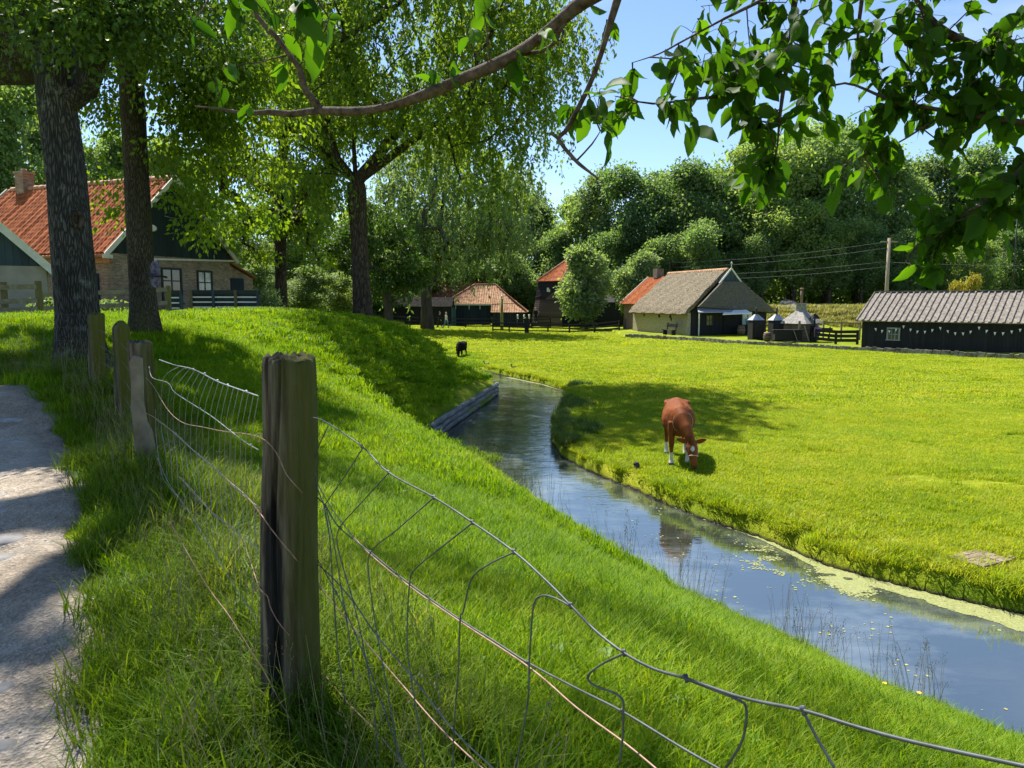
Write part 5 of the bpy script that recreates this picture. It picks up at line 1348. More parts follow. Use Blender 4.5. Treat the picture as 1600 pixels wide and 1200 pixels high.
stone(16,655,.2,.12,.03,9,'farthest flat slab where the path leaves the picture')
stone(14,925,.08,.06,.02,10,'thin flush stone in the sunny part of the path')
# ================================================================ BUILDINGS
def tilefn(pitch=.22, row=.3, amp=.028, seed=0):
    r = np.random.RandomState(seed).rand(400)
    return lambda a, b, u, v: amp*math.sin(u*2*math.pi/pitch)+.02*(1-((v/row) % 1))+.012*(r[int(u/pitch) % 400]-.5)
def window(t, x0, x1, z0, z1, y, nrow, ncol, frame, pane, axis='y', proud=.05, bar=.05):
    """window in a wall facing -y (axis y) or -x (axis x)"""
    T = (lambda a, d, z: (a, d, z)) if axis == 'y' else (lambda a, d, z: (d, a, z))
    def bx(mb, a0, a1, d0, d1, c0, c1):
        p, q = T(a0,d0,c0), T(a1,d1,c1)
        mb.box(((p[0]+q[0])/2,(p[1]+q[1])/2,(p[2]+q[2])/2), (abs(p[0]-q[0]),abs(p[1]-q[1]),abs(p[2]-q[2])))
    mb = MB(); w = .09
    bx(mb, x0, x0+w, y-proud, y+.02, z0, z1); bx(mb, x1-w, x1, y-proud, y+.02, z0, z1)
    bx(mb, x0+w, x1-w, y-proud, y+.02, z1-w, z1); bx(mb, x0-.04, x1+.04, y-proud-.05, y+.02, z0-.06, z0)
    f = mb.build('window', frame, t)
    mb = MB(); bx(mb, x0+w, x1-w, y-proud+.035, y+.01, z0, z1-w); mb.build('pane', pane, f)
    mb = MB()
    for i in range(1, ncol): a = x0+w+(x1-x0-2*w)*i/ncol; bx(mb, a-bar/2, a+bar/2, y-proud+.012, y-proud+.033, z0, z1-w)
    for i in range(1, nrow): c = z0+(z1-w-z0)*i/nrow; bx(mb, x0+w, x1-w, y-proud+.010, y-proud+.031, c-bar/2, c+bar/2)
    mb.build('glazing_bars', frame, f); return f

# --- farmhouse: gable looks right and towards us.  local x = along the gable (left->right), -y = out of the gable
gx_, gy_ = -15.5, 35.8; gdir = Vector((.37,.93)).normalized(); rz = math.atan2(gdir.y, gdir.x)
gz = 2.5; fh = thing('farmhouse', 'old farmhouse with red pantile roof, dark boarded gable and brown brick walls', 'house', (gx_, gy_, gz), rz)
hw, ln_, ev, rg_ = 3.5, 10.6, 3.1, 6.35
mb = MB()
mb.box((0,.12,(ev-.25)/2-.2), (2*hw,.24,ev-.25+.4)); mb.build('gable_wall', M['brick_brown'], fh)
mb = MB(); mb.box((-hw+.12,ln_/2+.12,ev/2-.2), (.24,ln_-.24,ev+.35)); mb.build('side_wall', M['brick_red'], fh)
mb = MB(); mb.box((hw-.12,ln_/2+.12,ev/2-.2), (.24,ln_-.24,ev+.35)); mb.box((0,ln_,ev/2-.2), (2*hw-.5,.24,ev+.4)); mb.build('rear_wall', M['brick_red'], fh)
mb = MB(); mb.prism([(-hw,-.04,ev-.25),(hw,-.04,ev-.25),(hw,-.04,ev),(0,-.04,rg_-.08),(-hw,-.04,ev)], (0,.2,0)); mb.build('gable_boards', M['planks_green'], fh)
mb = MB(); mb.prism([(-hw+.1,ln_-.1,ev),(hw-.1,ln_-.1,ev),(0,ln_-.1,rg_-.15)], (0,.1,0)); mb.build('rear_gable', M['planks_green'], fh)
sl = (rg_-ev)/hw
mb = MB()
mb.sheet((-hw-.3,-.12,ev-.3*sl),(-hw-.3,ln_+.15,ev-.3*sl),(0,-.12,rg_),(0,ln_+.15,rg_),170,34,tilefn(seed=1))
mb.sheet((hw+.3,ln_+.15,ev-.3*sl),(hw+.3,-.12,ev-.3*sl),(0,ln_+.15,rg_),(0,-.12,rg_),170,34,tilefn(seed=2))
mb.build('roof', M['pantile'], fh)
mb = MB()
for i in range(26): mb.tube([(0,-.12+i*.41,rg_+.05),(0,-.12+(i+1)*.41,rg_+.065)], [.13,.145], 8)
mb.build('ridge_tiles', M['tile_ridge'], fh)
mb = MB()
for s in (-1, 1):
    for yy in (-.2, ln_+.24):
        mb.bar((s*(hw+.42),yy,ev-.42*sl+.04),(0,yy,rg_+.06),.07,.2,up=(0,1,0) if False else (0,0,1))
mb.box((-hw-.34,-.2,ev-.42),(.42,.12,.16)); mb.build('bargeboards', M['white_wood'], fh)
mb = MB(); mb.tube([(-hw-.36,0,ev-.38),(-hw-.36,ln_,ev-.38)], .075, 8); mb.build('gutter', M['orange_paint'], fh)
mb = MB(); mb.box((-hw-.02,ln_/2,ev-.52), (.1,ln_-.1,.3)); mb.build('eaves_board', M['orange_paint'], fh)
mb = MB(); mb.box((0,ln_-1.0,rg_+.2),(.6,.58,1.2)); mb.box((0,ln_-1.0,rg_+.84),(.7,.68,.12)); mb.tube([(0,ln_-1,rg_+.88),(0,ln_-1,rg_+1.05)], [.15,.13], 10); mb.build('chimney', M['brick_red'], fh)
window(fh, -.9, .3, .75, 2.35, 0, 3, 2, M['green_black'], M['pane_dark'])
window(fh, 1.25, 2.25, .75, 2.3, 0, 3, 2, M['green_black'], M['pane'])
mb = MB(); mb.bar((-1.7,-.1,ev-.42),(hw+.35,-.1,ev-.25),.06,.08); mb.bar((-1.7,-.1,ev-.42),(-1.9,-.1,ev-.25),.06,.08); mb.box((-1.45,-.12,ev-.5),(.3,.2,.25)); mb.build('drain_pipe', M['white_wood'], fh)
mb = MB(); mb.loft([((-1.35,-.05,ev+.95),(.27,0,0),(0,0,.15)),((-1.35,-.085,ev+.95),(.27,0,0),(0,0,.15)),((-1.35,-.095,ev+.95),(.2,0,0),(0,0,.1))], 20); mb.build('oval_plaque', M['white_paint'], fh)
mb = MB(); mb.tube([(-.6,-.07,ev+1.55),(-.2,-.08,ev+1.5),(.25,-.07,ev+1.52)], .015, 6); mb.build('iron_tie', M['grey_metal'], fh)
mb = MB(); mb.prism([(hw,-.02+.3,-.4),(hw+2.0,.28,-.4),(hw+2.0,.28,2.0),(hw,.28,2.75)], (0,3,0)); lean = mb.build('lean_to', M['brick_brown'], fh)
mb = MB(); mb.prism([(hw-.0,.1,2.82),(hw+2.15,.1,2.0),(hw+2.15,.1,2.07),(hw-.0,.1,2.92)], (0,3.2,0)); mb.build('lean_to_roof', M['pantile_dark'], fh)
mb = MB(); mb.box((hw+.75,.25,1.0),(.95,.1,2.0)); mb.build('lean_to_door', M['planks_navy'], fh)
mb = MB(); mb.box((-hw-.03,1.2,1.05),(.08,.9,1.9)); mb.build('side_door', M['planks_navy'], fh)
mb = MB(); mb.tube([(-hw-.05,2.1,ev-.6),(-hw-.05,2.1,ev-1.4)], .02, 6); mb.build('wall_anchor', M['dark_metal'], fh)

# --- small barn at the left edge of the picture
br_ = thing('small_barn', 'barn end with blue-grey boarded gable over a grey rendered wall, at the left edge', 'barn', (-18.5, 24.4, 2.45), math.radians(30))
hw2, ev2, ap2, dp2 = 3.3, 2.05, 5.35, 3.6
mb = MB(); mb.box((0,.15,ev2/2-.3),(2*hw2,.3,ev2+.6)); mb.box((hw2-.12,dp2/2,ev2/2-.3),(.24,dp2-.62,ev2+.55)); mb.box((-hw2+.12,dp2/2,ev2/2-.3),(.24,dp2-.62,ev2+.55)); mb.build('wall', M['plaster_grey'], br_)
mb = MB(); mb.prism([(-hw2,.02,ev2+.01),(hw2,.02,ev2+.01),(0,.02,ap2)], (0,.2,0)); mb.build('gable_boards', M['planks_blue'], br_)
s2 = (ap2-ev2)/hw2; mb = MB()
mb.sheet((-hw2-.25,-.1,ev2-.25*s2),(-hw2-.25,dp2,ev2-.25*s2),(0,-.1,ap2),(0,dp2,ap2),60,24,tilefn(seed=3))
mb.sheet((hw2+.25,dp2,ev2-.25*s2),(hw2+.25,-.1,ev2-.25*s2),(0,dp2,ap2),(0,-.1,ap2),60,24,tilefn(seed=4)); mb.build('roof', M['pantile'], br_)
mb = MB()
for s in (-1,1): mb.bar((s*(hw2+.36),-.16,ev2-.36*s2+.04),(0,-.16,ap2+.06),.07,.24)
mb.build('bargeboards', M['white_wood'], br_)

# --- orange-roofed barn (hipped), far field edge
def far(u, D, v=None): 
    x, y, z = ray(u, 480); return x/y*D
ob = thing('hipped_barn', 'low barn with a hipped orange tile roof and dark boarded front, beyond the rail fence', 'barn', (far(756,95), 95, .15), math.radians(-3))
H = lambda u: far(u,95)-far(756,95)
xl, xr, xm = H(692), H(823), H(768); r0, r1 = H(737), H(771); zt, ze, ze2 = 5.15, 2.75, 1.75
mb = MB(); mb.box(((xl+xm)/2+.2,.45,ze/2),(xm-xl-.7,.2,ze)); mb.box(((xm+xr)/2-.1,-.75,ze2/2),(xr-xm-.6,.2,ze2)); mb.box((xl+.4,3.4,ze/2),(.2,5.6,ze)); mb.box((xr-.5,3,ze2/2),(.2,6.6,ze2)); mb.build('wall', M['planks_navy'], ob)
mb = MB()
mb.sheet((xl,0,ze),(xm,0,ze),(r0,3.5,zt),(r1,3.5,zt),150,20,tilefn(.3,.35,.03,5))
mb.sheet((xm,-1.1,ze2),(xr,-1.1,ze2),(xm+.02,.35,ze+.24),(xr-1.4,1.2,ze+.45),60,10,tilefn(.3,.35,.03,6))
mb.sheet((xm,.0,ze),(xr-1.2,.6,ze+.1),(r1,3.5,zt-.01),(r1+.05,3.5,zt-.01),60,18,tilefn(.3,.35,.03,6))
mb.sheet((xr,-1.1,ze2),(xr,7.5,ze2),(r1,3.5,zt),(r1,3.6,zt),60,20,tilefn(.3,.35,.03,7))
mb.sheet((xl,7.0,ze),(xl,0,ze),(r0,3.6,zt),(r0,3.5,zt),60,20,tilefn(.3,.35,.03,8)); mb.sheet((xr,7.5,ze2),(xl,7,ze),(r1,3.6,zt),(r0,3.6,zt),40,6,None)
mb.build('roof', M['pantile_orange'], ob)
mb = MB(); mb.tube([(xl,0,ze+.1),(r0,3.5,zt+.1),(r1,3.5,zt+.1),(xr,-1.1,ze2+.12)], .11, 6); mb.build('ridge_tiles', M['pantile_dark'], ob)
for a in (H(697),H(707)): MB().box((a,.3,1.25),(.72,.1,2.3)).build('door', M['teal'], ob)
mb = MB(); mb.bar((H(700)-.15,.15,0),(H(700)-.15,.2,2.4),.05,.05); mb.bar((H(700)+.2,.15,0),(H(700)+.2,.2,2.4),.05,.05)
for i in range(8): mb.bar((H(700)-.15,.14,.25+i*.28),(H(700)+.2,.14,.25+i*.28),.04,.04)
tag(mb.build('ladder', M['white_wood']), 'pale ladder leaning by the teal doors of the hipped barn', 'ladder'); lo_ = bpy.data.objects['ladder']; lo_.location = ob.location; lo_.rotation_euler = ob.rotation_euler
mb = MB(); mb.bar((xl+.3,-.05,ze-.05),(xm,-.05,ze-.05),.08,.12)
for a in (H(733),H(750),H(712)): mb.bar((a,-.02,ze-.1),(a,-.02,ze-.6),.06,.06)
mb.build('gutter', M['white_wood'], ob)
sb = thing('rear_shed', 'long dark-red tiled shed roof showing behind the hipped barn', 'shed', (far(696,108), 108, .3), 0)
mb = MB(); mb.box((0,2.5,1.6),(9,4.6,3.2)); mb.build('wall', M['planks_black'], sb)
mb = MB(); mb.sheet((-4.9,-.2,3.1),(4.9,-.2,3.1),(-4.9,2.5,5.7),(4.9,2.5,5.7),80,14,tilefn(.35,.4,.03,9)); mb.sheet((4.9,5.2,3.1),(-4.9,5.2,3.1),(4.9,2.5,5.7),(-4.9,2.5,5.7),20,4); mb.build('roof', M['pantile_dark'], sb)
ls = thing('low_shed', 'low black open shed under the trees behind the dark trunk', 'shed', (far(590,92), 92, hz(far(590,92),92)), 0)
mb = MB(); mb.box((0,2,1.1),(17,3.6,2.2)); mb.build('wall', M['planks_black'], ls)
mb = MB(); mb.prism([(-8.9,-.2,2.1),(-8.9,2,3.2),(-8.9,4.2,2.1)], (17.8,0,0)); mb.build('roof', plain('tarred_roof', (.03,.028,.025), 1.0, .4, 3, .2, .01, spec=.02), ls)

# --- dark mill base with a red pyramid cap, at the hipped barn's right
ml = thing('mill', 'dark boarded tapering mill with a steep red pyramid roof, beside the rounded tree', 'mill', (far(878,98), 98, .15), 0)
K_ = lambda u: far(u,98)-far(878,98)
mb = MB(); zc = 5.75; c0 = [(K_(829),0,0),(K_(876),-3.2,0),(K_(876)+4.5,.5,0),(K_(840)+4.2,5,0)]; c1 = [(K_(842),.6,zc),(K_(877),-2.4,zc),(K_(877)+3.2,.8,zc),(K_(842)+3.2,3.8,zc)]
c_ = [(a[0]*.42+b[0]*.58, a[1]*.42+b[1]*.58, zc*.58) for a, b in zip(c0, c1)]
mb.add(c0+c1, [(0,1,5,4),(1,2,6,5),(2,3,7,6),(3,0,4,7)]); mb.build('wall', M['planks_sunlit_h'], ml)  # black boards given a brown tone for the sunlit left face
mb = MB(); q0 = [(x_*1.0+dx_, y_-.06, z_) for (x_, y_, z_), dx_ in zip((c_[0],c_[1],c1[1],c1[0]), (-.05,.03,.03,-.05))]
mb.prism(q0, (0,-.04,0)); mb.prism([(c0[1][0]+.03,c0[1][1]-.05,0),(c0[2][0],c0[2][1]-.05,0),(c1[2][0],c1[2][1]-.05,zc),(c1[1][0]+.03,c1[1][1]-.05,zc)], (0,-.05,0)); mb.build('tarred_boards', M['planks_black'], ml)
ap = Vector((K_(895)+.3, 1.0, 9.0)); e_ = [Vector(p) for p in c1]; cen = sum(e_, Vector())/4; e_ = [cen+(p-cen)*1.1+Vector((0,0,-.15)) for p in e_]
mb = MB()
for i in range(4): a, b = e_[i], e_[(i+1)%4]; mb.sheet(a, b, ap, ap+(b-a)*.005, 46, 16, tilefn(.3,.35,.03,i))
mb.build('roof', M['pantile'], ml)
mb = MB()
for i in range(4): mb.tube([e_[i]+Vector((0,0,.1)), ap+Vector((0,0,.1))], .13, 6)
mb.build('hip_tiles', M['tile_ridge'], ml)
mb = MB(); mb.box((K_(918),2.2,1.5),(8.6,4,3.0)); mb.build('side_shed', M['planks_black'], ml)
mb = MB(); mb.prism([(K_(918)-4.5,-.1,3.0),(K_(918)-4.5,2.2,4.3),(K_(918)-4.5,4.5,3.0)], (9,0,0)); mb.build('side_shed_roof', M['planks_black'], ml)
mb = MB(); mb.box((K_(855),-1.55,4.55),(.25,.1,.5)); mb.box((K_(857),-1.75,4.45),(.2,.1,.35)); mb.build('vent', M['white_paint'], ml)

# --- thatched cottage
ct = thing('thatched_cottage', 'cottage with thatched roof, pale rubble side wall and black boarded front under awnings', 'house', (15.5, 68, hz(15.3,67.6)-.05), math.radians(16.3))
cz = ct.location[2]; we, le, cev, crg = 8.0, 11.2, 2.05, 5.6
mb = MB(); mb.box((.15,le/2,cev/2-.2),(.3,le,cev+.4)); mb.build('rubble_wall', M['rubble'], ct)
mb = MB()
for y_, z_, w_ in ((3.2,1.65,.3),(3.0,1.4,.18),(5.4,1.65,.3),(8.6,1.7,.2)): mb.box((-.01,y_,z_),(.06,w_,.28))
mb.build('wall_hole', M['interior'], ct)
mb = MB(); mb.prism([(.3,-.02,-.2),(we,-.02,-.2),(we,-.02,cev+.3),(we-.7,-.02,2.6),(.9,-.02,2.6),(.3,-.02,cev)], (0,.2,0)); mb.build('front_wall', M['planks_black'], ct)
mb = MB(); mb.box((we-.12,le/2,cev/2),(.24,le-.4,cev+.6)); mb.build('rear_wall', M['planks_black'], ct)
rnd_ = np.random.RandomState(31)
def thf(seed, k=1.0): return lambda a, b, u, v: .05*math.sin(u*3.1+seed)*math.sin(v*2.3+seed)+.05*rnd_.rand()+.16*min(1, b*8+.2)
hx = we/2
mb = MB()
mb.sheet((-.45,-.5,cev-.25),(-.45,le,cev-.25),(hx-.0,.35,crg),(hx,le,crg),70,34,thf(1),.12)
mb.sheet((we+.45,le,cev-.1),(we+.45,-.5,cev-.1),(hx,le,crg),(hx,.35,crg),60,30,thf(2),.12); mb.build('thatch', M['thatch'], ct)
mb = MB(); mb.sheet((.62,-.55,2.55),(we+.42,-.55,cev-.05),(hx-.95,-.28,4.75),(hx+.95,-.28,4.75),44,26,thf(3),.1); mb.build('hipped_thatch', M['thatch_dark'], ct)
mb = MB(); mb.prism([(hx-1.05,-.32,4.7),(hx+1.05,-.32,4.7),(hx,-.32,crg+.3)], (0,.4,0)); mb.build('gable_boards', M['planks_blue'], ct)
mb = MB(); mb.bar((hx-1.15,-.38,4.6),(hx,-.38,crg+.35),.07,.12); mb.bar((hx+1.15,-.38,4.6),(hx,-.38,crg+.35),.07,.12); mb.tube([(hx,-.38,crg+.35),(hx,-.38,crg+.7)], [.05,.03], 6); mb.lathe([(0,0),(.09,.08),(.07,.2),(0,.26)], 8, (hx,-.38,crg+.68)); mb.build('bargeboards', M['white_wood'], ct)
mb = MB()
for i in range(28): mb.tube([(hx,.1+i*.4,crg+.2),(hx,.1+(i+1)*.4,crg+.22)], [.2,.215], 8)
mb.build('ridge_tiles', M['pantile_orange'], ct)
# tiled dwelling end
mb = MB(); mb.box((1.2,le+2.35,1.35),(.25,4.3,2.9)); mb.box((hx+.6,le+4.4,1.35),(5.8,.25,2.9)); mb.build('dwelling_wall', M['brick_red'], ct)
mb = MB(); mb.sheet((-.15+.75,le-.9,2.72),(-.15+.75,le+4.7,2.72),(hx,le-.9,crg-.05),(hx,le+4.7,crg-.05),96,20,tilefn(.24,.3,.03,11)); mb.sheet((we,le+4.7,2.4),(we,le,2.4),(hx,le+4.7,crg-.05),(hx,le,crg-.05),40,6); mb.build('tiled_roof', M['pantile'], ct)
mb = MB(); mb.bar((.55,le+4.75,2.7),(hx,le+4.75,crg+.05),.08,.16); mb.build('verge_board', M['white_wood'], ct)
mb = MB(); mb.box((hx,le+2.4,crg+.35),(.8,.9,1.0)); mb.build('chimney', M['brick_dark'], ct)
mb = MB(); mb.prism([(hx-.5,le+3.9,crg-.9),(hx-.4,le+3.9,crg+.1),(hx+.2,le+3.9,crg+.1)], (0,.9,0)) if False else None
window(ct, le+.9, le+2.1, .55, 2.15, 1.08, 3, 2, M['green_black'], M['pane_dark'], 'x')
mb = MB(); mb.box((1.08,le+4.35,.5),(.1,.55,1.3)); mb.build('dark_plinth', M['brick_dark'], ct)
# awnings and openings on the black front
mb = MB(); mb.prism([(.9,-.05,2.42),(.35,-1.2,2.05),(3.6,-1.2,2.05),(4.9,-.05,2.42)], (0,0,.06)); mb.build('grey_awning', M['canvas_grey'], ct)
for a in (.5,): MB().box((a,-1.1,1.0),(.08,.08,2.0)).build('awning_post', M['white_wood'], ct)
mb = MB(); mb.prism([(3.9,-.1,2.36),(2.5,-1.6,1.86),(5.4,-1.6,1.95),(5.4,-.1,2.46)], (0,0,.07)); mb.build('white_awning', M['canvas_white'], ct)
mb = MB(); mb.box((4.15,-.05,1.0),(1.15,.06,2.0)); mb.build('doorway', M['interior'], ct)
mb = MB(); mb.box((5.95,-.06,1.15),(.95,.08,1.9)); mb.build('white_panel', M['canvas_white'], ct)
window(ct, 1.8, 2.5, .95, 1.85, -.02, 2, 2, M['dark_metal'], M['pane_dark'])
def local(o, x, y, z=0): return o.location+Vector((x*math.cos(o.rotation_euler[2])-y*math.sin(o.rotation_euler[2]), x*math.sin(o.rotation_euler[2])+y*math.cos(o.rotation_euler[2]), z))
def ground(p): return Vector((p.x, p.y, hz(p.x, p.y)))
# counter, barrel, bench, box at the front
mb = MB(); mb.box((0,0,.9),(2.1,.55,.08)); mb.box((-.9,0,.43),(.08,.5,.86)); mb.box((.9,0,.43),(.08,.5,.86)); mb.box((0,.2,.43),(1.7,.05,.8))
p = ground(local(ct,5.6,-1.1)); o = solo('sales_counter', mb, M['black_wood'], 'black sales counter in front of the white panel at the cottage', 'counter'); o.location = p; o.rotation_euler = (0,0,ct.rotation_euler[2])
mb = MB(); mb.box((-.25,-.3,.42),(.22,.03,.3)); mb.box((.1,-.3,.42),(.22,.03,.3)); q = mb.build('price_board', M['canvas_white'], o)
bl = thing('barrel', 'small wooden barrel standing in front of the dark doorway of the cottage', 'barrel', ground(local(ct,4.2,-1.9)))
MB().lathe([(.26,0),(.33,.25),(.35,.42),(.33,.6),(.26,.84),(.22,.82)], 14).build('staves', M['barrel_wood'], bl)
for z_, r_ in ((.12,.305),(.3,.35),(.56,.35),(.74,.3)): MB().lathe([(r_,z_-.025),(r_+.012,z_),(r_,z_+.025)], 14).build('hoop', M['dark_metal'], bl)
bn = thing('picnic_bench', 'dark wooden bench against the rubble wall of the thatched cottage', 'bench', ground(local(ct,-.35,1.9)), ct.rotation_euler[2]+math.pi/2)
bn.location.x -= .5; bn.location.y -= .6
MB().box((0,0,.46),(2.0,.42,.06)).build('seat', M['black_wood'], bn)
for x_ in (-.8,.8):
    MB().box((x_,0,.22),(.09,.38,.44)).build('leg', M['black_wood'], bn)
    MB().bar((x_,-.2,.44),(x_,-.3,1.1),.08,.08).build('back_post', M['black_wood'], bn)
MB().box((0,-.28,.86),(2.0,.05,.3)).build('backrest', M['black_wood'], bn)

# --- long black shed at the right
lb = thing('black_shed', 'long low black boarded shed with a pale ribbed plank roof', 'shed', (23.2, 51, hz(23.2,51.4)-.05), math.atan2(-.66,.75))
Ls, ds, es, rs2 = 17.0, 6.6, 1.98, 3.75
mb = MB(); mb.box((Ls/2,.1,es/2-.1),(Ls,.2,es+.2)); mb.build('front_wall', M['planks_black'], lb)
mb = MB(); mb.prism([(.0,.2,-.2),(.0,ds,-.2),(.0,ds,es),(.0,ds/2,rs2-.1),(.0,.2,es)], (.2,0,0)); mb.prism([(Ls,.2,-.2),(Ls,ds,-.2),(Ls,ds,es),(Ls,ds/2,rs2-.1),(Ls,.2,es)], (-.2,0,0)); mb.build('end_wall', M['planks_black'], lb)
mb = MB(); mb.box((Ls/2,ds-.1,es/2-.1),(Ls-.5,.2,es+.2)); mb.build('rear_wall', M['planks_black'], lb)
rb = np.random.RandomState(8).rand(100)
def boards(a, b, u, v):
    k = u/.36; i = int(k); f = k-i
    return .07*rb[i % 100]*.35+(.075 if f < .3 else 0.0)+.012*math.sin(v*9+i*2.1)
mb = MB(); mb.sheet((-.3,-.35,es-.12),(Ls+.3,-.35,es-.12),(-.25,ds/2,rs2),(Ls+.25,ds/2,rs2),460,14,boards,.05); mb.sheet((Ls+.3,ds+.35,es-.12),(-.3,ds+.35,es-.12),(Ls+.25,ds/2,rs2),(-.25,ds/2,rs2),200,4,boards,.05); mb.build('roof', M['board_roof'], lb)
mb = MB(); mb.bar((-.3,ds/2,rs2+.1),(Ls+.3,ds/2,rs2+.1),.35,.06); mb.build('ridge_board', M['board_roof'], lb)
window(lb, 1.55, 2.35, .72, 1.5, -.02, 2, 3, M['canvas_grey'], M['pane_dark'], bar=.035)
bt = thing('bunting', 'string of small white pennants drooping along the front of the long black shed', 'bunting', lb.location, lb.rotation_euler[2])
mb = MB(); C_ = []
for s in range(7):
    x0, x1 = .45+s*2.1, .45+(s+1)*2.1
    C_ += [(x0+(x1-x0)*i/10, -.09, 1.62-.32*math.sin(math.pi*i/10)+.04*math.sin(s*2.7)) for i in range(10)]
mb.tube(C_, .012, 5); mb.build('cord', M['black_wood'], bt)
for i in range(2, len(C_), 2):
    x_, y_, z_ = C_[i]; r_ = random.Random(i).uniform(-.05,.05)
    MB().prism([(x_-.07,y_-.02,z_),(x_+.07,y_-.02,z_),(x_+r_,y_-.03,z_-.2)], (0,.012,0)).build('pennant', M['canvas_white'], bt)

# --- low kerb wall of upright stakes round the yard
mb = MB(); r = random.Random(4)
for i in range(len(KERB)-1):
    a, b = Vector(KERB[i]), Vector(KERB[i+1]); n_ = int((b-a).length/.24)
    for j in range(n_):
        q = a+(b-a)*(j/n_); h = .33+r.uniform(-.04,.06)
        mb.box((q.x-.05+r.uniform(-.03,.03), q.y-.05+r.uniform(-.03,.03), h/2-.05), (.23,.2,h+.1), math.atan2(b.y-a.y,b.x-a.x)+r.uniform(-.1,.1), top=.92)
solo('kerb_wall', mb, plain('kerb_stone', (.20,.175,.13), .9, .6, 2.3, .4, .02, col2=(.42,.38,.29)), 'low wall of weathered upright blocks edging the yard in front of the shed and cottage', 'low wall', (18,56.8,0))

# --- smokehouse with pyramid roof and chimney, smoking ovens
sk = thing('smokehouse', 'small square brick smokehouse with a grey pyramid roof and tall thin chimney', 'smokehouse', (far(1252,58), 58, hz(far(1252,58),58)), math.radians(38))
mb = MB(); mb.box((0,0,.7),(1.75,1.75,1.5)); mb.build('wall', M['brick_dark'], sk)
mb = MB(); E = [(-1.15,-1.15,1.4),(1.15,-1.15,1.4),(1.15,1.15,1.4),(-1.15,1.15,1.4)]; T = [(-.26,-.26,2.35),(.26,-.26,2.35),(.26,.26,2.35),(-.26,.26,2.35)]
mb.add(E+T, [(0,1,5,4),(1,2,6,5),(2,3,7,6),(3,0,4,7),(3,2,1,0)]); mb.build('roof', M['stone'], sk)
mb = MB(); mb.box((0,0,2.58),(.52,.52,.5)); mb.box((0,0,2.86),(.64,.64,.1)); ch = mb.build('chimney', M['stone'], sk)
mb = MB(); mb.tube([(0,0,2.9),(0,0,3.95)], .1, 10); mb.lathe([(.13,0),(.17,.06),(.1,.12)], 10, (0,0,3.92)); mb.build('flue', M['barrel_wood'], ch)
mb = MB(); mb.box((.2,-.9,.65),(.6,.06,1.2)); mb.build('door', M['black_wood'], sk)
def oven(u, D, w, label):
    p = Vector((far(u,D), D, hz(far(u,D),D))); t = thing('smoking_oven', label, 'oven', p, math.radians(12), 'smoking ovens in the yard')
    MB().box((0,0,.78),(w,.75,1.56)).build('cabinet', M['black_wood'], t)
    mb = MB(); mb.add([(-w/2-.05,-.42,1.56),(w/2+.05,-.42,1.56),(w/2+.05,.42,1.56),(-w/2-.05,.42,1.56),(-.12,-.1,2.0),(.12,-.1,2.0),(.12,.1,2.0),(-.12,.1,2.0)], [(0,1,5,4),(1,2,6,5),(2,3,7,6),(3,0,4,7),(4,5,6,7),(3,2,1,0)]); mb.build('hood', M['grey_metal'], t)
    mb = MB(); mb.tube([(0,0,1.95),(0,0,2.4)], .07, 8); mb.lathe([(.12,0),(.02,.1)], 8, (0,0,2.42)); mb.build('flue', M['dark_metal'], t)
    MB().box((0,-.4,.85),(w*.7,.04,1.2)).build('door', M['dark_metal'], t)
    return t
oven(1182, 60, .95, 'tall black smoking oven with a metal hood beside the white awning')
oven(1214, 58.5, .95, 'tall black smoking oven with a metal hood and rising smoke, between cottage and smokehouse')
def board_(u, D, h, w, lean_, label):
    p = Vector((far(u,D), D, hz(far(u,D),D))); mb = MB(); mb.bar((0,0,0),(lean_,.1,h),w,.05); o = solo('plank', mb, M['rail_wood'], label, 'plank'); o.location = p
board_(1251,56.3,1.55,.16,0,'upright grey plank in front of the smokehouse'); board_(1267,56.0,1.15,.2,-.35,'leaning pale plank right of the upright grey plank'); board_(1249,56.0,.85,.15,-.3,'short leaning plank left of the upright grey plank')
mb = MB(); mb.box((0,0,.5),(2.0,.5,.7)); mb.box((0,0,.9),(2.2,.62,.06)); p = Vector((far(1232,56.5),56.5,hz(far(1232,56.5),56.5))); o = solo('work_table', mb, M['black_wood'], 'long black work table between the smoking ovens and the planks', 'table'); o.location = p
bl2 = dup(bl, (far(1200,58), 58, hz(far(1200,58),58)), 1, .8, 'wooden barrel standing between the two black smoking ovens')
bl['group'] = bl2['group'] = 'barrels in the yard'
lh = thing('lantern_post', 'dark lantern-topped post right of the smokehouse', 'lamp post', (far(1274,57), 57, hz(far(1274,57),57)))
MB().tube([(0,0,0),(0,0,1.75)], .06, 8).build('post', M['dark_metal'], lh); mb = MB(); mb.add([(-.32,-.32,1.72),(.32,-.32,1.72),(.32,.32,1.72),(-.32,.32,1.72),(0,0,2.15)], [(0,1,4),(1,2,4),(2,3,4),(3,0,4),(3,2,1,0)]); mb.build('cap', M['dark_metal'], lh)
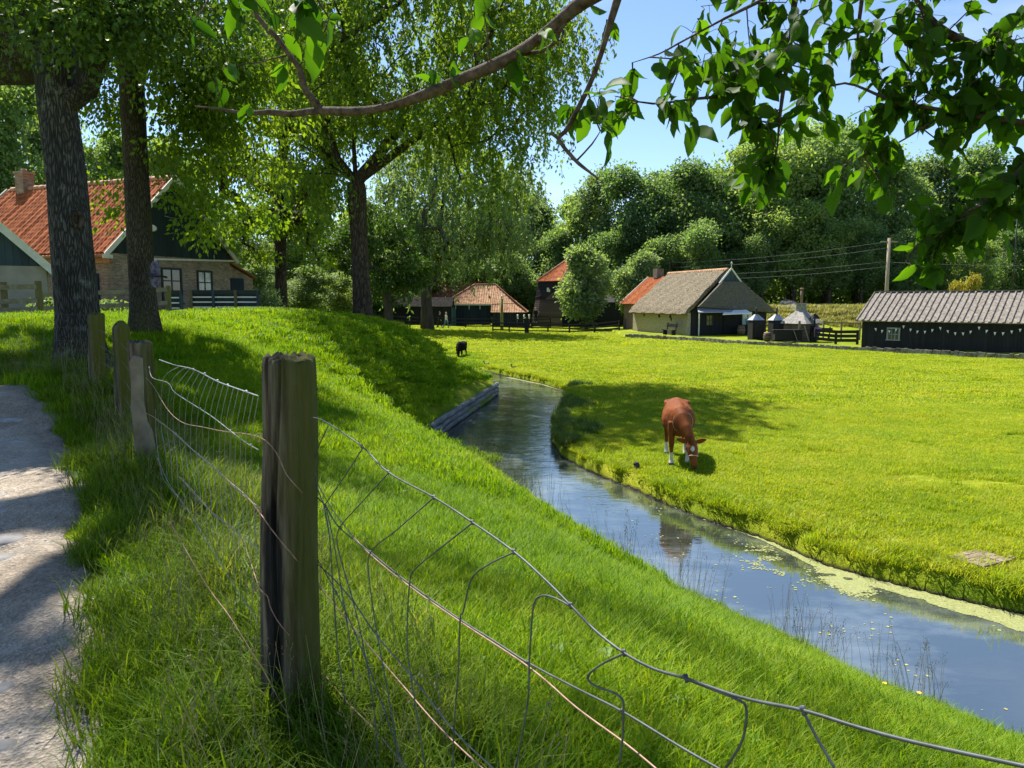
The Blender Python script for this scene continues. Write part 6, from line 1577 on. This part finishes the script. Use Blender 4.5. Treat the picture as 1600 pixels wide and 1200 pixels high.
# smoke
mb = MB(); o_ = None
vs_ = [((.0,0,0),.08),((.08,0,.2),.15),((.3,.05,.38),.22),((.65,.1,.4),.28),((1.1,.1,.25),.34),((1.6,.1,0),.38),((2.0,.1,-.25),.3)]
mb.loft([(c_2, (0,r_,0), (0,0,r_)) if i else (c_2, (r_,0,0), (0,r_,0)) for i, (c_2, r_) in enumerate(vs_)], 12)
m, nt, bs = new_mat('smoke'); nt.nodes.remove(bs); vo_ = nt.nodes.new('ShaderNodeVolumePrincipled'); vo_.inputs['Color'].default_value = (.9,.92,.95,1)
L(nt, ramp(nt, noise(nt, coords(nt, (1.2,1.2,2.6)), 2.2, 5, .6), [(.42, (0,0,0)), (.75, (1.0,1.0,1.0))]), vo_.inputs['Density']); L(nt, vo_.outputs[0], nt.nodes['Material Output'].inputs['Volume'])
o = mb.build('smoke', m); o.location = (far(1214,58.5), 58.4, hz(far(1214,58.5),58.5)+2.5); tag(o, 'thin pale smoke drifting right from the smoking oven flue', 'smoke', kind='stuff')

# --- fences
def rail_fence(name, label, pts, h, rails, pw, rh, mat, step=2.2, group=None, cat='fence', pm=None):
    b = Vector((pts[0][0], pts[0][1], hz(*pts[0]))); t = thing(name, label, cat, b, 0, group); prev = None
    for i in range(len(pts)-1):
        a, c = Vector(pts[i]), Vector(pts[i+1]); n_ = max(1, round((c-a).length/step))
        for j in range(n_+(i == len(pts)-2)):
            q = a+(c-a)*(j/n_); z = hz(q.x, q.y)
            mb = MB(); mb.box((q.x, q.y, z+h/2-.1), (pw, pw, h+.3), top=.95); mb.build('post', pm or mat, t, b)
            cur = Vector((q.x, q.y-pw*.7, z))
            if prev is not None:
                for f in rails:
                    MB().bar(prev+Vector((0,0,h*f)), cur+Vector((0,0,h*f)), .05, rh).build('rail', mat, t, b)
            prev = cur
    return t
rail_fence('rail_fence', 'long dark rail fence in front of the hipped barn, left of the corner post', [(far(560,84),84),(far(640,84),84),(far(770,86),86),(far(860,90),90)], 1.15, (.95,.6,.28), .15, .12, M['black_wood'], 2.9)
rail_fence('rail_fence', 'dark rail fence across the pasture from the corner post to the cottage', [(far(770,78.5),78.5),(far(822,76),76),(far(890,77.5),77.5),(far(968,79),79)], 1.0, (.95,.6,.28), .15, .12, M['black_wood'], 2.6)
rail_fence('rail_fence', 'dark rail fence under the rounded tree behind the mill', [(far(930,86),86),(far(968,84),84)], 1.2, (.95,.6,.3), .14, .12, M['black_wood'], 2.2)
rail_fence('rail_fence', 'dark board fence between the smokehouse and the long black shed', [(far(1276,56),56),(far(1342,53.5),53.5)], .95, (.93,.62,.3), .14, .22, M['black_wood'], 1.6)
rail_fence('rail_fence', 'low dark rail behind the smoking ovens', [(far(1192,62),62),(far(1225,62),62)], 1.15, (.95,.6), .12, .1, M['black_wood'], 2)
rail_fence('rail_fence', 'upper weathered rail fence on the yard behind the seated person', [(far(1288,62),62),(far(1345,60),60)], 1.35, (.96,), .12, .1, M['rail_wood'], 1.6)
rail_fence('rail_fence', 'grey weathered rail fence left of the thick trunk, its rails sagging', [(far(-60,20),20.3),(far(0,20),20.2),(far(62,20),20.0)], .95, (.9,.52,.28), .12, .13, M['rail_wood'], 2.2, pm=M['post_moss'])
rail_fence('rail_fence', 'mossy two-rail fence glimpsed between the two big trunks', [(far(64,23),23),(far(205,23),23.4),(far(255,23),23.4)], .85, (.92,.45), .11, .12, M['rail_wood'], 2.2, pm=M['post_moss'])
for u0, u1, label, D in ((262,284,'narrow dark green fence panel with white rails right of the olive trunk',29),(300,404,'long dark green fence with white rails in front of the farmhouse windows',30.5)):
    x0, x1 = far(u0,D), far(u1,D); b = Vector((x0, D, hz(x0,D)-.02)); t = thing('slatted_fence', label, 'fence', b); n_ = max(1, round((x1-x0)/1.0))
    L_ = x1-x0; MB().box((L_/2,.05,.52),(L_,.04,.86)).build('panel', M['green_black'], t)
    for i in range(n_+1): MB().box((L_*i/n_,-.03,.48),(.1,.1,1.0)).build('post', M['planks_blue'] if i % 2 else M['post_moss'], t)
    MB().box((L_/2,.0,.9),(L_+.1,.12,.16)).build('top_rail', M['green_black'], t)
    for k in range(4): MB().box((L_/2,-.0,.12+k*.195),(L_,.05,.05)).build('rail', M['white_paint'], t)
# purple-white garden flowers and pale plants by the mossy fence
def bush(name, label, p, rx, rz_, n, leaf, ln, wd, seed, cat='bush', group=None):
    rs = np.random.RandomState(seed); tips = ell(rs, 14, (0,0,rz_*.55), (rx*.75,rx*.6,rz_*.5), .05, .4)
    t = thing(name, label, cat, p, rs.uniform(0,6), group); mb = MB()
    for tip in tips: mb.tube([(0,0,-.05),(tip[0]*.4,tip[1]*.4,tip[2]*.5),tip], [.02,.014,.006], 5, cap=False)
    mb.build('stems', M['bark_far'], t); P, D, nr, l_, w_, VV = crown_leaves(rs, tips, n/14, rx*.4, ln, wd)
    o = bpy.data.objects.new('foliage', leaves_mesh('foliage', P, D, nr, l_, w_, VV, leaf)); COL.objects.link(o); o.parent = t; return t
for u, D, rx, h, s, lab in ((75,24,.7,.75,1,'pale leafy bush against the grey barn wall, left of the thick trunk'),(182,24.5,.8,.6,2,'pale leafy bush behind the mossy fence between the two trunks'),(415,36,1.1,1.5,3,'light green bush at the right end of the white and green fence')):
    bush('garden_bush', lab, (far(u,D), D, hz(far(u,D),D)), rx, h, 700, M['leaf_grey'], .12, .09, s)
# yellow post, utility poles and wires
yp = thing('marker_post', 'tall yellowish post with a white lamp on top, in front of the orange-roofed barn', 'post', (far(784,80), 80, hz(far(784,80),80)))
MB().tube([(0,0,-.2),(0,0,3.4)], [.17,.15], 10).build('post', M['yellow_post'], yp); MB().lathe([(.05,0),(.12,.08),(.12,.25),(.03,.33)], 10, (0,0,3.42)).build('lamp', M['white_paint'], yp)
def upole(u, vtop, D, label, r0, arm, mat):
    x = far(u,D); z = hz(x,D); top = at(u, vtop, D).z; t = thing('utility_pole', label, 'pole', (x, D, z)); H_ = top-z
    MB().tube([(0,0,-.3),(0,0,H_)], [r0,r0*.75], 10).build('pole', mat, t)
    if arm: MB().box((0,0,H_-.35),(arm,.1,.1)).build('crossarm', mat, t)
    return Vector((x, D, top))
pm_ = plain('pole_wood', (.30,.24,.17), .85, .3, 4, .3, .01, (1,1,.2))
a = upole(1384, 372, 75, 'tall wooden utility pole behind the long black shed', .2, 1.6, pm_)
b = upole(1045, 408, 96, 'distant wooden utility pole behind the thatched cottage', .16, 1.6, M['bark_far'])
c = upole(1580, 300, 70, 'thin dark steel pole at the right behind the long black shed', .06, 0, M['dark_metal'])
for k, (z0, z1, lab) in enumerate(((-.3,-.2,'overhead wire between the utility poles, topmost'),(-.9,-.75,'overhead wire between the utility poles, second from the top'),(-2.2,-1.6,'overhead wire between the utility poles, second from the bottom'),(-2.7,-2.2,'overhead wire between the utility poles, lowest'))):
    P = [a.lerp(b, f)+Vector((0,-.2,z0+(z1-z0)*f-1.6*f*(1-f))) for f in np.linspace(0,1,14)]
    solo('overhead_wire', MB().tube(P, .014, 5), M['cable'], lab, 'wire', P[0], 'overhead wires')
P = [a.lerp(Vector((70,66,a.z)), f)+Vector((0,-.2,-2.3-2.2*f*(1-f))) for f in np.linspace(0,1,14)]
solo('overhead_wire', MB().tube(P, .014, 5), M['cable'], 'overhead wire running right from the tall wooden pole', 'wire', P[0], 'overhead wires')
# brick drain slab in the pasture
q = atz(1537,856,.02); z0 = hz(q.x,q.y); mb = MB(); r = random.Random(2)
for i in range(6):
    for j in range(5): mb.box(((i-2.5)*.165,(j-2)*.115+.0,.02+r.uniform(-.006,.008)),(.155,.105,.07))
o = solo('brick_slab', mb, M['cobble'], 'small square of worn pinkish bricks lying in the pasture at the right', 'brick slab'); o.location = (q.x,q.y,z0+.012); o.rotation_euler = (0,0,.5); o.scale = (.85,.85,1)
o.data.materials[0] = plain('slab_brick', (.19,.135,.10), .9, .45, 12, .5, .01, col2=(.33,.25,.2))
# yellow flowers
for u, v, Y_, lab in ((1302,1098,6.15,'lowest yellow flower at the water edge, nearest the bottom'),(1382,1068,6.1,'small yellow flower left of its neighbour by the water'),(1436,1083,5.95,'yellow flower nearest the right edge by the water'),(922,838,12.4,'tiny yellow flower in the grass by the canal')):
    p = at(u, v, Y_); g_ = hz(p.x,p.y); t = thing('yellow_flower', lab, 'flower', (p.x,p.y,g_), 0, 'yellow flowers at the near water edge'); h = max(.15, p.z-g_)
    MB().tube([(0,0,0),(.01,.005,h*.6),(0,0,h)], .002, 5).build('stem', M['stem_green'], t)
    mb = MB()
    for k in range(9):
        w = 6.283*k/9; d = Vector((math.cos(w), math.sin(w), .35))*.021; s = Vector((-math.sin(w), math.cos(w), 0))*.007
        mb.add([(0,0,h), Vector((0,0,h))+d*.6+s, Vector((0,0,h))+d, Vector((0,0,h))+d*.6-s], [(0,1,2,3)])
    mb.build('petals', M['petal'], t)
# ================================================================ ANIMALS AND PEOPLE
def cow(name, label, cat, loc, rz, coat, white, scale=1.0, halter=True, seed=0):
    t = thing(name, label, cat, loc, rz)
    mb = MB()
    def L_(secs): mb.loft([((x,y,z),(rx,0,0),(0,ry_,rz_)) for x, y, z, rx, ry_, rz_ in secs], 18)
    # trunk: local +y is forward
    L_([(0,-.80,1.02,.07,0,.09),(0,-.77,1.03,.19,0,.19),(0,-.66,1.03,.26,.0,.25),(0,-.48,1.0,.285,0,.295),(0,-.2,.93,.34,0,.35),(0,.08,.90,.365,0,.37),(0,.3,.92,.33,0,.36),(0,.5,.95,.26,0,.34),(0,.64,.96,.19,0,.27),(0,.74,.94,.1,0,.17)])
    # spine ridge, hips, withers
    L_([(0,-.72,1.24,.05,0,.04),(0,-.3,1.25,.06,0,.045),(0,.2,1.24,.06,0,.045),(0,.46,1.265,.08,0,.06),(0,.6,1.2,.07,0,.06)])
    for s in (-1,1): L_([(s*.15,-.62,1.20,.07,0,.05),(s*.23,-.52,1.19,.065,0,.055),(s*.22,-.42,1.16,.05,0,.05)])
    # neck reaching down and to the side, head with muzzle in the grass
    mb.loft([((.0,.52,1.0),(.2,0,0),(0,.10,.27)),((.03,.72,.92),(.165,0,0),(0,.13,.23)),((.10,.90,.76),(.125,0,0),(0,.13,.17)),((.17,1.02,.60),(.10,.0,0),(0,.13,.12)),((.19,1.06,.52),(.085,0,0),(0,.12,.08))], 18)
    hd_ = [((.185,1.01,.60),.085,.075),((.19,1.06,.55),.11,.10),((.20,1.11,.47),.112,.105),((.212,1.155,.38),.098,.095),((.225,1.19,.29),.08,.08),((.235,1.215,.20),.068,.066),((.24,1.23,.13),.072,.064),((.243,1.235,.085),.066,.056),((.245,1.235,.055),.04,.035)]
    mb.loft([(c, (rx,0,0), (0,ry_*.9,ry_*.35)) for c, rx, ry_ in hd_], 16)
    # ears: flat leaves held out sideways
    for s in (-1,1):
        mb.loft([((.19+s*.08,1.03,.575),(0,.02,.035),(0,.02,-.0+.02)),((.19+s*.17,1.03,.60),(0,.02,.065),(0,.022,0)),((.19+s*.25,1.04,.625),(0,.015,.05),(0,.018,0)),((.19+s*.31,1.05,.64),(0,.008,.015),(0,.01,0))], 10)
    # fore legs
    for s, dy in ((-1,.08),(1,-.03)):
        x = s*.17; y = .46+dy
        mb.loft([((x*.9,y-.0,.92),(.105,0,0),(0,.15,0)),((x,y,.72),(.085,0,0),(0,.10,0)),((x,y+.01,.56),(.062,0,0),(0,.07,0)),((x,y+.015,.43),(.060,0,0),(0,.062,0)),((x,y+.005,.34),(.043,0,0),(0,.046,0)),((x,y,.20),(.038,0,0),(0,.042,0)),((x,y,.11),(.048,0,0),(0,.05,0)),((x,y+.02,.06),(.052,0,0),(0,.06,0)),((x,y+.03,.0),(.058,0,0),(0,.07,0))], 12)
    # hind legs: stifle forward, hock back
    for s, dy in ((-1,-.02),(1,.10)):
        x = s*.2; y = -.56+dy
        mb.loft([((x*.75,y+.02,1.0),(.13,0,0),(0,.2,0)),((x,y+.05,.82),(.125,0,0),(0,.19,0)),((x,y+.06,.66),(.095,0,0),(0,.14,0)),((x,y-.02,.54),(.062,0,0),(0,.085,0)),((x,y-.11,.45),(.048,0,0),(0,.065,0)),((x,y-.12,.38),(.044,0,0),(0,.05,0)),((x,y-.09,.22),(.038,0,0),(0,.042,0)),((x,y-.06,.11),(.046,0,0),(0,.05,0)),((x,y-.03,.06),(.05,0,0),(0,.06,0)),((x,y-.01,.0),(.056,0,0),(0,.07,0))], 12)
    # brisket and udder
    mb.loft([((0,.62,.72),(.1,0,0),(0,.10,0)),((0,.58,.64),(.07,0,0),(0,.09,0)),((0,.5,.60),(.04,0,0),(0,.08,0))], 10)
    mb.loft([((0,-.42,.66),(.12,0,0),(0,.14,0)),((0,-.42,.55),(.10,0,0),(0,.11,0)),((0,-.42,.50),(.04,0,0),(0,.05,0))], 10)
    def pick(c):
        if c.z < .045: return 2
        if white and c.z < .27 and abs(c.x) < .3 and c.y < .75: return 1
        if white and c.y > 1.06 and (c.x+.205)**2/.0013+(c.z-.475)**2/.0026 < 1 : return 1
        if c.y > 1.12 and c.z < .15: return 3
        return 0
    mb.v = [(-x, y, z) for x, y, z in mb.v]; mb.f = [tuple(reversed(f)) for f in mb.f]
    b = blob(mb, .017, 6, [coat, M['cow_white'], M['hoof'], M['muzzle']], pick, 'body', t)
    mb = MB(); mb.tube([(0,-.79,1.08),(0,-.86,1.0),(.01,-.87,.75),(.015,-.86,.5)], [.03,.025,.018,.02], 8); mb.loft([((.015,-.86,.55),(.02,0,0),(0,.02,0)),((.015,-.86,.45),(.035,0,0),(0,.03,0)),((.02,-.86,.33),(.012,0,0),(0,.012,0))], 8); mb.build('tail', coat, t)
    for s in (-1,1): MB().lathe([(0,-.018),(.014,-.01),(.018,0),(.014,.01),(0,.018)], 10, (-.20+s*.105,1.105,.455)).build('eye', M['cow_black'], t)
    if halter:
        def ring(c, rx, ry_, tilt):
            return [Vector((c[0]+rx*math.cos(a), c[1]+ry_*math.sin(a), c[2]+tilt*math.sin(a))) for a in np.linspace(0, 6.283, 22)]
        mb = MB(); mb.tube(ring((-.222,1.178,.315), .094, .084, .035), .010, 6); mb.tube(ring((-.19,1.055,.545), .118, .105, -.06), .009, 6)
        for s in (-1,1): mb.tube([(-.222+s*.09,1.175,.31),(-.205+s*.112,1.12,.42),(-.19+s*.115,1.06,.54)], .009, 6)
        mb.build('halter', M['halter'], t)
        mb = MB(); mb.tube([(.0+.205*math.cos(a)-.04, .70+.02*math.sin(a), .93+.235*math.sin(a)) for a in np.linspace(0,6.283,26)], .0035, 6); mb.build('neck_strap', M['halter'], t)
    t.scale = (scale,)*3
    return t
cx, cy = 3.60, 16.45
cow('brown_cow', 'red-brown cow with white socks and a forehead star, grazing by the canal', 'cow', (cx, cy, hz(cx,cy-.1)+.015), math.radians(180-8), M['cow_red'], True, 1.0)
kx, ky = atz(721,553,.05)[:2]
cow('black_calf', 'small black calf grazing far off where the canal disappears behind the bank', 'calf', (kx, ky, hz(kx,ky)+.01), math.radians(162), M['cow_black'], False, .76, False)

def person(label, loc, rz, pose, shirt, legs, hair, s=1.0, bag=None):
    t = thing('person', label, 'person', loc, rz); t.scale = (s,)*3
    st, arm = pose.get('step', .2), pose.get('arm', .2); sit = pose.get('sit', False)
    body, top, low = MB(), MB(), MB()
    def limb(m, pts, rr, k=1.0): m.loft([(p, (r*k,0,0), (0,r*k,0)) for p, r in zip(pts, rr)], 12)
    def limbz(m, pts, rr, k=1.0):
        P = [Vector(p) for p in pts]; m.tube(P, [r*k for r in rr], 12)
    hz_ = .45 if sit else .92
    for s_ in (-1,1):
        if sit: pts = [(s_*.1,0,hz_+.02),(s_*.12,-.22,hz_+.02),(s_*.12,-.44,hz_),(s_*.12,-.46,.25),(s_*.12,-.44,.06)]
        else: pts = [(s_*.095,0,hz_),(s_*.1,-s_*st*.3,.70),(s_*.1,-s_*st*.55,.48),(s_*.1,-s_*st*.75+(.06 if s_*st < 0 else 0),.25),(s_*.1,-s_*st+(.1 if s_*st < 0 else 0),.07)]
        rr = (.092,.082,.06,.055,.04); limbz(body, pts, rr); limbz(low, pts, rr, 1.22)
        f = Vector(pts[-1]); limbz(body, [f+Vector((0,.05,-.03)), f+Vector((0,-.06,-.04)), f+Vector((0,-.17,-.05))], (.045,.045,.03))
        if pose.get('fwd'): ap_ = [(s_*.19,0,hz_+.5),(s_*.24,-.1,hz_+.27),(s_*.15,-.32,hz_+.2),(s_*.1,-.42,hz_+.2)]
        else: ap_ = [(s_*.19,0,hz_+.5),(s_*.235,s_*arm*.4,hz_+.24),(s_*.235,s_*arm-.06,hz_-.0),(s_*.23,s_*arm-.09,hz_-.09)]
        limbz(body, ap_, (.055,.045,.036,.03)); limbz(top, ap_[:3], (.06,.052,.045), 1.15)
        h_ = Vector(ap_[-1]); d_ = (h_-Vector(ap_[-2])).normalized()
        for q in range(4): limbz(body, [h_, h_+d_*.05+Vector((0,(q-1.5)*.018,0)), h_+d_*.1+Vector((0,(q-1.5)*.02,0))], (.014,.011,.008))
        limbz(body, [h_, h_+d_*.04+Vector((-s_*.03,-.02,0)), h_+d_*.06+Vector((-s_*.045,-.03,0))], (.013,.011,.008))
    tor = [((0,0,hz_-.06),.15,.10),((0,0,hz_+.06),.155,.105),((0,0,hz_+.2),.135,.095),((0,-.01,hz_+.36),.165,.11),((0,0,hz_+.48),.175,.10),((0,.01,hz_+.55),.09,.07),((0,.0,hz_+.6),.055,.055)]
    body.loft([(c,(a,0,0),(0,b,0)) for c, a, b in tor], 14); top.loft([(c,(a*1.12,0,0),(0,b*1.18,0)) for c, a, b in tor[:6]], 14)
    low.loft([(c,(a*1.13,0,0),(0,b*1.2,0)) for c, a, b in tor[:2]], 14)
    hz2 = hz_+.74
    body.loft([((0,0,hz_+.57),(.05,0,0),(0,.05,0)),((0,-.02,hz2-.1),(.055,0,0),(0,.06,0)),((0,-.02,hz2-.06),(.066,0,0),(0,.08,0)),((0,-.01,hz2),(.074,0,0),(0,.092,0)),((0,0,hz2+.06),(.07,0,0),(0,.088,0)),((0,0,hz2+.105),(.045,0,0),(0,.055,0)),((0,0,hz2+.118),(.01,0,0),(0,.01,0))], 14)
    body.loft([((0,-.085,hz2+.01),(.01,0,0),(0,.01,0)),((0,-.115,hz2-.025),(.016,0,0),(0,.014,0)),((0,-.09,hz2-.035),(.014,0,0),(0,.01,0))], 8)
    for s_ in (-1,1): body.loft([((s_*.07,0,hz2-.03),(.008,0,0),(0,.015,0)),((s_*.08,.005,hz2),(.01,0,0),(0,.022,0)),((s_*.076,.005,hz2+.03),(.008,0,0),(0,.015,0))], 8)
    blob(body, .016, 3, [M['skin']], None, 'body', t); blob(top, .018, 3, [shirt], None, 'shirt', t); blob(low, .018, 3, [legs], None, 'trousers', t)
    hr = MB(); hr.loft([((0,.03,hz2-.09),(.05,0,0),(0,.045,0)),((0,.03,hz2-.03),(.078,0,0),(0,.078,0)),((0,.015,hz2+.03),(.083,0,0),(0,.092,0)),((0,.005,hz2+.08),(.072,0,0),(0,.088,0)),((0,.0,hz2+.125),(.03,0,0),(0,.035,0))], 14); hr.build('hair', hair, t)
    for s_ in (-1,1): MB().lathe([(0,-.009),(.008,0),(0,.009)], 6, (s_*.03,-.095,hz2+.008)).build('eye', M['cow_black'], t)
    return t
def stand(u, D): x = far(u,D); return (x, D, hz(x,D))
person('person in a pale top and blue jeans walking by the rail fence', stand(697,82), math.radians(70), {'step': .26, 'arm': .2}, M['cloth_white'], M['cloth_denim'], M['hair_fair'])
person('person in dark clothes walking just left of the person in jeans', stand(687,83.5), math.radians(70), {'step': .22, 'arm': .16}, M['cloth_black'], M['cloth_black'], M['hair'])
person('person in black with a pale cap of hair standing before the dark mill boards', (far(837,93), 93, hz(far(837,93),93)+.6), math.radians(10), {'step': .08, 'arm': .1}, M['cloth_black'], M['cloth_black'], M['hair_fair'])
p_ = local(ct, 5.75, -.5); person('person in a light blue shirt behind the sales counter at the cottage', (p_.x, p_.y, hz(p_.x,p_.y)), math.radians(16), {'step': .06, 'fwd': True}, M['cloth_blue'], M['cloth_black'], M['hair_fair'])
sx_, sy_ = far(1280,56.8), 56.8; person('person in a pink top sitting on the yard bench right of the smokehouse', (sx_, sy_, hz(sx_,sy_)+.12), math.radians(-35), {'sit': True, 'fwd': True}, M['cloth_pink'], M['cloth_denim'], M['hair'])
bn2 = dup(bn, (sx_+.05, sy_+.12, hz(sx_,sy_)+.09), math.radians(-35+180), .95, 'dark wooden bench under the person in pink'); bn['group'] = bn2['group'] = 'dark benches'
for k, (u, lab) in enumerate(((809,'short white-topped post, left of three by the dark mill'),(819,'short white-topped post, middle of three by the dark mill'),(827,'short white-topped post, right of three by the dark mill'))):
    t = thing('marker_stake', lab, 'stake', stand(u,91), 0, 'white-topped stakes'); MB().tube([(0,0,-.1),(0,0,1.0)], [.09,.08], 8).build('shaft', M['black_wood'], t); MB().tube([(0,0,1.0),(0,0,1.6)], [.1,.085], 8).build('white_top', M['white_paint'], t)
# corner gate post
mb = MB(); mb.box((0,0,.7),(.42,.42,1.4)); mb.box((0,0,1.45),(.5,.5,.1)); o = solo('gate_post', mb, M['black_wood'], 'stout dark corner post where the two rail fences meet', 'post'); o.location = stand(823,75.5)
# ducks on the bank
def duck(label, p, rz, s):
    t = thing('duck', label, 'duck', p, rz, 'ducks on the far bank'); t.scale = (s,)*3; mb = MB()
    mb.loft([((0,-.22,.2),(.02,0,0),(0,0,.02)),((0,-.12,.17),(.08,0,0),(0,.02,.07)),((0,.0,.15),(.1,0,0),(0,.02,.095)),((0,.12,.16),(.085,0,0),(0,.02,.085)),((0,.18,.2),(.05,0,0),(0,.03,.05)),((0,.19,.28),(.032,0,0),(0,.035,.0)),((0,.2,.34),(.04,0,0),(0,.045,0)),((0,.21,.38),(.03,0,0),(0,.035,0)),((0,.21,.40),(.01,0,0),(0,.01,0))], 12)
    mb.loft([((0,.23,.345),(.02,0,0),(0,0,.018)),((0,.30,.335),(.018,0,0),(0,0,.008)),((0,.31,.335),(.01,0,0),(0,0,.004))], 8)
    for q in (-1,1): mb.tube([(q*.04,0,.1),(q*.04,.01,0)], .012, 6); mb.tube([(q*.04,-.01,.008),(q*.04,.06,.008)], .014, 6)
    blob(mb, .012, 2, [M['duck_brown']], None, 'body', t)
duck('dark duck standing on the far canal bank, left of the two', (*atz(760,566,-.05)[:2], hz(*atz(760,566,-.05)[:2])), 1.0, .85)
duck('dark duck standing on the far canal bank, right of the two', (*atz(803,572,-.05)[:2], hz(*atz(803,572,-.05)[:2])), 2.2, .8)
q = atz(994,742,-.3); mb = MB(); mb.tube([(0,0,-.3),(.01,0,.13)], [.07,.06], 10); mb.tube([(0,0,.1),(.0,0,.16)], [.065,.045], 10)
o = solo('mooring_stump', mb, M['black_wood'], 'short dark stump on the canal bank left of the cow', 'stump'); o.location = (q.x, q.y, hz(q.x,q.y)+.02)
# bird flying past the second trunk
p = at(243, 430, 10.5); t = thing('bird', 'purplish dark bird flying past the olive trunk with wings spread', 'bird', p, math.radians(105)); t.rotation_euler = (.2,.5,math.radians(112)); t.scale = (.62,.62,.62); mb = MB()
mb.loft([((0,-.13,0),(.012,0,0),(0,0,.008)),((0,-.06,.0),(.035,0,0),(0,0,.03)),((0,.03,.0),(.05,0,0),(0,0,.045)),((0,.10,.015),(.035,0,0),(0,0,.035)),((0,.14,.025),(.028,0,0),(0,0,.028)),((0,.17,.025),(.018,0,0),(0,0,.018)),((0,.20,.02),(.005,0,0),(0,0,.005))], 12)
mb.prism([(-.02,-.10,0),(.02,-.10,0),(.055,-.23,-.01),(0,-.25,-.01),(-.055,-.23,-.01)], (0,0,.008)); b = blob(mb, .007, 2, [M['bird_dark']], None, 'body', t)
for s, up_ in ((-1,.10),(1,-.09)):
    mb = MB(); O = [(s*.03,.08,.02),(s*.14,.13,.02+up_*.9),(s*.26,.07,.02+up_*1.7),(s*.30,-.05,.02+up_*1.9),(s*.16,-.08,.02+up_*.9),(s*.04,-.08,.02)]
    mb.add(O+[(x,y,z-.008) for x,y,z in O], [(0,1,4,5),(1,2,3,4),(11,10,7,6),(10,9,8,7)]+[(i,(i+1)%6+0,6+(i+1)%6,6+i) for i in range(6)]); mb.build('wing', M['bird_wing'], t)
